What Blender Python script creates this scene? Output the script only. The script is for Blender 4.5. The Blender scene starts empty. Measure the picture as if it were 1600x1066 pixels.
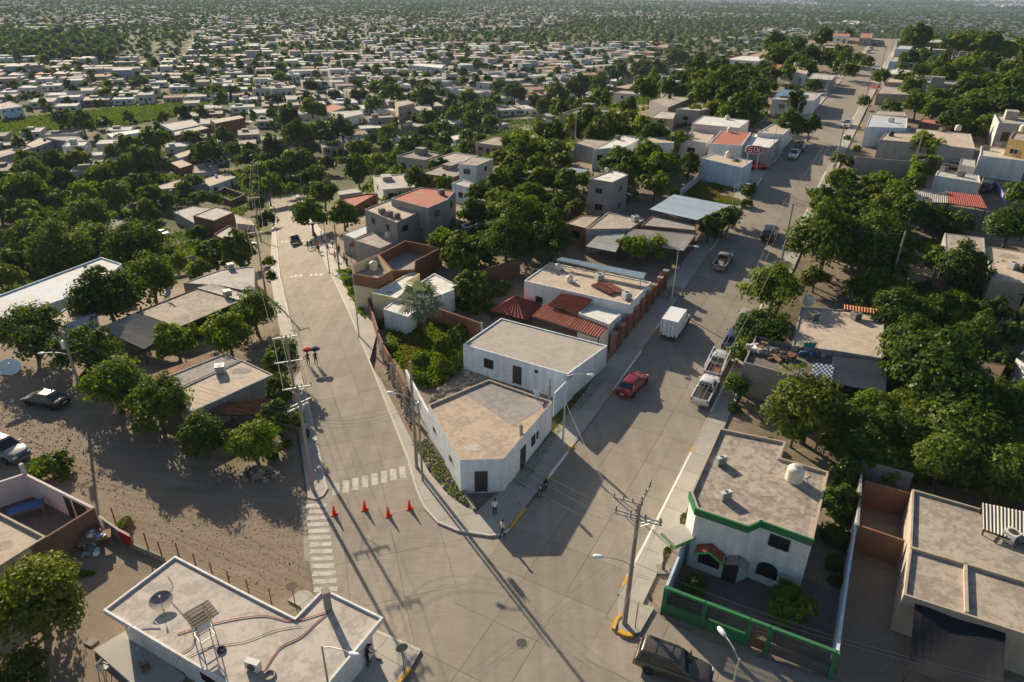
import bpy, math, random
import numpy as np
from mathutils import Vector, Matrix
from math import sin, cos, pi, radians, atan2, hypot

SC = bpy.context.scene
COL = SC.collection
rng = random.Random(7)

# ------------------------------------------------------------------ camera
H = 37.0
FPX = 1066.7
PITCH = math.atan((533 + 20) / FPX)
ROLL = math.atan(30 / 2055.0)
cP, sP = cos(PITCH), sin(PITCH)
FW, UP, RT = Vector((0, cP, -sP)), Vector((0, sP, cP)), Vector((1, 0, 0))
CX, CY = RT * cos(ROLL) + UP * sin(ROLL), UP * cos(ROLL) - RT * sin(ROLL)
cam = bpy.data.cameras.new('camera')
cam.sensor_width = 36.0
cam.lens = 36.0 * FPX / 1600
cam.clip_start, cam.clip_end = 0.5, 30000
cam_ob = bpy.data.objects.new('camera', cam)
COL.objects.link(cam_ob)
mm = Matrix.Identity(4)
for i in range(3):
 mm[i][0], mm[i][1], mm[i][2] = CX[i], CY[i], -FW[i]
mm[2][3] = H
cam_ob.matrix_world = mm
SC.camera = cam_ob

# ------------------------------------------------------------------ light
SUN_AZ, SUN_EL = radians(-32.0), radians(22.5)      # low sun ahead and to the left of the camera
world = bpy.data.worlds.new('World')
SC.world = world
world.use_nodes = True
wn = world.node_tree.nodes
sky = wn.new('ShaderNodeTexSky')
sky.sky_type = 'NISHITA'
sky.sun_disc = False
sky.sun_elevation = SUN_EL
sky.sun_rotation = SUN_AZ
sky.dust_density = 1.0
wn['Background'].inputs['Strength'].default_value = 0.066
world.node_tree.links.new(sky.outputs[0], wn['Background'].inputs['Color'])
sl = bpy.data.lights.new('sun', 'SUN')
sl.energy = 5.0
sl.angle = radians(0.55)
sl.color = (1.0, 0.855, 0.645)
sun = bpy.data.objects.new('sun', sl)
COL.objects.link(sun)
sd = Vector((sin(SUN_AZ) * cos(SUN_EL), cos(SUN_AZ) * cos(SUN_EL), sin(SUN_EL)))
sun.rotation_euler = sd.to_track_quat('Z', 'Y').to_euler()
sun.location = (0, 0, 300)
SC.view_settings.view_transform = 'Standard'
SC.view_settings.look = 'None'
SC.view_settings.exposure = 0.74
SC.view_settings.gamma = 1.0
SC.view_settings.use_curve_mapping = False
SC.cycles.max_bounces = 6
SC.cycles.diffuse_bounces = 3
SC.cycles.transparent_max_bounces = 4
SC.cycles.volume_bounces = 0

# ------------------------------------------------------------------ terrain
AZ = radians(28.2)
uR, nR = (sin(AZ), cos(AZ)), (cos(AZ), -sin(AZ))
QC = -14.1                                            # middle of the long straight street
ZR = [(0, 0), (50, 0), (74, 2.0), (93, 4.0), (124, 6.3), (141, 7.6), (175, 9.2), (225, 10.6), (323, 12.0), (420, 13.0), (480, 13.4), (530, 11),
      (650, -4), (850, -20), (1000, -23), (9000, -23)]
_za = np.arange(-400, 9000, 4.0)
_zz = np.interp(_za, [p[0] for p in ZR], [p[1] for p in ZR])
_k = np.exp(-0.5 * (np.arange(-5, 6) / 2.2) ** 2)
_zz = np.convolve(np.pad(_zz, 5, mode='edge'), _k / _k.sum(), mode='valid').tolist()

def zr(a):
 t = (a + 400) / 4.0
 if t <= 0:
  return 0.0
 i = int(t)
 if i >= len(_zz) - 1:
  return _zz[-1]
 f = t - i
 return _zz[i] * (1 - f) + _zz[i + 1] * f

def ss(x, a, b):
 t = (x - a) / (b - a)
 t = 0.0 if t < 0 else 1.0 if t > 1 else t
 return t * t * (3 - 2 * t)

def aq(x, y):
 return x * uR[0] + y * uR[1], x * nR[0] + y * nR[1]

def aqxy(a, q):
 return a * uR[0] + q * nR[0], a * uR[1] + q * nR[1]

def T(x, y):
 a, q = aq(x, y)
 d = q - QC
 z = zr(a)
 if d < 0:
  w = ss(-d, 20, 162) * ss(a, 22, 76)
  return z + (-23.0 - z) * w
 w = ss(d, 75, 210) * ss(a, 130, 270)
 return z + (-25.0 - z) * w

def pray(px, py):
 d = CX * ((px - 800) / FPX) + CY * ((533 - py) / FPX) + FW
 return d

def G(px, py, dz=0.0):
 """point of the terrain (raised by dz) seen at photo pixel px, py"""
 d = pray(px, py)
 f = lambda t: H + t * d.z - T(t * d.x, t * d.y) - dz
 t0, t1 = 15.0, 15.0
 while t1 < 8000:
  t1 = t0 * 1.02 + .5
  if f(t1) < 0:
   break
  t0 = t1
 for _ in range(22):
  m = (t0 + t1) / 2
  if f(m) > 0:
   t0 = m
  else:
   t1 = m
 return Vector((t1 * d.x, t1 * d.y, H + t1 * d.z))

def PZ(px, py, z):
 d = pray(px, py)
 t = (z - H) / d.z
 return Vector((t * d.x, t * d.y, z))

def proj(p):
 v = Vector(p) - Vector((0, 0, H))
 z = v.dot(FW)
 if z < 1:
  return None
 return 800 + FPX * v.dot(CX) / z, 533 - FPX * v.dot(CY) / z

def tl(c, r, pts):
 """pixel points read off an enlarged tile of the photograph"""
 return [(c * 400 + x / 3.9475, (0, 260, 530, 796)[r] + y / 3.9475) for x, y in pts]

# ------------------------------------------------------------------ materials
def nt(name):
 m = bpy.data.materials.new(name)
 m.use_nodes = True
 return m, m.node_tree.nodes, m.node_tree.links

def M(name, col, rough=.85, var=.22, scale=.7, stain=0, stainc=(.08, .07, .06), sscale=.25, bump=0., bs=9., metal=0., brick=None, rand=.0, streak=None, spec=.3):
 m, N, L = nt(name)
 b = N['Principled BSDF']
 b.inputs['Roughness'].default_value = rough
 b.inputs['Metallic'].default_value = metal
 b.inputs['Specular IOR Level'].default_value = spec
 tc = N.new('ShaderNodeTexCoord')
 src = tc.outputs['Object']
 c0 = tuple(v * (1 - var) for v in col) + (1,)
 c1 = tuple(min(1, v * (1 + var * .8)) for v in col) + (1,)
 nz = N.new('ShaderNodeTexNoise')
 nz.inputs['Scale'].default_value = scale
 nz.inputs['Detail'].default_value = 6
 nz.inputs['Roughness'].default_value = .65
 L.new(src, nz.inputs['Vector'])
 mx = N.new('ShaderNodeMix')
 mx.data_type = 'RGBA'
 mx.inputs[6].default_value, mx.inputs[7].default_value = c0, c1
 L.new(nz.outputs['Fac'], mx.inputs[0])
 out = mx.outputs[2]
 for streak in (streak or []):
  mp = N.new('ShaderNodeMapping')
  mp.inputs['Rotation'].default_value[2] = streak[0]
  mp.inputs['Scale'].default_value = streak[1]
  L.new(src, mp.inputs[0])
  n3 = N.new('ShaderNodeTexNoise')
  n3.inputs['Scale'].default_value = 1.
  n3.inputs['Detail'].default_value = 4
  L.new(mp.outputs[0], n3.inputs['Vector'])
  r3 = N.new('ShaderNodeMapRange')
  r3.inputs[1].default_value, r3.inputs[2].default_value = .3, .7
  r3.inputs[3].default_value, r3.inputs[4].default_value = 1 - streak[2], 1 + streak[2] * .6
  L.new(n3.outputs['Fac'], r3.inputs[0])
  v3 = N.new('ShaderNodeVectorMath')
  v3.operation = 'SCALE'
  L.new(out, v3.inputs[0])
  L.new(r3.outputs[0], v3.inputs['Scale'])
  out = v3.outputs[0]
 if brick:
  uv = tc.outputs['UV']
  bt = N.new('ShaderNodeTexBrick')
  bt.inputs['Scale'].default_value = 1
  bt.inputs['Brick Width'].default_value, bt.inputs['Row Height'].default_value = brick[0], brick[1]
  bt.inputs['Mortar Size'].default_value = brick[2]
  bt.inputs['Color1'].default_value = (1, 1, 1, 1)
  bt.inputs['Color2'].default_value = (.78, .78, .78, 1)
  bt.inputs['Mortar'].default_value = brick[3] + (1,)
  L.new(uv, bt.inputs['Vector'])
  mm_ = N.new('ShaderNodeMix')
  mm_.data_type = 'RGBA'
  mm_.blend_type = 'MULTIPLY'
  mm_.inputs[0].default_value = 1
  L.new(out, mm_.inputs[6])
  L.new(bt.outputs['Color'], mm_.inputs[7])
  out = mm_.outputs[2]
 if stain:
  n2 = N.new('ShaderNodeTexNoise')
  n2.inputs['Scale'].default_value = sscale
  n2.inputs['Detail'].default_value = 8
  n2.inputs['Roughness'].default_value = .7
  n2.inputs['Distortion'].default_value = .6
  L.new(src, n2.inputs['Vector'])
  rp = N.new('ShaderNodeMapRange')
  rp.inputs[1].default_value, rp.inputs[2].default_value = .92, 1.1
  rp.inputs[4].default_value = stain
  n5 = N.new('ShaderNodeTexNoise')
  n5.inputs['Scale'].default_value = sscale * 5.3
  n5.inputs['Detail'].default_value = 6
  n5.inputs['Roughness'].default_value = .7
  L.new(src, n5.inputs['Vector'])
  a5 = N.new('ShaderNodeMath')
  a5.operation = 'ADD'
  L.new(n2.outputs['Fac'], a5.inputs[0])
  L.new(n5.outputs['Fac'], a5.inputs[1])
  L.new(a5.outputs[0], rp.inputs[0])
  m2 = N.new('ShaderNodeMix')
  m2.data_type = 'RGBA'
  L.new(rp.outputs[0], m2.inputs[0])
  L.new(out, m2.inputs[6])
  m2.inputs[7].default_value = stainc + (1,)
  out = m2.outputs[2]
 if rand:
  oi = N.new('ShaderNodeObjectInfo')
  r4 = N.new('ShaderNodeMapRange')
  r4.inputs[3].default_value, r4.inputs[4].default_value = 1 - rand, 1 + rand
  L.new(oi.outputs['Random'], r4.inputs[0])
  v4 = N.new('ShaderNodeVectorMath')
  v4.operation = 'SCALE'
  L.new(out, v4.inputs[0])
  L.new(r4.outputs[0], v4.inputs['Scale'])
  out = v4.outputs[0]
 L.new(out, b.inputs['Base Color'])
 if bump:
  nb = N.new('ShaderNodeTexNoise')
  nb.inputs['Scale'].default_value = bs
  nb.inputs['Detail'].default_value = 5
  L.new(src, nb.inputs['Vector'])
  bp = N.new('ShaderNodeBump')
  bp.inputs['Strength'].default_value = bump
  bp.inputs['Distance'].default_value = .05
  L.new(nb.outputs['Fac'], bp.inputs['Height'])
  L.new(bp.outputs[0], b.inputs['Normal'])
 return m

def foliage(name, dark, light, trans=.35):
 m, N, L = nt(name)
 N.remove(N['Principled BSDF'])
 out = N['Material Output']
 geo = N.new('ShaderNodeNewGeometry')
 oi = N.new('ShaderNodeObjectInfo')
 at = N.new('ShaderNodeAttribute')
 at.attribute_name = 'tint'
 ad = N.new('ShaderNodeMath')
 ad.operation = 'ADD'
 L.new(oi.outputs['Random'], ad.inputs[0])
 L.new(at.outputs['Fac'], ad.inputs[1])
 fr = N.new('ShaderNodeMath')
 fr.operation = 'FRACT'
 L.new(ad.outputs[0], fr.inputs[0])
 m1 = N.new('ShaderNodeMath')
 m1.operation = 'MULTIPLY_ADD'
 L.new(geo.outputs['Random Per Island'], m1.inputs[0])
 m1.inputs[1].default_value = .5
 m2 = N.new('ShaderNodeMath')
 m2.operation = 'MULTIPLY'
 m2.inputs[1].default_value = .5
 L.new(fr.outputs[0], m2.inputs[0])
 L.new(m2.outputs[0], m1.inputs[2])
 mx = N.new('ShaderNodeMix')
 mx.data_type = 'RGBA'
 mx.inputs[6].default_value, mx.inputs[7].default_value = dark + (1,), light + (1,)
 L.new(m1.outputs[0], mx.inputs[0])
 d = N.new('ShaderNodeBsdfDiffuse')
 t = N.new('ShaderNodeBsdfTranslucent')
 g = N.new('ShaderNodeBsdfGlossy')
 g.inputs['Roughness'].default_value = .45
 g.inputs['Color'].default_value = (.5, .5, .45, 1)
 L.new(mx.outputs[2], d.inputs['Color'])
 tcol = N.new('ShaderNodeVectorMath')
 tcol.operation = 'MULTIPLY'
 tcol.inputs[1].default_value = (1.5, 1.5, .6)
 L.new(mx.outputs[2], tcol.inputs[0])
 L.new(tcol.outputs[0], t.inputs['Color'])
 s = N.new('ShaderNodeMixShader')
 s.inputs[0].default_value = trans
 L.new(d.outputs[0], s.inputs[1])
 L.new(t.outputs[0], s.inputs[2])
 s2 = N.new('ShaderNodeMixShader')
 s2.inputs[0].default_value = .022
 L.new(s.outputs[0], s2.inputs[1])
 L.new(g.outputs[0], s2.inputs[2])
 L.new(s2.outputs[0], out.inputs['Surface'])
 return m

def attr_mat(name, rough=.9):
 m, N, L = nt(name)
 at = N.new('ShaderNodeAttribute')
 at.attribute_name = 'col'
 tc = N.new('ShaderNodeTexCoord')
 nz = N.new('ShaderNodeTexNoise')
 nz.inputs['Scale'].default_value = .5
 nz.inputs['Detail'].default_value = 5
 L.new(tc.outputs['Object'], nz.inputs['Vector'])
 r = N.new('ShaderNodeMapRange')
 r.inputs[3].default_value, r.inputs[4].default_value = .6, 1.3
 L.new(nz.outputs['Fac'], r.inputs[0])
 v = N.new('ShaderNodeVectorMath')
 v.operation = 'SCALE'
 L.new(at.outputs['Color'], v.inputs[0])
 L.new(r.outputs[0], v.inputs['Scale'])
 L.new(v.outputs[0], N['Principled BSDF'].inputs['Base Color'])
 N['Principled BSDF'].inputs['Roughness'].default_value = rough
 N['Principled BSDF'].inputs['Specular IOR Level'].default_value = .2
 return m

DRIP = [(0., (1.6, 1.6, .07), .16)]
BR = (.26, .075, .012, (.8, .75, .68))
BK = (.42, .21, .016, (.72, .72, .72))
W = dict(
 white=M('white_wall', (.74, .74, .73), .8, .1, .4, stain=.4, stainc=(.5, .46, .4), sscale=.5, streak=DRIP),
 shade_white=M('sky_shaded_white_wall', (.66, .72, .78), .8, .1, .4, stain=.35, stainc=(.48, .47, .44), sscale=.5, streak=DRIP),  # white wall; the blue of skylit shade is put into its colour
 blue=M('pale_blue_wall', (.56, .66, .76), .8, .1, .4, stain=.3, stainc=(.4, .42, .44), streak=DRIP),
 block=M('grey_block_wall', (.33, .31, .285), .95, .2, .6, brick=BK, bump=.3),
 brick=M('red_brick_wall', (.30, .15, .095), .95, .25, .9, brick=BR, bump=.3),
 dbrick=M('brown_brick_wall', (.20, .12, .085), .95, .25, .9, brick=BR, bump=.3),
 pink=M('pale_pink_wall', (.62, .52, .52), .85, .12, .5, stain=.3, stainc=(.4, .34, .3)),
 yellow=M('yellow_wall', (.70, .62, .38), .85, .1, .5, stain=.2, stainc=(.5, .42, .26)),
 ochre=M('ochre_wall', (.50, .34, .12), .85, .12, .5),
 tan=M('tan_wall', (.46, .38, .29), .9, .15, .5, stain=.3, stainc=(.3, .25, .2), streak=DRIP),
 beige=M('beige_wall', (.52, .40, .27), .9, .12, .5),
 grey=M('grey_plaster_wall', (.36, .345, .33), .9, .18, .5, stain=.35, stainc=(.2, .19, .18), streak=DRIP),
 green=M('green_paint', (.03, .19, .065), .75, .2, .6, stain=.45, stainc=(.06, .13, .07)),
 lime=M('lime_trim', (.13, .42, .10), .6, .1, .6),
 teal=M('teal_paint', (.02, .30, .27), .6, .1, .6),
 red=M('red_paint', (.40, .035, .03), .6, .12, .6),
 violet=M('violet_wall', (.30, .27, .55), .8, .1, .6),
 dark=M('shade_black', (.035, .03, .028), .95, .2, .6),  # near-black; shade of openings and covered walls put into the colour
)
R = dict(
 tan=M('tan_roof', (.43, .365, .29), .95, .22, .6, stain=.75, stainc=(.22, .19, .16), sscale=.33, bump=.15),
 peach=M('peach_roof', (.52, .425, .325), .95, .16, .5, stain=.55, stainc=(.33, .275, .22), sscale=.35, bump=.1),
 terra=M('terracotta_roof', (.41, .35, .285), .95, .22, .8, stain=.8, stainc=(.20, .165, .135), sscale=.42, bump=.15),
 white=M('white_roof', (.70, .68, .64), .85, .12, .5, stain=.45, stainc=(.40, .36, .31), sscale=.25),
 pale=M('pale_grey_roof', (.50, .465, .42), .95, .15, .5, stain=.5, stainc=(.24, .21, .18), sscale=.3, bump=.1),
 bluew=M('blue_white_roof', (.46, .515, .57), .8, .15, .5, stain=.7, stainc=(.44, .38, .31), sscale=.16),
 grey=M('grey_roof', (.33, .305, .28), .95, .2, .6, stain=.5, stainc=(.15, .135, .12), sscale=.3, bump=.15),
 red=M('red_roof', (.42, .135, .085), .9, .15, .5, stain=.4, stainc=(.30, .16, .11), sscale=.4),
 mixed=M('patched_roof', (.45, .38, .32), .95, .25, .5, stain=.8, stainc=(.20, .17, .15), sscale=.4, bump=.2),
)
X = dict(
 concrete=M('concrete', (.40, .375, .335), .9, .15, .5, bump=.1),
 dconcrete=M('grimy_concrete', (.27, .245, .215), .92, .2, .6, stain=.4, stainc=(.13, .11, .1), bump=.1),
 slab_r=M('street_concrete', (.302, .264, .214), .95, .16, .35, spec=.12, stain=.24, stainc=(.2, .175, .15), sscale=.22, rand=.08, streak=[(-AZ, (.5, 7, 1), .07), (-AZ, (1.1, .03, 1), .12)], bump=.05),
 slab_l=M('pale_street_concrete', (.328, .288, .232), .95, .16, .35, spec=.12, stain=.24, stainc=(.22, .19, .16), sscale=.22, rand=.08, streak=[(radians(20.5), (.5, 7, 1), .1), (radians(20.5), (1.1, .03, 1), .12)], bump=.05),
 joint=M('joint_filler', (.15, .135, .115), .95, .2, 1.),
 walk=M('pavement_concrete', (.40, .37, .32), .92, .13, .5, stain=.25, stainc=(.26, .23, .2), rand=.05, bump=.06),
 kerb=M('kerb_concrete', (.52, .485, .42), .9, .13, .8),
 wpaint=M('white_kerb_paint', (.78, .77, .73), .7, .1, 1.2, stain=.3, stainc=(.5, .46, .4), sscale=1.2),
 ypaint=M('yellow_kerb_paint', (.66, .36, .02), .7, .12, 1.2, stain=.3, stainc=(.4, .26, .08), sscale=1.2),
 stripe=M('worn_road_paint', (.54, .52, .47), .85, .2, 1.5, stain=.85, stainc=(.36, .325, .275), sscale=1.1),
 dirt=M('dirt', (.235, .175, .12), .98, .3, .35, stain=.5, stainc=(.14, .10, .07), sscale=.12, bump=.4, bs=4),
 steel=M('galvanised_steel', (.42, .43, .44), .45, .12, 1., metal=.6),
 dsteel=M('dark_steel', (.07, .065, .06), .6, .2, 1., metal=.4),
 rust=M('rusty_steel', (.20, .10, .055), .8, .35, 1.5, metal=.2),
 sheet=M('grey_corrugated_sheet', (.30, .275, .25), .6, .25, .5, metal=.35, rand=.12),
 sheetw=M('bleached_corrugated_sheet', (.42, .38, .33), .7, .25, .5, metal=.2, rand=.12),
 sheetb=M('blue_grey_sheet', (.36, .43, .50), .6, .18, .5, metal=.3, rand=.05),
 sheetr=M('rusty_corrugated_sheet', (.26, .135, .075), .85, .4, .8, rand=.15),
 sheetg=M('greenish_metal_sheet', (.30, .34, .28), .6, .3, .4, metal=.2, stain=.5, stainc=(.28, .2, .28), sscale=.5, rand=.08),
 redsheet=M('red_painted_sheet', (.30, .065, .045), .7, .18, .6, rand=.06),
 tile=M('red_roof_tile', (.36, .12, .07), .85, .3, 1.5, rand=.12),
 otile=M('orange_roof_tile', (.58, .24, .11), .85, .25, 1.5, rand=.12),
 pole=M('pole_concrete', (.30, .26, .215), .9, .18, .8, bump=.1),
 lamp=M('painted_lamp_steel', (.42, .42, .40), .55, .1, 1., metal=.3),
 lampw=M('white_lamp_head', (.75, .76, .76), .4, .05, 1.),
 wire=M('cable_sheath', (.22, .20, .18), .6, .1, 1.),
 wood=M('timber', (.22, .14, .08), .9, .3, 1.2, bump=.2),
 slat=M('weathered_slat', (.13, .105, .08), .9, .25, 1.2),
 bark=M('bark', (.12, .09, .065), .95, .3, 2., bump=.3),
 plastic=M('grey_plastic', (.42, .42, .42), .5, .05, 1.),
 tank=M('cream_tank_plastic', (.70, .64, .52), .55, .08, .8),
 btank=M('black_tank_plastic', (.03, .03, .03), .5, .1, .8),
 ac=M('ac_casing', (.58, .57, .54), .55, .08, 1.),
 black=M('black_rubber', (.02, .02, .02), .8, .2, 2.),
 cone=M('cone_plastic', (.80, .06, .015), .5, .08, 2.),
 glass=M('window_glass', (.02, .025, .03), .12, .1, .3, spec=.6),
 carglass=M('car_glass', (.012, .016, .02), .06, .1, .3, spec=.8),
 chrome=M('alloy', (.5, .5, .5), .3, .05, 1., metal=.8),
 hlight=M('headlight_lens', (.7, .7, .68), .15, .03, 1., spec=.6),
 tlight=M('tail_light_lens', (.35, .01, .01), .2, .05, 1., spec=.6),
 plate=M('number_plate', (.65, .65, .62), .5, .05, 4.),
 solar=M('solar_cells', (.30, .37, .40), .15, .08, 1., metal=.3, spec=.7),
 bsolar=M('dark_solar_cells', (.02, .06, .14), .15, .1, 1., spec=.7),
 hose=M('red_hose', (.35, .06, .06), .6, .1, 1.),
 tarp=M('black_shade_net', (.012, .014, .02), .95, .3, .3),
 btarp=M('blue_tarp', (.04, .13, .30), .6, .2, .8),
 stone=M('field_stone', (.30, .25, .19), .95, .3, 1.5),
 rubble=M('broken_rubble', (.34, .29, .235), .95, .35, 1.2, rand=.2),
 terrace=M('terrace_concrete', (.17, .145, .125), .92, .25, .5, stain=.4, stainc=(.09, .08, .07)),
 skin=M('skin', (.36, .20, .13), .6, .1, 3.),
 hair=M('dark_hair', (.02, .015, .012), .7, .1, 3.),
)
LEAF = dict(
 d=foliage('dense_leaf', (.026, .06, .008), (.132, .185, .022), .38),
 l=foliage('bright_leaf', (.06, .11, .009), (.18, .24, .018), .42),
 m=foliage('feathery_leaf', (.06, .09, .010), (.165, .19, .022), .42),
 p=foliage('fan_palm_leaf', (.10, .135, .10), (.19, .23, .17), .25),
 g=foliage('grass_blade', (.075, .12, .012), (.17, .225, .03), .4),
 y=foliage('dry_grass_blade', (.16, .12, .04), (.28, .21, .07), .35),
)

def flat_mat(name, col, rough=.4, metal=0., coat=0.):
 m, N, L = nt(name)
 b = N['Principled BSDF']
 b.inputs['Base Color'].default_value = col + (1,)
 b.inputs['Roughness'].default_value = rough
 b.inputs['Metallic'].default_value = metal
 b.inputs['Coat Weight'].default_value = coat
 return m

# ------------------------------------------------------------------ mesh helpers
class MB:
 def __init__(s):
  s.v, s.f, s.mi = [], [], []

 def add(s, vs, fs, mi=0):
  o = len(s.v)
  s.v += [tuple(p) for p in vs]
  s.f += [tuple(i + o for i in f) for f in fs]
  s.mi += [mi] * len(fs)
  return s

 def quad(s, a, b, c, d, mi=0):
  return s.add([a, b, c, d], [(0, 1, 2, 3)], mi)

 def box(s, c, d, rz=0., mi=0, ax=None):
  x, y, z = d[0] / 2, d[1] / 2, d[2] / 2
  vs = [Vector(p) for p in ((-x, -y, -z), (x, -y, -z), (x, y, -z), (-x, y, -z), (-x, -y, z), (x, -y, z), (x, y, z), (-x, y, z))]
  if ax is None:
   cr, sr = cos(rz), sin(rz)
   vs = [Vector((c[0] + p.x * cr - p.y * sr, c[1] + p.x * sr + p.y * cr, c[2] + p.z)) for p in vs]
  else:
   c = Vector(c)
   vs = [c + ax[0] * p.x + ax[1] * p.y + ax[2] * p.z for p in vs]
  return s.add(vs, [(0, 3, 2, 1), (4, 5, 6, 7), (0, 1, 5, 4), (1, 2, 6, 5), (2, 3, 7, 6), (3, 0, 4, 7)], mi)

 def bar(s, a, b, w, h=None, mi=0):
  a, b = Vector(a), Vector(b)
  d = b - a
  L_ = d.length
  if L_ < 1e-6:
   return s
  d /= L_
  side = d.cross(Vector((0, 0, 1)))
  if side.length < 1e-3:
   side = Vector((1, 0, 0))
  side.normalize()
  return s.box((a + b) / 2, (L_, w, h or w), ax=(d, side, side.cross(d)), mi=mi)

 def tube(s, pts, r, n=6, mi=0, cap=True):
  pts = [Vector(p) for p in pts]
  rs = r if isinstance(r, (list, tuple)) else [r] * len(pts)
  vs, fs = [], []
  for i, p in enumerate(pts):
   d = (pts[min(i + 1, len(pts) - 1)] - pts[max(i - 1, 0)])
   d = d.normalized() if d.length > 1e-9 else Vector((0, 0, 1))
   a = d.cross(Vector((0, 0, 1)))
   if a.length < 1e-3:
    a = d.cross(Vector((1, 0, 0)))
   a.normalize()
   b = d.cross(a)
   for k in range(n):
    t = 2 * pi * k / n
    vs.append(p + (a * cos(t) + b * sin(t)) * rs[i])
  for i in range(len(pts) - 1):
   for k in range(n):
    k2 = (k + 1) % n
    fs.append((i * n + k, (i + 1) * n + k, (i + 1) * n + k2, i * n + k2))
  if cap:
   fs.append(tuple(range(n)))
   fs.append(tuple(reversed(range((len(pts) - 1) * n, len(pts) * n))))
  return s.add(vs, fs, mi)

 def lathe(s, prof, c=(0, 0, 0), n=16, mi=0, ax=None):
  vs, fs = [], []
  c = Vector(c)
  A = ax or (Vector((1, 0, 0)), Vector((0, 1, 0)), Vector((0, 0, 1)))
  for r, z in prof:
   for k in range(n):
    t = 2 * pi * k / n
    vs.append(c + A[0] * r * cos(t) + A[1] * r * sin(t) + A[2] * z)
  for i in range(len(prof) - 1):
   for k in range(n):
    k2 = (k + 1) % n
    fs.append((i * n + k, i * n + k2, (i + 1) * n + k2, (i + 1) * n + k))
  fs.append(tuple(reversed(range(n))))
  fs.append(tuple(range((len(prof) - 1) * n, len(prof) * n)))
  return s.add(vs, fs, mi)

 def prism(s, poly, z0, z1, mi=0, top=True, bot=False):
  """poly: list of (x,y); z0,z1 numbers or lists; counter-clockwise"""
  n = len(poly)
  za = z0 if isinstance(z0, (list, tuple)) else [z0] * n
  zb = z1 if isinstance(z1, (list, tuple)) else [z1] * n
  vs = [(p[0], p[1], za[i]) for i, p in enumerate(poly)] + [(p[0], p[1], zb[i]) for i, p in enumerate(poly)]
  fs = [(i, (i + 1) % n, n + (i + 1) % n, n + i) for i in range(n)]
  if top:
   fs.append(tuple(range(n, 2 * n)))
  if bot:
   fs.append(tuple(reversed(range(n))))
  return s.add(vs, fs, mi)

 def build(s, name, mats, parent=None, smooth=False, local=False, uv=True):
  off = Vector((0, 0, 0))
  if parent is not None and not local:
   off = pworld(parent)
  me = bpy.data.meshes.new(name)
  me.from_pydata([(p[0] - off.x, p[1] - off.y, p[2] - off.z) for p in s.v], [], s.f)
  for m in (mats if isinstance(mats, (list, tuple)) else [mats]):
   me.materials.append(m)
  if any(s.mi):
   me.polygons.foreach_set('material_index', s.mi)
  if uv:
   auto_uv(me)
  if smooth:
   me.polygons.foreach_set('use_smooth', [True] * len(me.polygons))
  me.update()
  return link(name, me, parent)

def auto_uv(me):
 n = len(me.polygons)
 if not n:
  return
 nl = len(me.loops)
 no = np.zeros(n * 3)
 me.polygons.foreach_get('normal', no)
 no = no.reshape(-1, 3)
 lt = np.zeros(n, dtype=np.int32)
 me.polygons.foreach_get('loop_total', lt)
 vi = np.zeros(nl, dtype=np.int32)
 me.loops.foreach_get('vertex_index', vi)
 co = np.zeros(len(me.vertices) * 3)
 me.vertices.foreach_get('co', co)
 co = co.reshape(-1, 3)[vi]
 N_ = np.repeat(no, lt, axis=0)
 flat = np.abs(N_[:, 2]) > .8
 t = np.stack([-N_[:, 1], N_[:, 0]], 1)
 ln = np.linalg.norm(t, axis=1, keepdims=True)
 t = t / np.maximum(ln, 1e-6)
 u = np.where(flat, co[:, 0], co[:, 0] * t[:, 0] + co[:, 1] * t[:, 1])
 v = np.where(flat, co[:, 1], co[:, 2])
 me.uv_layers.new(name='UVMap').data.foreach_set('uv', np.stack([u, v], 1).ravel().astype(np.float32))

_loc = {}

def pworld(o):
 return _loc.get(o.name, Vector((0, 0, 0)))

def link(name, data, parent=None, loc=None):
 o = bpy.data.objects.new(name, data)
 COL.objects.link(o)
 if parent is not None:
  o.parent = parent
  _loc[o.name] = pworld(parent)
 if loc is not None:
  o.location = loc
 return o

def tag(o, label=None, cat=None, group=None, kind=None):
 for k, v in (('label', label), ('category', cat), ('group', group), ('kind', kind)):
  if v:
   o[k] = v
 return o

def thing(name, label, cat, loc, group=None, rz=0.):
 o = bpy.data.objects.new(name, None)
 o.empty_display_size = .3
 COL.objects.link(o)
 o.location = loc
 o.rotation_euler = (0, 0, rz)
 _loc[o.name] = Vector(loc)
 return tag(o, label, cat, group)

def struct(mb, name, mats, **k):
 return tag(mb.build(name, mats, **k), kind='structure')

def area2(P):
 return sum(P[i][0] * P[(i + 1) % len(P)][1] - P[(i + 1) % len(P)][0] * P[i][1] for i in range(len(P)))

def inset(P, d):
 """P counter-clockwise; moves every edge inwards by d"""
 n = len(P)
 out = []
 for i in range(n):
  a, b, c = Vector(P[i - 1][:2]), Vector(P[i][:2]), Vector(P[(i + 1) % n][:2])
  e1, e2 = (b - a).normalized(), (c - b).normalized()
  n1, n2 = Vector((-e1.y, e1.x)), Vector((-e2.y, e2.x))
  k = 1 + n1.dot(n2)
  v = (n1 + n2) * (d / max(k, .35))
  out.append((b.x + v.x, b.y + v.y))
 return out
# ------------------------------------------------------------------ streets: plan shapes
LC = [(-9.4, 39.0), (-12.1, 46.4), (-22.0, 71.9), (-33.0, 100.3), (-47.4, 140.9), (-58.5, 173), (-70, 204), (-85, 246), (-97, 280)]
LHW = 3.55
KL, KR = -18.85, -9.3                                   # kerb lines of the long straight street (q)

def offline(L_, d):
 out = []
 for i, p in enumerate(L_):
  a, b = L_[max(i - 1, 0)], L_[min(i + 1, len(L_) - 1)]
  e = Vector((b[0] - a[0], b[1] - a[1])).normalized()
  out.append((p[0] + e.y * d, p[1] - e.x * d))
 return out

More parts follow.
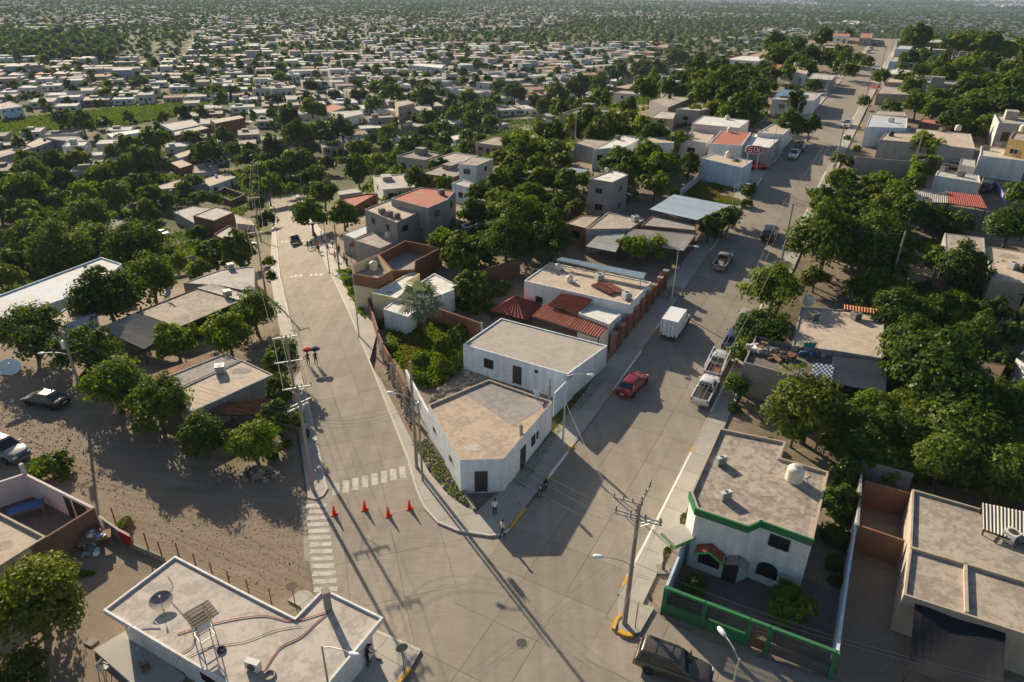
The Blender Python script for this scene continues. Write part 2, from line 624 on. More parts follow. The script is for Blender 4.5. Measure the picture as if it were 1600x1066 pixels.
def seg_dist(p, L_):
 best = 1e9
 for i in range(len(L_) - 1):
  ax, ay = L_[i]
  bx, by = L_[i + 1]
  dx, dy = bx - ax, by - ay
  t = ((p[0] - ax) * dx + (p[1] - ay) * dy) / (dx * dx + dy * dy)
  t = 0 if t < 0 else 1 if t > 1 else t
  best = min(best, hypot(p[0] - ax - t * dx, p[1] - ay - t * dy))
 return best

def gxy(pts):
 return [tuple(G(*p)[:2]) for p in pts]

def inside(p, P):
 c = False
 n = len(P)
 for i in range(n):
  (x1, y1), (x2, y2) = P[i], P[i - 1]
  if (y1 > p[1]) != (y2 > p[1]) and p[0] < (x2 - x1) * (p[1] - y1) / (y2 - y1) + x1:
   c = not c
 return c

CORNER = [offline(LC, LHW)[1]] + gxy([(652, 768), (664, 795), (684, 817), (715, 830), (765, 838), (785, 836)])
JUNC = gxy([(469, 786), (475, 860), (479, 925), (510, 945), (586, 986), (658, 1019), (640, 1060), (600, 1130)])
JUNCTION = JUNC[:6] + [aqxy(22.9, KL + .02), aqxy(34.2, KL + .02)] + list(reversed(CORNER)) + [offline(LC, -LHW)[1]] + gxy([(500, 772)])
SIDE = [aqxy(34.2, KR - .02), aqxy(34.2, -7.6)] + gxy([(1035, 967), (1110, 1003), (1310, 1066), (1420, 1105), (1420, 1240), (1150, 1300)]) + [aqxy(8, KR - .02)]
RSTREET = [aqxy(4, KR)] + [aqxy(a, KR) for a in (120, 300, 490)] + [aqxy(a, KL) for a in (490, 300, 120, 4)]
LSTREET = offline(LC, LHW)[1:] + list(reversed(offline(LC, -LHW)))[:-1]

def dip(x, y):
 a, q = aq(x, y)
 w = 0.0
 if -20 < a < 495:
  w = max(w, ss(q, -21.2, -20.2) * (1 - ss(q, -8.6, -7.6)))
 if y < 300 and x < 0:
  w = max(w, 1 - ss(seg_dist((x, y), LC), 4.5, 5.4))
 if 24 < y < 52 and -18 < x < 3 and w < 1:
  for ox, oy in ((0, 0), (.5, 0), (-.5, 0), (0, .5), (0, -.5)):
   if not inside((x + ox, y + oy), JUNCTION):
    break
  else:
   w = 1.0
 if y < 34 and x > 4 and inside((x, y), SIDE):
  w = 1.0
 return -.38 * w

# ------------------------------------------------------------------ ground sheet
def make_ground():
 azs = list(np.arange(-46, 46.01, .42)) + list(np.arange(50, 314, 8.0))
 rs = [12.0]
 while rs[-1] < 20000:
  r = rs[-1]
  rs.append(r + (max(.55, r * .0115) if r < 420 else r * .05))
 vs = [(0, 0, T(0, 0) - .4)]
 na = len(azs)
 for r in rs:
  for a in azs:
   x, y = r * sin(radians(a)), r * cos(radians(a))
   vs.append((x, y, T(x, y) + (dip(x, y) if -46.1 < a < 46.1 and r < 600 else 0)))
 fs = [(0, 1 + (k + 1) % na, 1 + k) for k in range(na)]
 for i in range(len(rs) - 1):
  for k in range(na):
   k2 = (k + 1) % na
   fs.append((1 + i * na + k, 1 + i * na + k2, 1 + (i + 1) * na + k2, 1 + (i + 1) * na + k))
 b = MB()
 b.v, b.f, b.mi = vs, fs, [0] * len(fs)
 m, N, L = nt('dry_earth')
 bs = N['Principled BSDF']
 bs.inputs['Roughness'].default_value = .98
 bs.inputs['Specular IOR Level'].default_value = .1
 tc = N.new('ShaderNodeTexCoord')

 def noise(s, d=6):
  n = N.new('ShaderNodeTexNoise')
  n.inputs['Scale'].default_value = s
  n.inputs['Detail'].default_value = d
  n.inputs['Roughness'].default_value = .65
  L.new(tc.outputs['Object'], n.inputs['Vector'])
  return n.outputs['Fac']

 def mix(f, a, c):
  x = N.new('ShaderNodeMix')
  x.data_type = 'RGBA'
  L.new(f, x.inputs[0])
  for i, v in ((6, a), (7, c)):
   if isinstance(v, tuple):
    x.inputs[i].default_value = v + (1,)
   else:
    L.new(v, x.inputs[i])
  return x.outputs[2]

 def rng_(f, lo, hi):
  r = N.new('ShaderNodeMapRange')
  r.inputs[1].default_value, r.inputs[2].default_value = lo, hi
  L.new(f, r.inputs[0])
  return r.outputs[0]
 c = mix(noise(.35), (.19, .147, .107), (.275, .218, .158))
 c = mix(rng_(noise(.045, 8), .52, .66), c, (.085, .082, .032))
 c = mix(rng_(noise(3., 4), .55, .75), c, (.33, .27, .2))
 mp = N.new('ShaderNodeMapping')
 mp.inputs['Rotation'].default_value[2] = .75
 mp.inputs['Scale'].default_value = (.09, 1.3, 1)
 L.new(tc.outputs['Object'], mp.inputs[0])
 n7 = N.new('ShaderNodeTexNoise')
 n7.inputs['Scale'].default_value = 1.
 n7.inputs['Detail'].default_value = 5
 L.new(mp.outputs[0], n7.inputs['Vector'])
 hf = N.new('ShaderNodeMath')
 hf.operation = 'MULTIPLY'
 hf.inputs[1].default_value = .55
 L.new(rng_(n7.outputs['Fac'], .5, .7), hf.inputs[0])
 c = mix(hf.outputs[0], c, (.29, .243, .195))
 sx = N.new('ShaderNodeSeparateXYZ')
 L.new(tc.outputs['Object'], sx.inputs[0])
 gz = N.new('ShaderNodeMath')
 gz.operation = 'MULTIPLY'
 L.new(rng_(sx.outputs['Z'], -5., -16.), gz.inputs[0])
 L.new(rng_(noise(.06, 8), .36, .52), gz.inputs[1])
 c = mix(gz.outputs[0], c, (.075, .085, .03))
 L.new(c, bs.inputs['Base Color'])
 bp = N.new('ShaderNodeBump')
 bp.inputs['Strength'].default_value = .3
 bp.inputs['Distance'].default_value = .08
 L.new(noise(2.2, 8), bp.inputs['Height'])
 L.new(bp.outputs[0], bs.inputs['Normal'])
 return struct(b, 'ground', m, smooth=True, uv=False)

GROUND = make_ground()

# ------------------------------------------------------------------ paving cut into slabs
def clip(P, cell):
 """polygon P clipped by the convex ccw quad cell"""
 out = list(P)
 for i in range(4):
  a, b = cell[i], cell[(i + 1) % 4]
  ex, ey = b[0] - a[0], b[1] - a[1]
  sd_ = lambda p: ex * (p[1] - a[1]) - ey * (p[0] - a[0])
  src, out = out, []
  for j in range(len(src)):
   p, q = src[j - 1], src[j]
   dp, dq = sd_(p), sd_(q)
   if (dp < 0) != (dq < 0):
    t = dp / (dp - dq)
    out.append((p[0] + (q[0] - p[0]) * t, p[1] + (q[1] - p[1]) * t))
   if dq >= 0:
    out.append(q)
  if not out:
   return []
 res = []
 for p in out:
  if not res or hypot(p[0] - res[-1][0], p[1] - res[-1][1]) > .02:
   res.append(p)
 if len(res) > 2 and hypot(res[0][0] - res[-1][0], res[0][1] - res[-1][1]) < .02:
  res.pop()
 return res if len(res) > 2 and abs(area2(res)) > .3 else []

def pave(P, name, az, dx, dy, org, mat, parent_mat, h=0.0, gap=.022, piece='slab', far=None, thick=.22, line=None):
 """P: plan polygon. Makes a bed sheet and one slab per grid cell as its children; beyond `far` metres the slabs join into one part."""
 if area2(P) < 0:
  P = list(reversed(P))
 e1 = (cos(az), -sin(az))
 e2 = (sin(az), cos(az))
 ab = [((p[0] - org[0]) * e1[0] + (p[1] - org[1]) * e1[1], (p[0] - org[0]) * e2[0] + (p[1] - org[1]) * e2[1]) for p in P]
 x0, x1 = min(p[0] for p in ab), max(p[0] for p in ab)
 y0, y1 = min(p[1] for p in ab), max(p[1] for p in ab)
 bed, farmb, cells = MB(), MB(), []
 for i in range(math.floor(x0 / dx), math.ceil(x1 / dx)):
  for j in range(math.floor(y0 / dy), math.ceil(y1 / dy)):
   cs = []
   for g in (0, gap / 2):
    q = [(i * dx + g, j * dy + g), ((i + 1) * dx - g, j * dy + g), ((i + 1) * dx - g, (j + 1) * dy - g), (i * dx + g, (j + 1) * dy - g)]
    cs.append([(org[0] + a * e1[0] + b * e2[0], org[1] + a * e1[1] + b * e2[1]) for a, b in q])
   pb = clip(P, cs[0])
   if not pb:
    continue
   bed.prism(pb, [T(*p) + h - thick for p in pb], [T(*p) + h - .03 for p in pb])
   ps = clip(P, cs[1])
   if ps:
    cells.append(ps)
 base = struct(bed, name, parent_mat)
 for ps in cells:
  d = hypot(ps[0][0], ps[0][1])
  zt = [T(*p) + h + rng.uniform(-.004, .004) for p in ps]
  zb = [T(*p) + h - thick + .02 for p in ps]
  if far and d > far:
   farmb.prism(ps, zb, zt)
  else:
   MB().prism(ps, zb, zt).build(piece, mat, base)
 if farmb.f:
  tag(farmb.build(piece, mat, base), kind='stuff')
 return base

ROAD_R = pave(RSTREET, 'road', AZ, 3.19, 4.2, aqxy(2, KL), X['slab_r'], X['joint'], far=150)
ROAD_L = pave(LSTREET, 'road', atan2(-22.0 + 12.1, 71.9 - 46.4), 2.38, 4.0, (LC[1][0] - 3.6, LC[1][1]), X['slab_l'], X['joint'], far=112)
ROAD_J = pave(JUNCTION, 'road', radians(-17), 3.6, 4.3, aqxy(22.9, KL), X['slab_l'], X['joint'])
ROAD_S = pave(SIDE, 'road', radians(-60), 3.5, 3.8, aqxy(31, KR), X['slab_r'], X['joint'])
# pavements
PW_RL = pave([aqxy(a, q) for a, q in ((40, -21.4), (40, -18.87), (480, -18.87), (480, -21.4))], 'pavement', AZ, 2.5, 2.6, aqxy(40, -21.45), X['walk'], X['joint'], h=.06, far=130, gap=.025)
PW_RR = pave([aqxy(a, q) for a, q in ((33.2, -9.28), (33.2, -7.5), (480, -7.3), (480, -9.28))], 'pavement', AZ, 2.5, 2.6, aqxy(33, -9.15), X['walk'], X['joint'], h=.14, far=130, gap=.025)
_r, _r2 = offline(LC, LHW + .02), offline(LC, LHW + 2.7)[:4] + offline(LC, LHW + 1.3)[4:]
PW_LR = pave(_r[2:] + list(reversed(_r2[2:])), 'pavement', radians(-20.9), 2.2, 2.4, _r[2], X['walk'], X['joint'], h=.14, far=112, gap=.025)
_r, _r2 = offline(LC, -LHW - .02), offline(LC, -LHW - 1.5)[:4] + offline(LC, -LHW - 1.0)[4:]
PW_LL = pave(_r[2:] + list(reversed(_r2[2:])), 'pavement', radians(-20.9), 2.2, 2.4, _r[2], X['walk'], X['joint'], h=.14, far=112, gap=.025)
PW_END = pave(gxy([(453, 600), (468, 684), (481, 779), (492, 781), (504, 775), (511, 764), (508, 754), (487, 655), (470, 580)]), 'pavement', radians(-20.9), 2.2, 2.4, (-16, 44), X['walk'], X['joint'], h=.07, gap=.025)
PW_COR = pave(CORNER + [aqxy(39.98, -18.87), aqxy(39.98, -21.4)] + gxy([(745, 801), (728, 795), (700, 775), (672, 742), (640, 683), (598, 600), (577, 568)]) + [offline(LC, LHW + 2.7)[2], offline(LC, LHW + .02)[2]],
              'pavement', radians(-20.9), 2.4, 2.6, CORNER[0], X['walk'], X['joint'], h=.14, gap=.025)
PW_B1 = pave(gxy([(482, 925), (510, 947), (586, 988), (657, 1020), (640, 1050), (600, 1120), (520, 1110), (470, 950), (450, 940), (468, 925)]), 'pavement', radians(-60), 2.0, 2.2, (-12, 31), X['walk'], X['joint'], h=.14, gap=.025)
PW_C = pave([aqxy(33.18, -9.28)] + [aqxy(33.18, -7.5)] + gxy([(1022, 952), (1000, 990), (985, 994), (975, 992), (966, 985)]), 'pavement', AZ, 2.5, 2.6, aqxy(33, -9.15), X['walk'], X['joint'], h=.14, gap=.025)

def kerb(pts, parent, mat, w=.17, h=.15, name='kerb'):
 b = MB()
 for i in range(len(pts) - 1):
  p, q = pts[i], pts[i + 1]
  n = max(1, int(hypot(q[0] - p[0], q[1] - p[1]) / 4))
  e = Vector((q[0] - p[0], q[1] - p[1])).normalized()
  o = Vector((-e.y, e.x)) * w / 2
  prev = None
  for k in range(n + 1):
   c = Vector((p[0] + (q[0] - p[0]) * k / n, p[1] + (q[1] - p[1]) * k / n))
   z = T(*c)
   cur = [(c.x - o.x, c.y - o.y, z - .2), (c.x - o.x, c.y - o.y, z + h), (c.x + o.x, c.y + o.y, z + h), (c.x + o.x, c.y + o.y, z - .2)]
   if prev:
    b.add(prev + cur, [(0, 4, 5, 1), (1, 5, 6, 2), (2, 6, 7, 3)] + ([(0, 1, 2, 3)] if k == 1 else []) + ([(4, 7, 6, 5)] if k == n else []))
   prev = cur
 return b.build(name, mat, parent)

def kerb_q(q, a0, a1, parent, mat):
 return kerb([aqxy(a0, q), aqxy(a1, q)], parent, mat)

def kerb_run(q, parent, runs):
 for a0, a1 in runs:
  y0, y1 = min(1.0, (a1 - a0) * .2), 1.0
  kerb_q(q, a0, a0 + y0, parent, X['ypaint'])
  kerb_q(q, a0 + y0, a1 - y0, parent, X['wpaint'])
  kerb_q(q, a1 - y0, a1, parent, X['ypaint'])

kerb_q(KL + .0, 35.3, 37.8, PW_RL, X['ypaint'])
kerb_run(KL - .08, PW_RL, [(41.2, 47.2), (56.2, 66.5), (70, 76.5), (93.5, 104), (111, 117), (124, 131), (140, 150), (157, 166), (172, 190), (200, 225), (240, 262), (280, 310)])
kerb_run(KR + .08, PW_RR, [(34.0, 52.2), (57.0, 73), (79, 96), (104, 118), (126, 140), (150, 172), (184, 210), (230, 262), (285, 330)])
kerb(gxy([(958, 985), (963, 970), (972, 962)]), PW_C, X['ypaint'], w=.22, h=.2)
kerb(gxy([(966, 988), (978, 994), (990, 994)]), PW_C, X['ypaint'], w=.3, h=.2)
kerb(gxy([(622, 1070), (632, 1058), (641, 1046)]), PW_B1, X['ypaint'], w=.22, h=.2)
kerb(CORNER + [aqxy(35.2, KL)], PW_COR, X['kerb'])
kerb(offline(LC, LHW + .08)[1:3], PW_COR, X['kerb'])
kerb(offline(LC, LHW + .06)[2:7], PW_LR, X['kerb'])
kerb(offline(LC, -LHW - .08)[2:7], PW_LL, X['kerb'])
kerb(gxy([(478, 615), (487, 655), (508, 754), (511, 764), (504, 775), (492, 781)]), PW_END, X['kerb'], h=.09)
kerb(gxy([(510, 946), (586, 987), (657, 1019)]), PW_B1, X['kerb'])

# painted crossings
def stripes(p0, p1, n, ln, wd, az, parent):
 a, b = G(*p0), G(*p1)
 e1, e2 = Vector((cos(az), -sin(az))), Vector((sin(az), cos(az)))
 for i in range(n):
  c = a.lerp(b, i / (n - 1))
  P = [(c.x + e1.x * u * wd / 2 + e2.x * v * ln / 2, c.y + e1.y * u * wd / 2 + e2.y * v * ln / 2) for u, v in ((-1, -1), (1, -1), (1, 1), (-1, 1))]
  MB().prism(P, [T(*p) - .02 for p in P], [T(*p) + .008 for p in P]).build('crossing_stripe', X['stripe'], parent)

stripes((525, 764), (629, 738), 8, 1.55, .52, radians(-12), ROAD_L)
stripes((494, 790), (509, 921), 13, .42, 1.6, radians(-4), ROAD_J)
stripes((447, 432.5), (502, 429), 8, 1.2, .5, radians(-20), ROAD_L)
stripes((441, 378), (480, 376), 7, 1.2, .5, radians(-20), ROAD_L)
for p, lb in (((815, 1005), 'round iron manhole cover in the street below the junction'), ((1075, 591), 'round iron manhole cover in the street beside the parked pickups')):
 c = G(*p)
 t = thing('manhole_cover', lb, 'manhole cover', c)
 MB().lathe([(.42, -.03), (.42, .012), (.36, .012)], n=20).build('rim', X['dconcrete'], t, local=True)
 b = MB().lathe([(.34, -.03), (.34, .016)], n=20)
 for k in range(-2, 3):
  b.box((k * .12, 0, .018), (.03, .44, .012))
 b.build('lid', X['dsteel'], t, local=True)
# ------------------------------------------------------------------ buildings
REFS = []          # (pixel x, pixel y, short phrase) of everything a neighbour's label may name
ROOFPX = []
FOOT = []          # plan polygons already built on

def edge_frame(P, i, sgn):
 a, b = Vector(P[i]), Vector(P[(i + 1) % len(P)])
 e = (b - a)
 L_ = e.length
 e = e / max(L_, 1e-6)
 n = Vector((e.y, -e.x)) * sgn
 return a, e, n, L_

def window(root, a, e, n, u, z, w, h, fmat, kind='window', pane=None, bars=0, arch=False):
 """a framed opening on a wall; u metres along the edge, z sill height (world)"""
 c = Vector((a.x + e.x * u + n.x * .03, a.y + e.y * u + n.y * .03, z + h / 2))
 ex, nx, zx = Vector((e.x, e.y, 0)), Vector((n.x, n.y, 0)), Vector((0, 0, 1))
 f = MB()
 fw = .07 if kind == 'window' else .09
 for s in (-1, 1):
  f.box(c + ex * s * (w / 2 - fw / 2), (fw, .09, h), ax=(ex, nx, zx))
 f.box(c + zx * (h / 2 - fw / 2), (w - 2 * fw, .085, fw), ax=(ex, nx, zx))
 if kind == 'window':
  f.box(c - zx * (h / 2 - fw / 2) + nx * .02, (w - 2 * fw, .13, fw), ax=(ex, nx, zx))
  if w > 1.1:
   f.box(c, (fw * .7, .08, h - 2 * fw), ax=(ex, nx, zx))
 for k in range(bars):
  f.box(c + ex * (w * ((k + 1) / (bars + 1) - .5)) + nx * .05, (.03, .03, h - .02), ax=(ex, nx, zx))
 ob = f.build('window' if kind == 'window' else 'door', fmat, root)
 p = MB()
 p.box(c - nx * .01, (w - 2 * fw, .045, h - 2 * fw if kind == 'window' else h - fw), ax=(ex, nx, zx))
 p.build('pane' if kind == 'window' else 'leaf', pane or X['glass'], ob)
 return ob

def house(label, ref, P, h=2.9, wall='white', roof='tan', par=.28, auto=1, win=(), door=(), name='house', cat='house', raw=False, cap=None, pt=.14, floor=None,
          group=None, items=(), r=None, eave=None, band=None):
 """P: photo pixels of the roof outline (raw: plan points).  win: (edge, fraction, sill above ground, width, height); door: (edge, fraction, width, height)"""
 r = r or random.Random(len(REFS) * 31 + 5)
 if raw:
  xy = [tuple(p) for p in P]
  zt = T(sum(p[0] for p in xy) / len(xy), sum(p[1] for p in xy) / len(xy)) + h
 else:
  mx, my = sum(p[0] for p in P) / len(P), sum(p[1] for p in P) / len(P)
  zt = G(mx, my, h).z
  xy = [tuple(PZ(p[0], p[1], zt)[:2]) for p in P]
 n = len(xy)
 sgn = 1 if area2(xy) > 0 else -1
 ccw = xy if sgn > 0 else list(reversed(xy))
 zb = min(min(T(*p) for p in xy), zt - h) - .5
 cx_, cy_ = sum(p[0] for p in xy) / n, sum(p[1] for p in xy) / n
 zg = T(cx_, cy_)
 root = thing(name, label, cat, (cx_, cy_, zg), group)
 wm = W[wall] if isinstance(wall, str) else wall
 rm = R[roof] if isinstance(roof, str) else roof
 inn = inset(ccw, pt)
 b = MB()
 if eave:        # the roof slab oversails the walls
  low = inset(ccw, eave[1])
  b.prism(ccw, zt - eave[0], zt, top=False, bot=True)
  b.prism(low, zb, zt - eave[0], top=False)
  xy = low if sgn > 0 else list(reversed(low))
 else:
  b.prism(ccw, zb, zt, top=False)
 m = len(ccw)
 vs = [(p[0], p[1], zt) for p in ccw] + [(p[0], p[1], zt) for p in inn] + [(p[0], p[1], zt - par - .05) for p in inn]
 cm = 1 if cap else 0
 b.add(vs, [(i, (i + 1) % m, m + (i + 1) % m, m + i) for i in range(m)], cm)
 b.add(vs, [(m + i, m + (i + 1) % m, 2 * m + (i + 1) % m, 2 * m + i) for i in range(m)], cm)
 b.build('wall', [wm, W[cap] if cap else wm], root)
 rb = MB()
 rb.prism(inset(ccw, pt - .01), zt - par - .12, zt - par, bot=True)
 rb.build('roof', rm, root)
 if band:
  MB().prism(inset(ccw, -.03), zt - band[0], zt + .02, top=False).add([(p[0], p[1], zt + .02) for p in inset(ccw, -.03) + inn], [(i, (i + 1) % m, m + (i + 1) % m, m + i) for i in range(m)]).build('parapet', W[band[1]], root)
 if hypot(cx_, cy_) < 130 and not eave and par < .5:
  din = inset(ccw, .5)
  xs, ys = [p[0] for p in din], [p[1] for p in din]
  for k in range(r.randint(2, 5)):
   px_, py_ = r.uniform(min(xs), max(xs)), r.uniform(min(ys), max(ys))
   rr = r.uniform(.35, 1.5)
   a0 = r.uniform(0, 6)
   pts = [(px_ + rr * r.uniform(.75, 1.05) * cos(a0 + q * .35), py_ + rr * r.uniform(.45, .75) * sin(a0 + q * .35)) for q in range(18)]
   if area2(din) > 0 and all(inside(p, din) for p in pts):
    MB().prism(pts, zt - par - .03, zt - par + .006 + .003 * k).build('roof_patch', r.choice([R['grey'], R['tan'], R['pale'], X['dconcrete']]), root)
 fl = zg if floor is None else floor
 fm = X['dsteel']
 used = {}
 for (i, f, z, w, hh) in win:
  a, e, nn, L_ = edge_frame(xy, i, sgn)
  window(root, a, e, nn, f * L_, fl + z, w, hh, fm, bars=3 if w > .9 else 0)
 for (i, f, w, hh) in door:
  a, e, nn, L_ = edge_frame(xy, i, sgn)
  window(root, a, e, nn, f * L_, fl + .05, w, hh, fm, kind='door', pane=X['dsteel'])
 if auto:
  wh = zt - zb - .5
  st = max(1, int(round(h / 2.9)))
  for i in range(n):
   a, e, nn, L_ = edge_frame(xy, i, sgn)
   mid = a + e * L_ / 2
   if nn.x * -mid.x + nn.y * -mid.y < .15 * mid.length or L_ < 2.4:
    continue
   k = max(1, int(L_ / 3.4))
   for s in range(st):
    for j in range(k):
     u = (j + .5) / k * L_ + r.uniform(-.3, .3)
     if s == 0 and j == 0 and k > 1:
      window(root, a, e, nn, u, fl, 1.0, 2.05, fm, kind='door', pane=X[r.choice(['wood', 'dsteel', 'steel'])])
     elif r.random() < .8:
      window(root, a, e, nn, u, fl + 1.0 + s * 2.7, r.choice([1.0, 1.2, 1.5]), r.choice([.9, 1.1]), X[r.choice(['steel', 'dsteel'])])
 FOOT.append(ccw)
 if ref:
  pp = proj((cx_, cy_, zt))
  if pp:
   REFS.append((pp[0], pp[1], ref, hypot(cx_, cy_)))
   if not raw:
    ROOFPX.append((pp[0], pp[1], (max(p[0] for p in P) - min(p[0] for p in P)) / 2, (max(p[1] for p in P) - min(p[1] for p in P)) / 2, hypot(cx_, cy_)))
 root['_z'] = zt - par
 z_roof = zt - par
 for it in items:
  k, px, py = it[0], it[1], it[2]
  p = PZ(px, py, z_roof)
  ROOF_ITEMS.append((k, p, ref, it[3:] if len(it) > 3 else ()))
 return root, xy, z_roof

ROOF_ITEMS = []

def corrugated(name, label, cat, P, z, mat, sheets=6, waves=6, along=0, amp=.035, posts=True, ref=None, piece='corrugated_sheet', pmat=None, group=None, fascia=None, thick=.0):
 """roof of corrugated sheets on posts. P: four photo pixels (or plan+z points); z height above ground, or four heights"""
 zz = z if isinstance(z, (list, tuple)) else [z] * 4
 mx, my = sum(p[0] for p in P) / 4, sum(p[1] for p in P) / 4
 g = G(mx, my, sum(zz) / 4)
 zg = g.z - sum(zz) / 4
 C = [PZ(p[0], p[1], zg + q) for p, q in zip(P, zz)]
 if along:
  C = C[along:] + C[:along]
 c = sum(C, Vector()) / 4
 root = thing(name, label, cat, (c.x, c.y, T(c.x, c.y)), group)
 up = (C[1] - C[0]).cross(C[3] - C[0]).normalized()
 if up.z < 0:
  up = -up
 for k in range(sheets):
  b = MB()
  n = waves * 4
  lift = up * (.012 * (k % 2))
  rows = []
  ov = .01
  for i in range(n + 1):
   t = (k - ov + (1 + 2 * ov) * i / n) / sheets
   a, d = C[0].lerp(C[1], t), C[3].lerp(C[2], t)
   o = up * (amp * sin(2 * pi * i / 4)) + lift
   rows.append((a + o, d + o))
  vs = [p for r_ in rows for p in r_]
  b.add(vs, [(2 * i, 2 * i + 2, 2 * i + 3, 2 * i + 1) for i in range(n)])
  b.build(piece, mat, root)
 fr = MB()
 for a, d in ((C[0], C[1]), (C[3], C[2]), (C[0].lerp(C[3], .5), C[1].lerp(C[2], .5))):
  fr.bar(a - up * .09, d - up * .09, .07, .1)
 for t in (.02, .5, .98):
  fr.bar(C[0].lerp(C[1], t) - up * .17, C[3].lerp(C[2], t) - up * .17, .06, .08)
 fr.build('frame', pmat or X['dsteel'], root)
 if posts:
  for p in C:
   q = p + (c - p) * .04
   gz = T(q.x, q.y)
   if q.z - gz > .6:
    MB().tube([(q.x, q.y, gz - .2), (q.x, q.y, q.z - .2)], .06, 6).build('post', pmat or X['dsteel'], root)
 if ref:
  pp = proj(c)
  REFS.append((pp[0], pp[1], ref, hypot(c.x, c.y)))
 FOOT.append([tuple(p[:2]) for p in (C if area2([p[:2] for p in C]) > 0 else reversed(C))])
 return root, C

def wall_run(label, pts, h, mat, name='boundary_wall', cat='wall', t=.16, px=True, cap=None, group=None, ref=None, base=None, pil=0.):
 """a free-standing wall along photo pixels of its FOOT (px) or plan points"""
 g = [G(*p) for p in pts] if px else [Vector((p[0], p[1], T(*p))) for p in pts]
 c = sum(g, Vector()) / len(g)
 root = thing(name, label, cat, c, group)
 wm = W[mat] if isinstance(mat, str) else mat
 for i in range(len(g) - 1):
  p, q = g[i], g[i + 1]
  n = max(1, int((q - p).length / 4))
  e = (q - p).normalized()
  o = Vector((-e.y, e.x, 0)) * t / 2
  b, cb = MB(), MB()
  prev = None
  for k in range(n + 1):
   m = p.lerp(q, k / n)
   z = T(m.x, m.y)
   x = [Vector((m.x, m.y, 0)) - o, Vector((m.x, m.y, 0)) + o]
   cur = [(x[0].x, x[0].y, z - .4), (x[0].x, x[0].y, z + h), (x[1].x, x[1].y, z + h), (x[1].x, x[1].y, z - .4)]
   if prev:
    b.add(prev + cur, [(0, 4, 5, 1), (1, 5, 6, 2), (2, 6, 7, 3)] + ([(0, 1, 2, 3)] if k == 1 else []) + ([(4, 7, 6, 5)] if k == n else []))
   prev = cur
  b.build('panel' if len(g) > 2 else 'panel', wm, root)
  if cap:
   s = Vector((0, 0, h + .03))
   MB().bar(Vector((p.x, p.y, T(p.x, p.y))) + s, Vector((q.x, q.y, T(q.x, q.y))) + s, t + .06, .06).build('coping', W[cap] if cap in W else X[cap], root)
  if pil:
   L_ = (q - p).length
   m = max(1, int(L_ / pil))
   for k in range(m + 1):
    c_ = p.lerp(q, k / m)
    MB().box((c_.x, c_.y, T(c_.x, c_.y) + h / 2), (.24, .24, h + .16), rz=atan2(e.y, e.x)).build('pillar', X['dconcrete'], root)
 if ref:
  pp = proj(c)
  REFS.append((pp[0], pp[1], ref, hypot(c.x, c.y)))
 return root, g

def pxo(x0, y0, s, pts):
 return [(x0 + x / s, y0 + y / s) for x, y in pts]
# ------------------------------------------------------------------ near houses
# white corner house, bottom of the picture
B1, b1xy, b1z = house('white flat-roofed house with kinked parapet, dish and red hoses on its roof at the bottom', 'the white house with red hoses on its roof',
 [(160.9, 953), (273.5, 868), (400, 934), (461, 964.5), (506, 919), (599, 964.5), (480, 1108), (420, 1108)], 3.1, 'white', R['tan'] if 0 else M('pale_pink_roof', (.52, .46, .40), .95, .2, .6, stain=.8, stainc=(.34, .30, .255), sscale=.35, bump=.12),
 par=.14, auto=0, win=[(7, .42, 1.0, 1.3, 1.2)], pt=.13, items=[], eave=(.4, .55))
# corner building between the two streets
CB, cbxy, cbz = house('white corner building with a chamfered front, peach roof and black door facing the junction', 'the white corner building',
 [(668.5, 632.6), (763.5, 592.8), (863.3, 627.5), (786.8, 717), (718.7, 718.7)], 3.35, 'shade_white', M('peach_corner_roof', (.50, .385, .285), .95, .2, .7, stain=.7, stainc=(.30, .245, .2), sscale=.4, bump=.15),
 par=.2, auto=0, win=[(2, .42, 1.15, .75, .95), (2, .33, 1.3, .3, .7), (4, .28, 1.6, .5, .4), (4, .8, 1.6, .5, .4)], door=[(3, .52, 1.05, 2.1), (2, .63, .95, 2.15)], cap='tan')
W2, w2xy, w2z = house('long white building with pale roof and grey door behind the corner building', 'the long white building behind the corner',
 [(723.5, 538), (783, 497), (949, 540), (887, 585)], 2.9, 'shade_white', M('greyed_roof', (.42, .375, .325), .95, .18, .5, stain=.5, stainc=(.28, .25, .22), sscale=.35), par=.12, auto=0,
 win=[(3, .28, 2.05, .35, .3), (3, .74, .95, 1.15, 1.05)], door=[(3, .46, 1.0, 2.1)], items=[])
_P = [tuple(PZ(*p, cbz)[:2]) for p in ((724, 614), (764, 596.5), (857, 629.5), (803, 666))]
MB().prism(_P if area2(_P) > 0 else _P[::-1], cbz - .03, cbz + .012).build('roof_slab', R['grey'], CB)
PH, phxy, phz = house('peach-roofed house with white tanks and a strip of solar panels', 'the peach-roofed house with solar panels',
 [(819, 438.6), (859.5, 410), (1018, 441), (984, 476)], 3.5, 'white', 'peach', par=.1, auto=1,
 items=[('tank', 872, 421, .42), ('tank', 890, 440, .42), ('ac', 936, 438), ('ac', 979, 467)])
PW, pwxy, pwz = house('white-roofed wing joined to the front of the peach-roofed house', 'the white-roofed wing',
 [(904, 489), (926.7, 465), (984, 477), (952, 507)], 3.0, 'white', 'white', par=.14, auto=0, items=[('ac', 937, 468)])
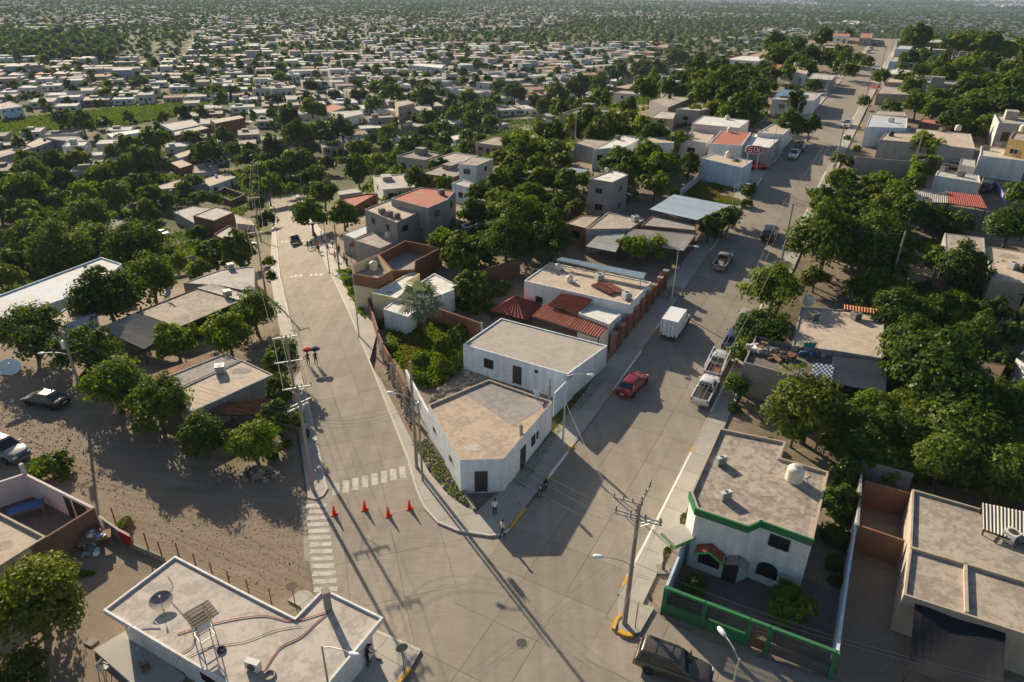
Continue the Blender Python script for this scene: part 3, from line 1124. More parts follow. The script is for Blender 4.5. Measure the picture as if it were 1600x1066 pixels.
# green trimmed house on the right
GH, ghxy, ghz = house('white two-storey house with green trim and cream water tank on its stained roof', 'the white house with green trim',
 [(1124.3, 668.9), (1228, 690), (1219, 714.8), (1295, 737), (1271.4, 842), (1188.7, 812), (1169, 821), (1088.9, 793.6), (1079.7, 768.7)], 5.3, 'white', 'terra', par=.22, auto=0,
 win=[(4, .57, 3.5, 1.35, 1.0)], cap='tan', items=[('bigtank', 1240, 750), ('acs', 1126, 725), ('acs', 1133, 780)])

def gh_details():
 root, xy = GH, ghxy
 sg = 1 if area2(xy) > 0 else -1
 z0 = T(*xy[4])
 # green band under the roof edge
 b = MB()
 for i in (4, 5, 6, 7):
  a, e, n, L_ = edge_frame(xy, i, sg)
  c = a + e * L_ / 2 + n * .06
  b.box((c.x, c.y, ghz + .22 - .28), (L_ + .1, .16, .55), rz=atan2(e.y, e.x))
 b.build('trim_band', W['green'], root)
 # arched ground-floor windows, porch hoods, door on the front
 a, e, n, L_ = edge_frame(xy, 6, sg)
 a2, e2, n2, L2 = edge_frame(xy, 4, sg)
 ex, nx = Vector((e.x, e.y, 0)), Vector((n.x, n.y, 0))

 def on(u, z, o=0.05):
  p = a + e * (u * L_) + n * o if u < 2 else a2 + e2 * ((u - 2) * L2) + n * o
  return Vector((p.x, p.y, z0 + z))

 def arch(u, z, w, h, off=0.0):
  f = MB()
  pts = [(-w / 2, 0), (w / 2, 0)] + [(w / 2 * cos(t), h * .55 + h * .45 * sin(t)) for t in np.linspace(0, pi, 9)]
  vs = [on(u, z, off) + ex * x + Vector((0, 0, y)) for x, y in pts]
  m = len(vs)
  vs += [v + nx * .06 for v in vs]
  order = list(range(m))
  f.add(vs, [tuple(range(m, 2 * m)), tuple(reversed(range(m)))] + [(i, (i + 1) % m, m + (i + 1) % m, m + i) for i in range(m)])
  o = f.build('arched_window', X['glass'], root)
  g = MB()
  for k in range(-2, 3):
   g.box(on(u, z, off) + ex * (k * w / 6) + nx * .08 + Vector((0, 0, h * .42)), (.03, .03, h * .8), ax=(ex, nx, Vector((0, 0, 1))))
  for q in (.2, .55):
   g.box(on(u, z, off) + nx * .08 + Vector((0, 0, h * q)), (w * .92, .03, .03), ax=(ex, nx, Vector((0, 0, 1))))
  g.build('grille', X['dsteel'], o)
 arch(.58, .75, 1.5, 1.35, .02)
 arch(2.66, .75, 1.4, 1.25, .02)
 MB().box(on(2.3, 1.3, .2), (.75, .45, .6), ax=(ex, nx, Vector((0, 0, 1)))).build('window_cooler', X['sheetg'], root)
 d = MB()
 d.box(on(.14, 1.02, .04), (1.0, .1, 2.05), ax=(ex, nx, Vector((0, 0, 1))))
 d.build('door', X['dsteel'], root)
 # gabled red tile hood with green edge over the left window
 hood, tr = MB(), MB()
 for s in (-1, 1):
  p0, p1 = on(.58, 2.75, 0), on(.58 + s * .3, 2.15, 0)
  for k in range(6):
   q0, q1 = p0.lerp(p1, k / 6), p0.lerp(p1, (k + 1) / 6)
   hood.bar(q0 + nx * .02, q0 + nx * .75 - Vector((0, 0, .1)), (q1 - q0).length * .98, .1)
  tr.bar(p0 + nx * .74 - Vector((0, 0, .2)), p1 + nx * .74 - Vector((0, 0, .2)), .06, .16)
 hood.build('tiled_hood', X['tile'], root)
 tr.build('hood_trim', W['lime'], root)
 hd = MB()
 q = on(.02, 2.55, 0)
 for s in (-1, 1):
  hd.bar(q + ex * (.02 * s) + nx * .45 + Vector((0, 0, .02)), q + ex * (s * .75) + nx * .45 - Vector((0, 0, .35)), .95, .09)
 hd.build('porch_hood', X['dconcrete'], root)
 # small corner balcony slab with green edge
 c = Vector(xy[7])
 k = MB()
 k.box((c.x - .9, c.y + .1, z0 + 2.75), (1.9, 1.5, .14), rz=.5)
 k.build('balcony_slab', X['concrete'], root)
 k = MB()
 k.box((c.x - .9, c.y + .1, z0 + 2.62), (1.98, 1.58, .14), rz=.5)
 k.build('balcony_trim', W['lime'], root)

gh_details()
# right edge: big tan roof
BR_, brxy, brz = house('large tan-roofed building with low parapet ribs and a black shade net in front', 'the large tan-roofed building',
 [(1425.5, 764), (1534, 795), (1660, 826), (1640, 1003), (1412, 929), (1421.7, 855.5)], 3.1, 'tan', 'tan', par=.2, auto=0, cap='tan', items=[('ac', 1577, 845)])
HS, hsxy, hsz = house('house with two joined pale roofs and a white tank beside the street', 'the two-roofed house with a white tank',
 [(1252, 480), (1318.5, 484), (1382, 493), (1379, 560), (1306, 548), (1237, 540)], 3.0, 'grey', 'peach', par=.12, auto=0,
 items=[('bigtank', 1262, 476, .55), ('bac', 1270, 499), ('bac', 1336, 499)])
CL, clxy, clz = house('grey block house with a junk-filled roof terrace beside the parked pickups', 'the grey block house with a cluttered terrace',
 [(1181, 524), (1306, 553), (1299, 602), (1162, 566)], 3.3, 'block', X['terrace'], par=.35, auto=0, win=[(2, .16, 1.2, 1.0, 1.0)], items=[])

# ------------------------------------------------------------------ left bank
HOUSES = [
 ('long flat house with a half-shaded white roof on the far left', 'the long white-roofed house on the left', [(-14, 466), (158, 402), (190, 412), (177, 424), (201, 432), (0, 501), (-16, 505)], 3.2, 'blue', 'bluew', .2, 1, []),
 ('low white annex with two dark windows in front of the long white-roofed house', 'the low white annex', [(72, 501), (112, 476), (150, 489), (98, 509)], 2.7, 'blue', 'peach', .12, 1, []),
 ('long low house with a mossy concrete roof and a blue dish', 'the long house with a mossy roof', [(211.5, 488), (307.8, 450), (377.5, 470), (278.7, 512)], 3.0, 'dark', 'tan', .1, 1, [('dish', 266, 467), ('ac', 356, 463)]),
 ('pale two-part roof behind the grey sheet lean-to', 'the pale two-part roof', [(286, 442), (346, 421), (398, 416), (398, 457), (343, 446)], 2.8, 'grey', 'pale', .1, 0, [('ac', 361, 420)]),
 ('long low house with a sunlit white roof strip behind the roadside trees', 'the sunlit white roof strip', [(272, 611), (378, 562), (427, 585), (296, 645)], 2.7, 'grey', 'peach', .1, 0, [('ac', 345, 582)]),
 ('narrow grey-roofed house beside the sunlit white roof strip', 'the narrow grey roof', [(235.6, 598), (352, 551.5), (375, 562), (272, 609)], 2.6, 'grey', 'grey', .1, 0, []),
 ('brick cube of an upper room on a half-built house above the white car', 'the half-built brick house', [(301.5, 337), (338, 323), (366, 331), (334, 345)], 5.4, 'brick', 'pale', .15, 1, []),
 ('grey low roof behind the half-built brick house', 'the grey low roof', [(271, 331), (301, 322), (336, 326), (304, 349)], 2.9, 'grey', 'pale', .1, 0, []),
 ('pink-walled front room with a flat roof beside the half-built brick house', 'the pink front room', [(366, 334), (392, 344), (398, 352), (370, 349)], 3.6, 'pink', 'peach', .1, 1, []),
 ('terrace roof with a washing tub below the half-built brick house', 'the terrace with a tub', [(334, 366), (357, 352), (382, 362), (352, 375)], 2.8, 'brick', 'pale', .25, 0, []),
 ('long cream-roofed house among trees left of the falling street', 'the long cream roof', [(244.5, 291), (294, 276.5), (328, 287), (252, 296)], 2.8, 'grey', 'peach', .08, 1, []),
 ('small white house with two windows and a roof tank near the falling street', 'the small white house with a roof tank', [(313, 281.5), (352, 270.5), (368.6, 276.5), (328, 291)], 2.9, 'white', 'peach', .08, 1, [('tank', 338, 277, .45)]),
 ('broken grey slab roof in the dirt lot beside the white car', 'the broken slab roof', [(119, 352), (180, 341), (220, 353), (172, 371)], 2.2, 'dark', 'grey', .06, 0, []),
 # towards the green field
 ('tan flat roof at the left edge below the green field', 'the tan roof at the left edge', [(-22, 240), (38, 228), (50, 231), (0, 246)], 3.0, 'grey', 'tan', .1, 1, []),
 ('pale roof with dark tank beside the tan roof below the green field', 'the pale roof below the field', [(40, 226), (62, 215), (82, 220), (52, 231)], 3.0, 'grey', 'peach', .1, 1, [('btank', 70, 220)]),
 ('long grey warehouse roof below the green field', 'the grey warehouse', [(70, 214), (122, 213), (142, 225), (86, 218)], 3.6, 'grey', 'grey', .05, 0, []),
 ('narrow white roof below the green field', 'the narrow white roof', [(166, 209), (216, 202), (224, 206), (174, 214)], 3.0, 'white', 'white', .1, 1, []),
 ('bluish flat roof at the corner of the green field', 'the bluish roof by the field', [(250, 194), (299, 186), (313, 195), (270, 204)], 3.6, 'blue', 'pale', .2, 1, []),
 ('red brick house in front of the bluish roof by the green field', 'the red brick house by the field', [(271, 204), (312, 195), (327, 200), (273, 212)], 3.2, 'brick', 'pale', .1, 1, []),
 ('brick two-storey block right of the green field', 'the brick block right of the field', [(328, 187), (375, 180), (382, 184), (336, 193)], 5.4, 'brick', 'peach', .1, 1, []),
 ('house under a white folded metal roof right of the green field', 'the white folded metal roof', [(329, 222), (354, 208), (365, 210), (347, 226)], 3.2, 'grey', 'white', .05, 0, []),
 ('small cream-roofed white house with a dark door among the left trees', 'the small cream-roofed white house', [(271, 242), (299, 233), (309, 238), (280, 247)], 3.0, 'white', 'peach', .1, 1, []),
 ('low cream roof in front of the small cream-roofed white house', 'the low cream roof', [(266, 254), (284, 249), (301, 257), (281, 263)], 2.8, 'brick', 'peach', .1, 0, []),
 ('pale two-storey house across the road from the green field', 'the pale house across the field road', [(0, 162), (15, 158), (35, 166), (0, 171)], 5.4, 'blue', 'tan', .15, 1, []),
 # centre, behind
 ('tall beige three-storey house rising above the trees', 'the tall beige house', [(616.6, 158), (636, 155.5), (648, 161), (622, 167)], 8.2, 'beige', 'beige' if 0 else 'tan', .3, 1, []),
 ('beige two-storey wing beside the tall beige house', 'the beige wing', [(641, 167), (673, 162), (675, 172), (643, 175)], 5.4, 'beige', 'pale', .25, 1, []),
 ('low house with a red tile-coloured roof left of the tall beige house', 'the low red roof', [(493.7, 169.7), (521, 163), (542, 167), (514, 176)], 3.0, 'pink', 'red', .1, 1, []),
 ('white-walled house with a pale roof left of the tall beige house', 'the white-walled pale roof', [(516.5, 175), (562, 172), (566, 178), (531, 186)], 4.0, 'white', 'pale', .1, 1, []),
 ('low white house with a brick yard below the low red roof', 'the low white house with a brick yard', [(482, 186), (522, 180), (534, 188), (508, 195)], 3.0, 'white', 'peach', .1, 1, []),
 ('long white school building with a blue band across the valley', 'the long white school building', [(639, 101.5), (652, 98.5), (695, 101), (690, 106.5)], 6.0, 'white', 'white', .3, 1, []),
 ('long white shed roof among dark trees in the middle', 'the long white shed roof', [(703, 213.5), (735, 204.5), (746, 207), (712, 219)], 3.2, 'blue', 'white', .1, 1, []),
 ('white two-storey tower house with a rubble-strewn roof behind dense trees', 'the white tower house', [(716.7, 256), (737, 244.5), (771, 248), (744.5, 258.5)], 5.6, 'white', 'mixed', .1, 1, []),
 ('grey lower block in front of the white tower house', 'the grey lower block', [(706, 286), (722, 280), (741, 286), (733, 293)], 3.4, 'blue', 'pale', .15, 1, []),
 ('big unfinished grey two-storey house with a broad pale roof', 'the big grey two-storey house', [(569.7, 327), (607.7, 312), (668.5, 324.6), (620, 348)], 5.6, 'block', 'peach', .15, 1, [('bac', 597, 334), ('bac', 609, 338), ('bac', 621, 341), ('bac', 651, 326)]),
 ('two-storey house with a red roof joined to the big grey house', 'the red-roofed two-storey house', [(611, 310), (656, 293), (711.6, 298), (699, 312), (668.5, 325)], 5.7, 'grey', 'red', .12, 1, [('bac', 690, 304)]),
 ('low brick house with a red roof above the big street tree', 'the low brick house with a red roof', [(528, 310.7), (570, 303), (590, 302), (554.5, 322)], 3.0, 'brick', 'red', .2, 1, []),
 ('pale low roof behind the low red roof above the big street tree', 'the pale low roof', [(527, 298), (556, 293), (566, 300), (530, 305)], 2.8, 'grey', 'pale', .1, 0, []),
 ('small shop under a blue-white roof beside the street crowd', 'the small blue-white roof', [(535.5, 366), (575, 351), (586, 359), (554, 373)], 3.0, 'grey', 'bluew', .06, 0, []),
 ('flat roof littered with rubble beside the red sheet awning', 'the rubble-littered roof', [(553, 375), (586, 362), (622, 376), (594, 388)], 3.0, 'grey', 'mixed', .1, 0, [('tank', 607, 371, .5)]),
 ('yellow house crowned by unfinished red brick walls', 'the yellow house with brick parapets', [(550, 414), (590, 398), (612, 423), (590, 435), (552, 428)], 4.7, 'yellow', 'grey', 1.2, 0, [('tank', 584, 421, .6)]),
 ('roofless red brick annex joined behind the yellow house', 'the roofless brick annex', [(591, 398), (633, 376), (690, 387), (649, 408), (648, 421), (613, 423)], 3.4, 'brick', 'grey', 1.6, 0, []),
 ('flat white-roofed house in front of the yellow house', 'the flat white roof', [(581, 457.6), (643, 424.7), (656, 428), (636, 439), (646, 444), (620, 466)], 3.0, 'yellow', 'white', .12, 0, []),
 ('second flat white roof with a notch behind the fan palm', 'the notched white roof', [(646, 447), (679, 427), (714, 445), (705, 449), (710, 452), (686, 462)], 3.0, 'white', 'white', .12, 0, []),
 ('small white porch roof right beside the fan palm', 'the small white porch roof', [(599, 483), (615, 471), (650, 486), (637, 495)], 2.6, 'white', 'white', .08, 0, []),
 # hillside between the streets
 ('square grey block tower with a whitewashed roof among hillside trees', 'the grey block tower', [(920, 279), (960, 265), (982, 273), (957, 285)], 5.8, 'block', 'white', .12, 1, [('tank', 948, 268, .35)]),
 ('flat tan roof left of the green metal sheets', 'the flat tan roof', [(916.5, 358), (949.5, 332), (1010, 341), (985, 357)], 3.0, 'grey', 'tan', .1, 0, [('ac', 992, 346)]),
 ('mossy low roof at the left of the green metal sheets', 'the mossy low roof', [(883.6, 349), (909, 336.5), (936.8, 338), (916, 357)], 2.8, 'brick', 'tan', .08, 1, []),
 ('brown flat roof between the grey sheets and the blue canopy', 'the brown flat roof', [(1002, 352), (1018, 338), (1086, 346), (1087, 360)], 3.0, 'dbrick', 'grey', .1, 0, []),
 ('white shop with a pale roof and tank beside the grassy lot', 'the white shop by the grassy lot', [(1096, 247), (1114, 240), (1176, 251), (1160, 262)], 3.6, 'blue', 'peach', .1, 0, [('tank', 1138, 246, .6)]),
 ('white house with a bright red roof and a dark carport', 'the white house with a red roof', [(1108, 224), (1127, 204), (1173.6, 207), (1159, 227.5)], 4.2, 'white', 'red', .1, 1, [('tank', 1140, 207, .55)]),
 ('wide white-topped house with a brick-red front band', 'the wide white-topped house', [(1081, 193), (1099, 180.5), (1171, 188), (1155, 200)], 4.0, 'pink', 'white', .1, 0, [('tank', 1136, 187, .5)]),
 ('cream house with dark red doors left of the red-roofed house', 'the cream house with red doors', [(1063.5, 218), (1081, 204.5), (1116, 210), (1104, 223)], 3.2, 'pink', 'peach', .1, 1, [('ac', 1080, 215)]),
 ('dark green-walled house with a tan roof below hillside trees', 'the green-walled house', [(898, 223), (914, 216.6), (952, 220.5), (930, 232)], 3.2, 'grey', 'tan', .1, 0, []),
 ('long white roof beside the green-walled house', 'the long white hillside roof', [(926.7, 233.5), (974.8, 211), (1007.7, 214), (978, 229)], 3.2, 'white', 'white', .1, 1, [('bac', 965, 218)]),
 ('cream roof with a tank hidden partly by a spreading tree', 'the cream roof with a tank', [(1002.6, 223), (1028, 204.5), (1073, 208), (1052, 223)], 3.2, 'white', 'peach', .1, 0, [('tank', 1041, 206, .55)]),
 ('long grey block house with a tan roof on the hillside', 'the long grey block house', [(1015, 157), (1040.7, 149.5), (1082, 152.5), (1044, 168)], 3.4, 'block', 'tan', .1, 0, [('btank', 1046, 154)]),
 ('flat pale slab house below the long grey block house', 'the flat pale slab house', [(1016, 184), (1030, 173), (1056, 176), (1052, 186)], 3.0, 'tan', 'pale', .1, 0, []),
 ('grey house with a dark doorway beside the wide white-topped house', 'the grey house with a dark doorway', [(1056, 170), (1084, 165), (1120, 168.5), (1092, 173)], 3.4, 'grey', 'pale', .1, 1, []),
 ('white house on the hillside above the long grey block house', 'the white hillside house', [(1034, 125), (1046, 121.5), (1068, 123), (1054, 130)], 5.2, 'white', 'peach', .15, 1, []),
 ('low tan roof on the hillside among dense trees', 'the low tan hillside roof', [(960, 136), (985, 131), (1002, 133), (980, 139)], 3.0, 'brick', 'tan', .1, 0, []),
 ('white roof at the upper hillside edge facing the valley', 'the white roof on the upper hillside', [(932, 125), (950, 118), (972, 121), (962, 127)], 3.0, 'white', 'white', .1, 1, []),
 ('wide concrete house high on the wooded hillside', 'the wide concrete house', [(992, 95.5), (1000, 92.5), (1028, 95), (1027, 100)], 4.8, 'grey', 'pale', .1, 1, []),
 ('brick house high on the wooded hillside', 'the brick hillside house', [(1026, 72), (1034, 69.5), (1046, 71), (1042, 75)], 4.0, 'brick', 'tan', .1, 1, []),
 ('yellow-fronted small house in the middle of the wooded slope', 'the yellow-fronted small house', [(853, 153), (868, 147), (886, 149), (872, 156)], 3.6, 'yellow', 'pale', .1, 1, []),
 ('white flat house beside the upper end of the straight street', 'the white flat house by the upper street', [(1134, 92.5), (1160, 87), (1202, 89), (1185, 96)], 3.4, 'white', 'white', .1, 1, []),
 # along the straight street, left side
 ('white-topped house along the left pavement of the straight street', 'the white-topped house on the left pavement', [(1184, 207), (1208, 193.5), (1240.5, 195), (1224, 210)], 3.6, 'white', 'peach', .12, 1, [('bac', 1232, 199)]),
 ('house with a broad white roof left of the straight street near the sign', 'the broad white roof near the sign', [(1160, 227), (1178, 208), (1222, 214), (1203, 231)], 3.4, 'grey', 'white', .12, 0, [('ac', 1196, 210)]),
 ('low house carrying dark blue solar panels beside the straight street', 'the house with dark blue solar panels', [(1207, 155), (1222, 141), (1284, 146), (1272, 157)], 3.2, 'white', 'pale', .12, 1, []),
 ('white two-part house behind the street trees halfway up the straight street', 'the white two-part house', [(1217, 110), (1232, 102), (1263, 108), (1260, 116)], 3.4, 'white', 'peach', .12, 1, [('tank', 1243, 103, .6)]),
 ('pinkish low house halfway up the straight street', 'the pinkish low house', [(1185, 106), (1204, 97), (1226, 99), (1215, 108)], 3.2, 'pink', 'red', .1, 0, []),
 ('grey-roofed low house with a parapet beside the street lamps', 'the grey-roofed low house', [(1262, 123), (1270, 114), (1307, 118), (1300, 125)], 3.2, 'grey', 'pale', .1, 1, []),
 ('white cube house near the top of the straight street', 'the white cube house', [(1312.7, 35), (1319, 31.7), (1344, 33), (1341, 38)], 5.0, 'white', 'white', .3, 1, []),
 ('long low red-roofed house below the white cube house', 'the long low red roof', [(1297, 55), (1301, 52), (1328, 53), (1326, 57)], 3.4, 'white', 'red', .1, 1, []),
 ('small red-topped house by the pavement near the top of the straight street', 'the small red-topped house', [(1343, 59), (1346, 52), (1363, 52), (1362, 60)], 3.4, 'grey', 'red', .1, 1, []),
 ('brown house under trees on the left near the top of the straight street', 'the brown upper house', [(1286, 74), (1292, 69), (1334, 71), (1330, 76)], 3.2, 'dbrick', 'pale', .1, 0, []),
 # along the straight street, right side
 ('dark block house with a white parapet right of the upper street', 'the dark block house', [(1403, 63.5), (1413, 59), (1474, 62), (1471, 67)], 4.8, 'dbrick', 'pale', .15, 1, []),
 ('pale blue low house in front of the dark block house', 'the pale blue low house', [(1399, 76), (1406, 71), (1454, 73), (1452, 79)], 3.2, 'blue', 'bluew', .1, 0, []),
 ('tan flat roof with white walls right of the upper street', 'the tan roof with white walls', [(1390, 96), (1397, 89), (1432, 91), (1430, 98)], 3.6, 'blue', 'peach', .1, 0, []),
 ('long roof with three tanks right of the upper street', 'the long roof with three tanks', [(1385, 115), (1393, 108), (1466, 112), (1463, 120)], 3.4, 'white', 'white', .12, 0, [('tank', 1403, 111, .5), ('tank', 1447, 112, .5), ('tank', 1435, 110.5, .5)]),
 ('cream house beside the red market canopy', 'the cream house by the red canopy', [(1383, 128), (1390, 120), (1432, 122), (1428, 130)], 3.4, 'tan', 'peach', .12, 0, [('tank', 1402, 123, .5)]),
 ('low rubble-strewn roof behind the red market canopy', 'the rubble-strewn roof by the red canopy', [(1370, 146), (1378, 131), (1425, 135), (1420, 148)], 2.6, 'tan', 'mixed', .1, 0, []),
 ('house with a blue-white roof and teal front right of the street', 'the blue-white roof with a teal front', [(1353, 198), (1361, 178), (1418, 184), (1417, 200)], 3.6, 'blue', 'bluew', .1, 0, [('ac', 1392, 191)]),
 ('narrow tan roof behind the blue-white roof with a teal front', 'the narrow tan roof', [(1364, 178), (1369, 172), (1414, 175), (1416, 182)], 3.0, 'tan', 'tan', .1, 0, []),
 ('long tan and white roof with black tank behind the grey wall', 'the long roof behind the grey wall', [(1374, 218), (1393, 200), (1436, 201), (1517, 209), (1524, 233), (1440, 224)], 3.3, 'grey', 'peach', .1, 0, [('btank', 1392, 213), ('tank', 1496, 204, .6), ('bac', 1426, 206), ('bac', 1471, 206)]),
 ('dark brick shed behind the long roof', 'the dark brick shed', [(1437, 190), (1440, 185), (1488, 188), (1487, 198)], 2.9, 'dbrick', 'red', .1, 0, [('btank', 1455, 186)]),
 ('wide carport house with a grey roof at the right edge', 'the wide carport house', [(1531, 243), (1533, 228), (1604, 236), (1606, 252)], 3.4, 'white', 'pale', .15, 0, [('bac', 1541, 235), ('bac', 1558, 231)]),
 ('ochre upper room with brown doors on the wide carport house', 'the ochre upper room', [(1577, 216), (1584, 206), (1612, 209), (1610, 222)], 6.2, 'ochre', 'tan', .2, 1, [('tank', 1598, 206, .7)]),
 ('white house with a red-edged roof behind the rust-red sheets', 'the white house with a red-edged roof', [(1461, 274), (1466, 266), (1530, 274), (1532, 286)], 3.2, 'white', 'pale', .1, 0, [('bac', 1474, 268), ('bac', 1501, 276)]),
 ('bare tan slab roof behind the right-hand trees', 'the bare tan slab roof', [(1476, 364), (1538, 371.5), (1540, 399), (1478, 401)], 3.0, 'grey', 'tan', .06, 0, []),
 ('wide peach roof at the right edge above the blue awning', 'the wide peach roof at the right edge', [(1539, 384), (1606, 394), (1606, 444), (1549.6, 436)], 3.0, 'tan', 'peach', .1, 0, [('ac', 1581, 420)]),
 ('brown flat roof deep among the right-hand trees', 'the brown roof among the trees', [(1515, 560), (1572, 570.5), (1552, 606), (1522, 601)], 2.8, 'dbrick', M('brown_flat_roof', (.16, .115, .08), .95, .25, .6), .05, 0, []),
 ('white-walled house corner at the right edge below the trees', 'the white-walled corner', [(1588, 560), (1602, 545), (1640, 556), (1625, 590)], 3.0, 'white', 'terra', .1, 0, []),
 ('grey wall-like house with a carport beside the long roof', 'the grey carport house', [(1499, 256), (1502, 247), (1524, 250), (1524, 262)], 2.9, 'grey', 'pale', .1, 0, []),
]
for (lb, rf, P, h, wl, ro, pa, au, it) in HOUSES:
 house(lb, rf, P, h, wl, ro, pa, au, items=it, band=(1.5, 'brick') if wl == 'yellow' and pa > 1 else None)
# ------------------------------------------------------------------ small houses of the hill and the valley
WALLC = [(.56, .55, .53), (.50, .47, .43), (.40, .36, .30), (.33, .31, .29), (.24, .13, .09), (.44, .34, .28), (.38, .44, .50), (.50, .44, .31), (.64, .63, .61), (.26, .22, .19)]
ROOFC = [(.44, .39, .33), (.50, .46, .41), (.34, .30, .26), (.27, .24, .21), (.56, .55, .53), (.32, .16, .11), (.38, .32, .26)]

def proto_house(k):
 """one of the small valley houses, 1 m cube units scaled per copy; parts: wall, roof, door, windows"""
 r = random.Random(k)
 wcol = WALLC[k % len(WALLC)]
 rcol = ROOFC[(k * 3 + k // 5) % len(ROOFC)]
 wm = M('valley_wall', wcol, .9, .15, 1.2, stain=.3, stainc=tuple(v * .6 for v in wcol))
 rm = M('valley_roof', rcol, .95, .16, 1.2, stain=.5, stainc=tuple(v * .5 for v in rcol), sscale=.8)
 parts = []
 b = MB()
 P = [(-.5, -.5), (.5, -.5), (.5, .5), (-.5, .5)]
 Q = [(-.48, -.485), (.48, -.485), (.48, .485), (-.48, .485)]
 b.prism(P, -.2, 1, top=False)
 vs = [(p[0], p[1], 1) for p in P + Q] + [(p[0], p[1], .93) for p in Q]
 b.add(vs, [(i, (i + 1) % 4, 4 + (i + 1) % 4, 4 + i) for i in range(4)] + [(4 + i, 4 + (i + 1) % 4, 8 + (i + 1) % 4, 8 + i) for i in range(4)])
 parts.append(('wall', b, wm))
 b = MB().prism([(p[0] * .99, p[1] * .99) for p in Q], .9, .94)
 if r.random() < .5:
  b.prism([(-.3, .1), (.0, .1), (.0, .35), (-.3, .35)], .94, 1.25)
 parts.append(('roof', b, rm))
 for s in (-1, 1):
  for t, kind in ((-.27, 'window'), (.02, 'door'), (.3, 'window')):
   b = MB()
   hh = (.62, .34) if kind == 'door' else (.32, .3)
   b.box((t, s * .5, hh[0] / 2 if kind == 'door' else .52), (.13 if kind == 'door' else .17, .014, hh[0] if kind == 'door' else .32))
   parts.append((kind, b, X['dsteel'] if kind == 'door' else X['glass']))
 for s in (-1, 1):
  b = MB().box((s * .5, r.uniform(-.25, .25), .52), (.014, .1, .3))
  parts.append(('window', b, X['glass']))
 out = []
 for nme, mb, mt in parts:
  me = bpy.data.meshes.new(nme)
  me.from_pydata(mb.v, [], mb.f)
  me.materials.append(mt)
  out.append((nme, me))
 return out

HNAMES = ['white', 'cream', 'tan', 'grey', 'red brick', 'pinkish', 'pale blue', 'yellowish', 'bright white', 'brown']
PROTO = [proto_house(k) for k in range(20)]
# ------------------------------------------------------------------ trees
def crown_arrays(seed, nclump, nleaf, size, flat=.78, droop=.0, elong=1.0):
 """unit crown: nleaf two-triangle leaf cards on nclump clumps inside a lumpy ball of radius 1"""
 g = np.random.default_rng(seed)
 d = g.normal(size=(nclump, 3))
 d /= np.linalg.norm(d, axis=1, keepdims=True)
 d[:, 2] = np.where(d[:, 2] < -.6, -d[:, 2] * .6, d[:, 2])
 lump = 1 + .3 * np.sin(d[:, 0] * 3.1 + seed) * np.cos(d[:, 1] * 2.7 + seed * 1.7) + g.uniform(-.3, .16, nclump)
 rad = (.45 + .42 * g.uniform(size=nclump) ** .5) * lump
 cc = d * rad[:, None]
 cr = g.uniform(.22, .4, nclump)
 k = g.integers(0, nclump, nleaf)
 e = g.normal(size=(nleaf, 3))
 e /= np.linalg.norm(e, axis=1, keepdims=True)
 e[:, 2] = np.where(e[:, 2] < -.2, -e[:, 2], e[:, 2])
 p = cc[k] + e * (cr[k] * g.uniform(.55, 1.05, nleaf))[:, None]
 p[:, 2] = p[:, 2] * flat * elong - droop * (p[:, 0] ** 2 + p[:, 1] ** 2)
 nrm = e * .75 + p * .5 + g.normal(size=(nleaf, 3)) * .42 + np.array([0, 0, .25])
 nrm /= np.linalg.norm(nrm, axis=1, keepdims=True)
 t = np.cross(nrm, g.normal(size=(nleaf, 3)))
 t /= np.linalg.norm(t, axis=1, keepdims=True)
 b = np.cross(nrm, t)
 s = (size * g.uniform(.65, 1.35, nleaf))[:, None]
 a = .62
 v = np.stack([p - t * s, p - b * s * a + nrm * s * .18, p + t * s, p + b * s * a + nrm * s * .18], 1)
 return v.reshape(-1, 3)

def quad_mesh(name, v, mat, tint=None, col=None):
 n = len(v) // 4
 me = bpy.data.meshes.new(name)
 me.vertices.add(n * 4)
 me.vertices.foreach_set('co', v.astype(np.float32).ravel())
 me.loops.add(n * 4)
 me.loops.foreach_set('vertex_index', np.arange(n * 4, dtype=np.int32))
 me.polygons.add(n)
 me.polygons.foreach_set('loop_start', np.arange(0, n * 4, 4, dtype=np.int32))
 me.polygons.foreach_set('loop_total', np.full(n, 4, dtype=np.int32))
 me.materials.append(mat)
 if tint is not None:
  at = me.attributes.new('tint', 'FLOAT', 'FACE')
  at.data.foreach_set('value', tint.astype(np.float32))
 if col is not None:
  at = me.attributes.new('col', 'FLOAT_COLOR', 'FACE')
  at.data.foreach_set('color', np.concatenate([col, np.ones((n, 1))], 1).astype(np.float32).ravel())
 me.update(calc_edges=True)
 return me

CROWN, TRUNK = {}, []
for kind, fl, ds in (('d', .92, .04), ('l', .86, .03), ('m', .74, .12)):
 for lod, (nc, nl, sz) in enumerate(((90, 7200, .056 if kind != 'm' else .048), (50, 1900, .112), (26, 330, .25))):
  for var in range(5 if lod else 6):
   CROWN.setdefault((kind, lod), []).append(quad_mesh('crown', crown_arrays(var * 17 + lod * 5 + ord(kind), nc, nl, sz, fl, ds), LEAF[kind]))

def trunk_mesh(seed, zc=.98):
 r = random.Random(seed)
 b = MB()
 fx, fy = r.uniform(-.08, .08), r.uniform(-.08, .08)
 top = Vector((fx, fy, zc * .62))
 b.tube([(0, 0, -.12), (fx * .3, fy * .3, .25), top], [.085, .06, .05], 7)
 for k in range(5):
  t = 2 * pi * k / 5 + r.uniform(-.4, .4)
  e = Vector((cos(t) * .55, sin(t) * .55, zc + r.uniform(-.1, .35)))
  m = top.lerp(e, .5) + Vector((0, 0, .06))
  b.tube([top - Vector((0, 0, .05)), m, e], [.04, .028, .012], 5)
 me = bpy.data.meshes.new('trunk')
 me.from_pydata(b.v, [], b.f)
 me.materials.append(X['bark'])
 me.polygons.foreach_set('use_smooth', [True] * len(me.polygons))
 return me

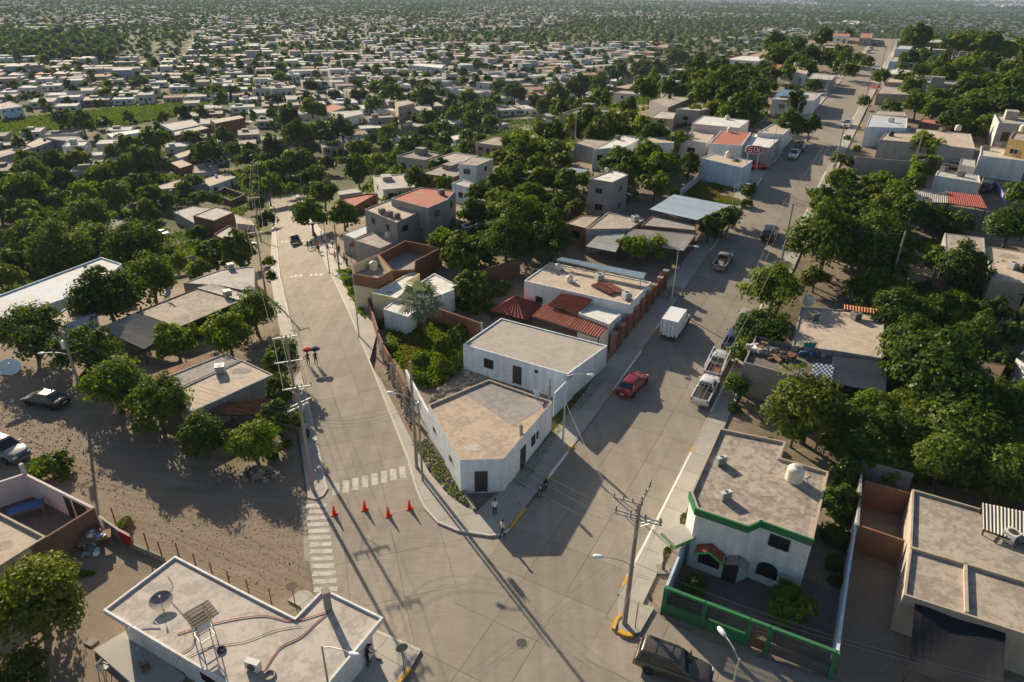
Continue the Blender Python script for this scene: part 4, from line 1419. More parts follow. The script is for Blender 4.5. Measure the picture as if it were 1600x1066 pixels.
TRUNK = [trunk_mesh(s) for s in range(5)]
TREES = []          # (root, px, py, r, kind)

def put_tree(x, y, r, kind, lod, z=None, shrub=False, squash=1.0):
 z = T(x, y) if z is None else z
 t = thing('shrub' if shrub else 'tree', None, 'shrub' if shrub else 'tree', (x, y, z))
 t.scale = (r * rng.uniform(.9, 1.12), r * rng.uniform(.9, 1.12), r * squash)
 c = link('crown' if not shrub else 'foliage', rng.choice(CROWN[(kind, lod)]), t)
 c.location = (0, 0, .98 if not shrub else .42)
 c.rotation_euler = (0, 0, rng.uniform(0, 2 * pi))
 k = link('trunk' if not shrub else 'stem', rng.choice(TRUNK), t)
 k.rotation_euler = (0, 0, rng.uniform(0, 2 * pi))
 if shrub:
  k.scale = (.5, .5, .35)
 return t

HAND = '''
m 55 945 72;m 30 1052 48;l 180 605 50;d 247 640 46;d 317 682 42;l 396 690 38;d 437 655 33;d 47 520 48;d 130 552 44;l 276 538 30;
l 357 525 38;d 398 493 36;d 237 445 40;d 170 468 50;d 208 388 46;d 150 385 42;d 95 395 52;d 25 420 30;d 335 400 28;d 375 398 30;l 315 420 20;d 436 572 30;
d 440 622 25;d 30 325 55;d 85 335 42;l 156 297 48;d 243 318 34;d 305 298 29;d 213 278 33;d 60 375 40;d 105 268 38;d 30 285 42;d 135 345 35;l 420 300 24;
l 408 270 20;d 418 345 16;d 60 262 30;d 180 255 28;d 230 255 24;d 330 245 22;d 375 240 26;d 350 215 18;d 300 215 16;d 105 190 18;d 130 195 20;d 205 228 22;d 240 225 22;
d 455 235 46;m 562 240 24;l 585 258 20;d 597 222 28;d 535 208 22;l 500 204 22;d 450 193 22;d 488 172 18;d 593 152 28;d 690 190 36;d 665 156 20;d 680 217 30;d 735 225 26;
l 757 183 28;d 785 150 30;d 742 165 28;d 792 240 28;d 640 232 24;d 512 328 50;d 470 293 27;d 497 264 28;d 463 258 24;d 560 272 24;d 612 262 28;l 680 281 38;d 765 308 32;
d 718 408 32;d 745 388 24;d 792 378 42;d 735 452 27;l 752 470 16;d 860 380 38;d 822 350 38;d 850 322 36;d 882 330 30;d 810 300 42;d 893 290 26;d 1002 277 52;d 968 292 24;
l 985 392 21;l 1021 390 22;d 1107 360 21;d 1130 352 21;l 1146 336 15;d 1152 268 15;d 820 250 38;d 850 228 45;d 872 182 38;d 915 155 38;d 900 180 36;d 985 192 36;d 1035 232 42;
d 992 250 36;d 1007 142 20;d 1046 143 18;d 1130 152 42;d 1118 122 32;d 1078 126 13;d 1020 120 26;d 1170 168 26;d 1090 143 26;d 945 205 24;d 920 195 22;d 1085 175 16;
d 1290 388 52;d 1370 388 56;d 1342 332 42;d 1398 328 46;d 1308 303 34;l 1378 300 36;l 1318 280 22;d 1462 345 24;d 1502 350 18;d 1576 360 36;d 1592 312 22;l 1208 455 40;
d 1408 497 40;d 1466 412 24;d 1502 425 36;d 1440 462 17;d 1546 492 32;d 1586 525 28;m 1265 643 64;d 1242 672 34;d 1460 592 70;d 1500 645 64;d 1424 545 42;d 1502 695 60;
d 1572 640 44;d 1335 700 42;d 1560 745 48;d 1420 682 38;d 1322 742 27;d 1312 790 30;d 1592 692 34;d 1470 725 46;d 1390 730 34;d 1190 517 36;d 1150 603 21;d 1163 545 24;
l 1235 942 32;d 1085 914 19;d 1442 152 40;d 1500 130 44;d 1560 155 44;d 1582 95 36;d 1450 102 34;d 1520 85 40;d 1432 62 24;d 1466 22 18;d 1400 32 14;d 1345 33 14;d 1300 38 20;
d 1262 52 24;d 1230 62 26;d 1250 92 28;d 1214 88 22;d 1309 98 26;d 1200 127 26;d 1188 146 16;d 1243 166 18;d 1272 133 13;d 1562 188 32;d 1592 172 26;d 1530 182 30;d 1470 168 32;
m 1381 209 9;l 1445 231 22;d 1500 60 34;d 1552 118 36;d 1420 95 18;d 1330 30 12;d 1372 28 12;d 1285 62 18;d 1180 60 24;d 1150 72 24;d 1110 85 24;d 1210 70 18;d 1090 105 20;
d 1060 92 18;d 1410 128 14;d 1395 168 16;d 1350 162 10;d 1480 195 20;l 1310 250 12;d 1425 300 22;d 1440 270 14;d 1600 440 22;d 1560 425 16;d 440 266 22;d 432 284 14;l 458 282 15;d 478 258 18;d 402 322 13;l 412 252 16;d 395 288 16;d 1180 52 18;d 1205 50 16;d 1240 44 16;d 1275 40 15;d 1322 26 12;d 1355 24 11;d 1140 78 18;d 1100 95 16;d 1060 108 17;d 1030 112 15;d 1000 110 18;d 965 118 18;d 935 134 17;d 905 138 20;d 870 150 20;d 1160 112 16;d 1225 100 12;d 1150 128 14;d 1115 150 14'''
def world_tree(x, y, r):
 p = G(x, y, 3.5)
 rw = r * (p - Vector((0, 0, H))).dot(FW) / FPX
 p = G(x, y, .9 * rw + .2)
 return p.x, p.y, r * (p - Vector((0, 0, H))).dot(FW) / FPX * 1.04

CAND = []           # px, py, r px, kind, x, y, r, traced
for ln in HAND.replace('\n', '').split(';'):
 k, x, y, r = ln.split()
 x, y, r = float(x), float(y), float(r)
 if y < 345 and r > 25:      # a clump of several trees
  n = 3
  a0 = rng.uniform(0, 6.28)
  for q in range(n):
   a = a0 + q * 2 * pi / n + rng.uniform(-.4, .4)
   rr = r * rng.uniform(.42, .6)
   xx, yy = x + cos(a) * r * .62, y + sin(a) * r * .45
   CAND.append((xx, yy, rr, k if rng.random() < .55 else rng.choice('dllm')) + world_tree(xx, yy, rr) + (1,))
 else:
  CAND.append((x, y, r, k) + world_tree(x, y, r) + (1,))
SHRUBS = '''l 80 735 31;l 195 812 11;d 140 590 14;l 1170 300 14;l 735 480 17;l 715 470 14;l 765 455 14;d 785 452 14;d 750 440 16;l 640 505 12;l 625 500 11;l 655 560 14;d 690 540 14;d 708 530 14;l 610 540 10;
l 700 575 14;l 655 590 12;l 628 530 9;d 600 505 10;d 720 520 14;l 545 440 10;l 553 455 9;l 548 428 8;l 1360 290 18;l 1400 310 16;d 1290 325 20;d 1330 255 9;l 1340 232 7;l 1324 215 6;l 1350 262 10;
l 1165 318 10;l 420 410 10;d 423 432 10;l 1110 590 9;d 1148 635 10;l 447 690 9;d 425 710 10;d 1205 690 10;d 1345 560 14;d 1340 620 16;l 405 665 12;d 1300 690 18;d 1365 690 20;d 1322 765 24;d 1314 800 24;d 1308 840 22;d 1304 878 17;d 1308 905 13;l 1055 300 10'''
for ln in SHRUBS.replace('\n', '').split(';'):
 k, x, y, r = ln.split()
 x, y, r = float(x), float(y), float(r)
 p = G(x, y, .5)
 rw = r * (p - Vector((0, 0, H))).dot(FW) / FPX
 t = put_tree(p.x, p.y, rw, k, 1 if r > 9 else 2, shrub=True)
 TREES.append([t, x, y, r, 's' + k])

# ------------------------------------------------------------------ places where random filling may not go
def poly_near(x, y, d):
 for P in FOOT:
  if abs(P[0][0] - x) > 40 or abs(P[0][1] - y) > 40:
   continue
  if inside((x, y), P):
   return True
  for i in range(len(P)):
   a, b = P[i - 1], P[i]
   dx, dy = b[0] - a[0], b[1] - a[1]
   t = ((x - a[0]) * dx + (y - a[1]) * dy) / max(dx * dx + dy * dy, 1e-6)
   t = min(1, max(0, t))
   if hypot(x - a[0] - t * dx, y - a[1] - t * dy) < d:
    return True
 return False

def on_road(x, y, m=0.0):
 a, q = aq(x, y)
 if -20 < a < 500 and -22.2 - m < q < -6.6 + m:
  return True
 return y < 300 and x < 0 and seg_dist((x, y), LC) < 5.6 + m

FIELD_PX = [(-160, 206), (60, 182), (200, 168), (322, 158), (330, 172), (200, 196), (70, 205), (-120, 236)]
FIELD = gxy(FIELD_PX)
ZONES = [   # photo outline, spacing factor, radius range, number
 ([(425, 235), (520, 150), (640, 170), (800, 95), (1000, 65), (1200, 35), (1380, 30), (1330, 110), (1200, 180), (1060, 300), (900, 330), (800, 400), (700, 420), (560, 300)], 1.8, 3.0, 120),
 ([(1400, 40), (1640, 40), (1640, 230), (1480, 200), (1380, 110)], 1.9, 3.2, 110),
 ([(1440, 480), (1640, 470), (1640, 780), (1330, 740), (1390, 560)], 1.6, 2.8, 26),
 ([(-20, 215), (400, 200), (400, 260), (280, 420), (-20, 460)], 1.7, 2.8, 45),
 ([(1240, 250), (1420, 300), (1420, 480), (1260, 430)], 1.5, 2.4, 22),
]
HILLH = []
placed0 = [c[4:7] for c in CAND]
for zp, n in (([(560, 300), (640, 200), (800, 110), (1000, 70), (1200, 40), (1340, 50), (1300, 130), (1180, 190), (1060, 260), (900, 300), (700, 330)], 34), ([(-20, 200), (400, 200), (400, 262), (200, 270), (-20, 285)], 24),
              ([(1420, 60), (1600, 70), (1600, 210), (1480, 190)], 12), ([(430, 180), (700, 130), (800, 110), (720, 200), (560, 230)], 16)):
 k = tries = 0
 while k < n and tries < 900:
  tries += 1
  px, py = rng.uniform(min(p[0] for p in zp), max(p[0] for p in zp)), rng.uniform(min(p[1] for p in zp), max(p[1] for p in zp))
  if not inside((px, py), zp):
   continue
  g = G(px, py, 3)
  w, d = rng.uniform(6.5, 10), rng.uniform(8, 14)
  if on_road(g.x, g.y, 6) or poly_near(g.x, g.y, 7) or inside((g.x, g.y), FIELD) or any(hypot(q[0] - g.x, q[1] - g.y) < q[2] * .6 + 4 for q in placed0):
   continue
  rot = -AZ + rng.choice((0, pi / 2)) if px > 640 else radians(20.5) + rng.choice((0, pi / 2))
  c, s = cos(rot), sin(rot)
  FOOT.append([(g.x + a * w / 2 * c - b * d / 2 * s, g.y + a * w / 2 * s + b * d / 2 * c) for a, b in ((-1, -1), (1, -1), (1, 1), (-1, 1))])
  h = 3.1 if rng.random() < .75 else 5.4
  kk = rng.choices(range(20), [3, 2, 1.4, 1.6, 1.2, 1, .6, .4, 2, .8] * 2)[0]
  t = thing('house', None, 'house', (g.x, g.y, T(g.x, g.y) - .2), '%s houses on the hill' % HNAMES[kk % 10], rot)
  t.scale = (w, d, h)
  for nme, me in PROTO[kk]:
   link(nme, me, t)
  pc = proj((g.x, g.y, T(g.x, g.y) + h))
  sc = FPX / (g - Vector((0, 0, H))).dot(FW)
  ROOFPX.append((pc[0], pc[1], sc * w * .4, sc * 1.5, hypot(g.x, g.y)))
  k += 1
fill = []
placed = [c[4:7] for c in CAND]
for zi, (zp, r0, r1, n) in enumerate(ZONES):
 x0, x1 = min(p[0] for p in zp), max(p[0] for p in zp)
 y0, y1 = min(p[1] for p in zp), max(p[1] for p in zp)
 k = tries = 0
 while k < n and tries < n * 12:
  tries += 1
  px, py = rng.uniform(x0, x1), rng.uniform(y0, y1)
  if not inside((px, py), zp):
   continue
  g = G(px, py, 2)
  r = rng.uniform(r0, r1)
  if on_road(g.x, g.y, r * .75) or poly_near(g.x, g.y, r * .45):
   continue
  if any(abs(q[0] - g.x) < 8 and abs(q[1] - g.y) < 8 and hypot(q[0] - g.x, q[1] - g.y) < (q[2] + r) * .52 for q in placed):
   continue
  # keep the near roofs in view: no filler whose crown would stand before a traced roof
  pc = proj((g.x, g.y, T(g.x, g.y) + r * 1.7))
  dd = hypot(g.x, g.y)
  rpx = r * FPX / max(20, (g - Vector((0, 0, H))).dot(FW))
  if any(dd < q[4] + 4 and abs(q[0] - pc[0]) < q[2] * .9 + rpx * .8 and abs(q[1] - pc[1] - rpx * .4) < q[3] + rpx * .9 for q in ROOFPX):
   continue
  placed.append((g.x, g.y, r))
  fill.append((g.x, g.y, r, zi))
  k += 1
for x, y, r, zi in fill:
 pp = proj((x, y, T(x, y) + r))
 CAND.append((pp[0], pp[1], r * FPX / max(20, (Vector((x, y, 0)) - Vector((0, 0, H))).dot(FW)), rng.choice('dddlm'), x, y, r, 0))
CAND.sort(key=lambda c: -c[2] - (1.5 if c[7] else 0))
for px, py, rp, k, x, y, r, tr in CAND[:298]:
 t = put_tree(x, y, r, k, 0 if rp > 34 else 1 if rp > 15 else 2, squash=rng.uniform(.88, 1.12))
 TREES.append([t, px, py, rp, k if tr else 'f'])
FILL_STUFF = [(c[4], c[5], c[6]) for c in CAND[298:]]
# ------------------------------------------------------------------ the far town
gen = np.random.default_rng(11)

def vnoise(x, y, s, seed):
 xs, ys = x / s, y / s
 x0, y0 = np.floor(xs), np.floor(ys)

 def h(a, b):
  v = np.sin(a * 127.1 + b * 311.7 + seed * 74.7) * 43758.5453
  return v - np.floor(v)
 fx, fy = xs - x0, ys - y0
 fx, fy = fx * fx * (3 - 2 * fx), fy * fy * (3 - 2 * fy)
 return (h(x0, y0) * (1 - fx) + h(x0 + 1, y0) * fx) * (1 - fy) + (h(x0, y0 + 1) * (1 - fx) + h(x0 + 1, y0 + 1) * fx) * fy

HX, TX = [], []           # houses: x,y,w,d,h,rot ; trees: x,y,r
for th, side in ((radians(-21), -1), (radians(34), 1)):
 e1, e2 = (cos(th), -sin(th)), (sin(th), cos(th))
 BW, BD = 88.0, 46.0
 for bi in range(-48, 49):
  for bj in range(-40, 90):
   bx, by = e1[0] * bi * BW + e2[0] * bj * BD, e1[1] * bi * BW + e2[1] * bj * BD
   if by < 120 or hypot(bx, by) > 3900 or abs(atan2(bx, by)) > radians(43):
    continue
   a, q = aq(bx, by)
   if (q - QC < 0) != (side < 0) and a < 700:
    continue
   if a >= 700 and (side > 0) != (bx > .42 * by):
    continue
   dens = float(vnoise(np.array(bx), np.array(by), 240., 3)) * .6 + float(vnoise(np.array(bx), np.array(by), 95., 5)) * .4
   green = dens > (.6 if side < 0 else .54)
   for row in (0, 1):
    u = -BW / 2 + 3
    while u < BW / 2 - 6:
     w = rng.uniform(8, 14)
     dep = rng.uniform(10, 17)
     v = (-BD / 2 + 4 + dep / 2) if row == 0 else (BD / 2 - 4 - dep / 2)
     x, y = bx + e1[0] * (u + w / 2) + e2[0] * v, by + e1[1] * (u + w / 2) + e2[1] * v
     if not green and rng.random() < .82:
      HX.append((x, y, w * rng.uniform(.82, 1.0), dep, 3.0 if rng.random() < .72 else rng.uniform(4.8, 6.4), -th))
     if rng.random() < (.88 if not green else 1.0):
      vv = rng.uniform(-6, 6) if not green else v + rng.uniform(-6, 6)
      r = min(5.5, max(1.6, rng.gauss(2.9, .9)))
      TX.append((bx + e1[0] * (u + rng.uniform(0, w)) + e2[0] * vv, by + e1[1] * (u + rng.uniform(0, w)) + e2[1] * vv, r))
     if rng.random() < .45:
      TX.append((x + e2[0] * (-row * 2 + 1) * -9, y + e2[1] * (-row * 2 + 1) * -9, rng.uniform(1.5, 2.8)))
     u += w + (rng.uniform(0, 1.2) if rng.random() < .7 else 3)

def town_ok(x, y, m):
 a, q = aq(x, y)
 d = q - QC
 if d < 0:
  if a < 560 and -d < 175 - max(0, (a - 300)) * .3:
   return False
  if x < 0 and y < 250 and seg_dist((x, y), LC) < 60:
   return False
  if y < 215 and x < -40:
   return False
 else:
  if a < 620 and d < 215:
   return False
 if inside((x, y), FIELD) or on_road(x, y, m):
  return False
 return True

def in_view(x, y, z, mx=60):
 p = proj((x, y, z))
 return p is not None and -mx < p[0] < 1600 + mx and -80 < p[1] < 1120

for k in range(24000):      # the farthest quarters, seen only as specks under the haze
 rr, aa = 3900 + 4600 * rng.random(), radians(rng.uniform(-42, 42))
 x, y = rr * sin(aa), rr * cos(aa)
 if vnoise(np.array(x), np.array(y), 420., 9) < .66:
  HX.append((x, y, rng.uniform(12, 34), rng.uniform(10, 22), rng.uniform(3, 8), rng.uniform(0, 1.5)))
 else:
  TX.append((x, y, rng.uniform(5, 10)))
HX = [h for h in HX if town_ok(h[0], h[1], 6) and in_view(h[0], h[1], T(h[0], h[1])) and not poly_near(h[0], h[1], 6)]
TX = [t for t in TX if town_ok(t[0], t[1], 2) and in_view(t[0], t[1], T(t[0], t[1])) and not poly_near(t[0], t[1], t[2] * .5)]
HX.sort(key=lambda h: hypot(h[0], h[1]))
TX.sort(key=lambda t: hypot(t[0], t[1]))
NEAR_H = 190

for i, (x, y, w, d, h, rot) in enumerate(HX[:NEAR_H]):
 k = rng.choices(range(20), [3, 2, 1.4, 1.4, 1.2, 1, .5, .5, 3, .8] * 2)[0]
 t = thing('house', '%s flat-roofed house of the town in the valley floor' % HNAMES[k % 10], 'house', (x, y, T(x, y)), '%s houses in the valley' % HNAMES[k % 10], rot)
 t.scale = (w, d, h)
 for nme, me in PROTO[k]:
  link(nme, me, t)
 REFS.append(proj((x, y, T(x, y) + h)) + (None, hypot(x, y)))

def mass_houses(L_):
 v, f, col = [], [], []
 for x, y, w, d, h, rot in L_:
  z = T(x, y)
  c, s = cos(rot), sin(rot)
  wc = rng.choices(WALLC, [3, 2, 1.4, 1.4, 1.1, 1, .5, .5, 3, .8])[0]
  rc = rng.choices(ROOFC, [2, 2, 1.4, 1, 2.4, .5, 1])[0]
  j = rng.uniform(.8, 1.1)
  o = len(v)
  two = h > 4 and rng.random() < .6
  boxes = [(0, 0, w, d, 0, 3.0 if two else h)]
  if two:
   boxes.append((0, d * .2, w, d * .6, 3.0, h))
  if rng.random() < .35:
   boxes.append((w * .2, d * .2, 1.3, 1.3, boxes[-1][5], boxes[-1][5] + 1.3))
  for bx, by, bw, bd, z0, z1 in boxes:
   o = len(v)
   for zz in (z + z0 - (.6 if z0 == 0 else 0), z + z1):
    for sx, sy in ((-1, -1), (1, -1), (1, 1), (-1, 1)):
     lx, ly = bx + sx * bw / 2, by + sy * bd / 2
     v.append((x + lx * c - ly * s, y + lx * s + ly * c, zz))
   f += [(o, o + 1, o + 5, o + 4), (o + 1, o + 2, o + 6, o + 5), (o + 2, o + 3, o + 7, o + 6), (o + 3, o, o + 4, o + 7), (o + 4, o + 5, o + 6, o + 7)]
   col += [tuple(q * j for q in wc)] * 4 + [tuple(q * j for q in rc)]
   if z0 == 0 and hypot(x, y) < 1300:
    for sy in (-1, 1):        # dark door and window openings
     for tx, ww, za, zb2 in ((-.3, .9, .1, 2.1), (.22, 1.3, 1.0, 2.1)):
      o = len(v)
      ly = sy * (bd / 2 + .03)
      for lx, zz in ((tx * bw - ww / 2, za), (tx * bw + ww / 2, za), (tx * bw + ww / 2, zb2), (tx * bw - ww / 2, zb2)):
       v.append((x + lx * c - ly * s, y + lx * s + ly * c, z + zz))
      f.append((o, o + 1, o + 2, o + 3))
      col.append((.05, .05, .055))
 me = bpy.data.meshes.new('far_houses')
 me.from_pydata(v, [], f)
 me.materials.append(attr_mat('far_house_walls'))
 at = me.attributes.new('col', 'FLOAT_COLOR', 'FACE')
 at.data.foreach_set('color', np.concatenate([np.array(col), np.ones((len(col), 1))], 1).astype(np.float32).ravel())
 return tag(link('far_houses', me), 'mass of small flat-roofed houses filling the far valley up to the haze', 'houses', kind='stuff')

mass_houses(HX[NEAR_H:])

def mass_trees(name, label, L_, mat, lods):
 vs, tint = [], []
 base = {n: [crown_arrays(900 + n + k, max(8, n // 6), n, s, .85, .06) for k in range(4)] for n, s in lods}
 for x, y, r in L_:
  D = hypot(x, y)
  n = lods[0][0] if D < 450 else lods[1][0] if D < 900 else lods[2][0]
  bv = base[n][rng.randrange(4)]
  t = rng.uniform(0, 2 * pi)
  c, s = cos(t), sin(t)
  sz = rng.uniform(.85, 1.2)
  q = np.empty_like(bv)
  q[:, 0] = x + r * (bv[:, 0] * c - bv[:, 1] * s)
  q[:, 1] = y + r * (bv[:, 0] * s + bv[:, 1] * c)
  q[:, 2] = T(x, y) + r * sz * (bv[:, 2] + .95)
  vs.append(q)
  tint.append(np.full(len(q) // 4, rng.random()))
 me = quad_mesh(name, np.concatenate(vs), mat, np.concatenate(tint))
 return tag(link(name, me), label, 'trees', kind='stuff')

for k in range(420):        # the dark wood at the far left
 p = G(rng.uniform(-60, 175), rng.uniform(52, 92), 3)
 TX.append((p.x, p.y, rng.uniform(3, 6)))
LODS = ((64, .42), (22, .6), (8, .9))
mass_trees('far_trees', 'countless garden trees between the houses of the far valley', TX, foliage('far_leaf', (.03, .06, .013), (.10, .145, .026), .35), LODS)
if FILL_STUFF:
 mass_trees('woodland', 'dense wood of small trees covering the slopes of the hill', FILL_STUFF, LEAF['d'], ((420, .19), (120, .32), (40, .5)))
print('TOWN', len(HX), len(TX), len(FILL_STUFF), len(TREES))
# ------------------------------------------------------------------ roof furniture
def roof_item(k, p, ref, ex, idx=0):
 on = 'on top of ' + ref
 x, y, z = p
 if k in ('tank', 'bigtank', 'btank'):
  r = (ex[0] if ex else (.62 if k == 'bigtank' else .48))
  hh = r * (2.1 if k == 'bigtank' else 1.9)
  m = X['btank'] if k == 'btank' else X['tank']
  t = thing('water_tank', PRE[0] + '%s plastic water tank %s' % ('black' if k == 'btank' else 'cream', on), 'water tank', (x, y, z))
  pr = [(r * .97, 0), (r, hh * .06)]
  for i in range(1, 5):
   pr += [(r, hh * (.17 * i - .02)), (r * .965, hh * .17 * i), (r, hh * (.17 * i + .02))]
  pr += [(r * .98, hh * .76), (r * .75, hh * .89), (r * .42, hh * .96)]
  MB().lathe(pr, n=18).build('body', m, t, smooth=True, local=True)
  MB().lathe([(r * .36, hh * .95), (r * .36, hh * 1.03), (r * .1, hh * 1.06)], n=14).build('lid', X['plastic'] if k != 'btank' else m, t, local=True)
  MB().tube([(r * .9, 0, hh * .12), (r * 1.3, 0, hh * .1), (r * 1.5, .2, .04), (r * 2.3, .5, .03)], .025, 5).build('pipe', X['plastic'], t, local=True)
 elif k in ('ac', 'acs', 'bac'):
  t = thing('air_conditioner', PRE[0] + '%s air conditioner %s' % ({'ac': 'boxy grey', 'acs': 'slim white', 'bac': 'dark boxy'}[k], on), 'air conditioner', (x, y, z), rz=rng.uniform(-.2, .2) + .5)
  d = (.85, .34, .6) if k == 'acs' else (.9, .85, .75)
  m = X['dconcrete'] if k == 'bac' else X['ac']
  MB().box((0, 0, d[2] / 2 + .08), d).build('case', m, t, local=True)
  b = MB()
  for s in (-1, 1):
   b.box((s * d[0] * .35, 0, .04), (.08, d[1], .08))
  b.build('foot', X['dsteel'], t, local=True)
  b = MB()
  for q in range(6):
   b.box((0, -d[1] / 2 - .01, .16 + q * d[2] / 7), (d[0] * .8, .02, .03))
  b.build('grille', X['dsteel'], t, local=True)
  b = MB().lathe([(d[1] * .36, 0), (d[1] * .36, .025)], (0, 0, d[2] + .08), n=12)
  b.build('fan_grille', X['dsteel'], t, local=True)
 elif k == 'dish':
  dish(p, .55, 'pale blue satellite dish ' + on, radians(60), -.6, X['sheetb'])

def dish(p, r, label, tilt, az, mat, pole=.5):
 t = thing('satellite_dish', label, 'satellite dish', p, rz=az)
 A = (Vector((1, 0, 0)), Vector((0, cos(tilt), sin(tilt))), Vector((0, -sin(tilt), cos(tilt))))
 pr = [(.03, .0)] + [(r * i / 6, .22 * r * (i / 6) ** 2) for i in range(1, 7)] + [(r * 1.02, .23 * r)] + [(r * i / 6, .22 * r * (i / 6) ** 2 - .03) for i in range(6, 0, -1)]
 MB().lathe(pr, (0, 0, pole + r * .5), n=20, ax=A).build('bowl', mat, t, smooth=True, local=True)
 c = Vector((0, 0, pole + r * .5))
 f = c + A[2] * r * .8
 MB().tube([c - A[1] * r * .95 + A[2] * .2 * r, f], .02, 5).build('feed_arm', X['steel'], t, local=True)
 MB().box(f, (.1, .1, .14)).build('feed_horn', X['plastic'], t, local=True)
 MB().tube([(0, 0, 0), (0, 0, pole + r * .5)], .035, 6).build('mast', X['steel'], t, local=True)
 return t

seen = {}
PRE = ['']
ORD = ['', 'second ', 'third ', 'fourth ', 'fifth ']
for k, p, ref, ex in sorted(ROOF_ITEMS, key=lambda q: q[1].x):
 n = seen.get((k, ref), 0)
 seen[(k, ref)] = n + 1
 tot = sum(1 for q in ROOF_ITEMS if q[0] == k and q[2] == ref)
 PRE[0] = '' if tot == 1 else ('leftmost ' if n == 0 else ORD[n])
 roof_item(k, p, ref, ex)

# ------------------------------------------------------------------ poles, lamps, wires
HEADS = {}

def pole(key, label, base, h, arms=(), group=None, r=.16, lamp=None, trans=None, lean=(0, 0)):
 """arms: (height below the top, length, azimuth, two-sided offset)"""
 g = G(*base) if len(base) == 2 else Vector(base)
 t = thing('utility_pole', label, 'utility pole', g, group)
 top = Vector((lean[0], lean[1], h))
 MB().tube([(0, 0, -.3), (lean[0] * .5, lean[1] * .5, h / 2), top], [r, r * .8, r * .6], 8).build('shaft', X['pole'], t, local=True)
 hp = []
 for (dz, ln, az, off) in arms:
  e = Vector((sin(az), cos(az), 0))
  c = top * ((h - dz) / h) + e * off
  MB().box(c, (ln, .085, .095), ax=(e, Vector((e.y, -e.x, 0)), Vector((0, 0, 1)))).build('crossarm', X['lamp'], t, local=True)
  for s in (-.92, -.3, .3, .92) if ln > 1.6 else (-.85, .85):
   q = c + e * (s * ln / 2) + Vector((0, 0, .06))
   MB().lathe([(.04, 0), (.07, .06), (.04, .1), (.065, .16), (.03, .22)], q, n=8).build('insulator', X['dconcrete'], t, local=True)
   hp.append(g + q + Vector((0, 0, .22)))
  b = MB()
  for s in (-1, 1):
   b.bar(c + e * (s * ln * .3), top * ((h - dz - .7) / h), .04)
  b.build('brace', X['steel'], t, local=True)
 if trans:
  dz, az, sc = trans
  e = Vector((sin(az), cos(az), 0))
  c = top * ((h - dz) / h) + e * .45
  MB().lathe([(.24 * sc, 0), (.28 * sc, .06), (.28 * sc, .8 * sc), (.2 * sc, .9 * sc)], c, n=14).build('transformer', X['lampw'], t, smooth=True, local=True)
  b = MB()
  for k in (-1, 1):
   b.lathe([(.04, 0), (.06, .08), (.03, .22)], c + Vector((k * .12, 0, .9 * sc)), n=8)
  b.build('bushing', X['dconcrete'], t, local=True)
 if lamp:
  dz, ln, az = lamp
  lamp_arm(t, top * ((h - dz) / h), ln, az)
 HEADS[key] = dict(top=g + top, arms=hp, at=lambda z, g=g, top=top, h=h: g + top * (z / h))
 pp = proj(g + top * .5)
 return t

def lamp_arm(t, p, ln, az, mat=None):
 e = Vector((sin(az), cos(az), 0))
 pts = [p, p + e * ln * .35 + Vector((0, 0, .28)), p + e * ln * .75 + Vector((0, 0, .38)), p + e * ln + Vector((0, 0, .36))]
 MB().tube(pts, .035, 6).build('arm', X['lamp'], t, local=True)
 q = pts[-1]
 s = Vector((e.y, -e.x, 0))
 b = MB()
 secs = [(0, .06, .05), (.12, .13, .09), (.4, .16, .1), (.62, .09, .05)]
 vs, n = [], 8
 for d, w, hh in secs:
  for k in range(n):
   a = 2 * pi * k / n
   vs.append(q + e * d + s * (w * cos(a)) + Vector((0, 0, hh * sin(a))))
 b.add(vs, [(i * n + k, i * n + (k + 1) % n, (i + 1) * n + (k + 1) % n, (i + 1) * n + k) for i in range(3) for k in range(n)] + [tuple(reversed(range(n))), tuple(range(3 * n, 4 * n))])
 b.build('lamp_head', X['lampw'], t, smooth=True, local=True)
 b = MB().box(q + e * .38 - Vector((0, 0, .09)), (.34, .2, .03), ax=(e, s, Vector((0, 0, 1))))
 b.build('lens', X['hlight'], t, local=True)

def lamp(label, base, h, az, arm=1.5, group='street lamps along the streets'):
 g = G(*base) if len(base) == 2 else Vector(base)
 t = thing('street_lamp', label, 'street lamp', g, group)
 MB().tube([(0, 0, -.2), (0, 0, h * .5), (0, 0, h)], [.085, .07, .045], 8).build('pole', X['lamp'], t, local=True)
 MB().box((0, 0, .02), (.36, .36, .06)).build('base_plate', X['dconcrete'], t, local=True)
 lamp_arm(t, Vector((0, 0, h - .15)), arm, az)
 return t

LA = radians(-21)               # left street direction
pole('A', 'tall concrete utility pole at the left pavement end beside the upper zebra crossing', (489.5, 767), 10.0, [(.25, 2.2, LA + pi / 2, 0), (1.6, 1.9, LA + pi / 2 - .5, .15), (1.9, 1.9, LA + pi / 2 - .5, -.15)], lean=(-.1, .25))
pole('A2', 'concrete utility pole with two crossarms among roadside trees left of the two walkers', (469.8, 673), 10.0, [(.2, 2.3, LA + pi / 2, 0), (2.6, 2.6, LA + pi / 2, 0)])
pole('B', 'concrete pole with grey transformer on the verge by the white corner building', (651.4, 732.4), 10.6, [], lamp=(3.6, 1.6, radians(-75)), trans=(4.6, radians(80), .8))
pole('B2', 'thin steel pole standing just in front of the transformer pole', (660.4, 752.7), 7.8, [], r=.1)
pole('C', 'concrete pole with angled crossarms by the yellow kerb at the right corner', (975.2, 976.7), 10.3, [(.15, 2.6, radians(28), .8), (.25, 2.6, radians(28), .55), (1.0, 2.9, radians(112), 0), (1.25, 2.9, radians(112), 0), (.1, 1.8, radians(112), -.7)], r=.19, lamp=(5.0, 1.8, radians(-80)))
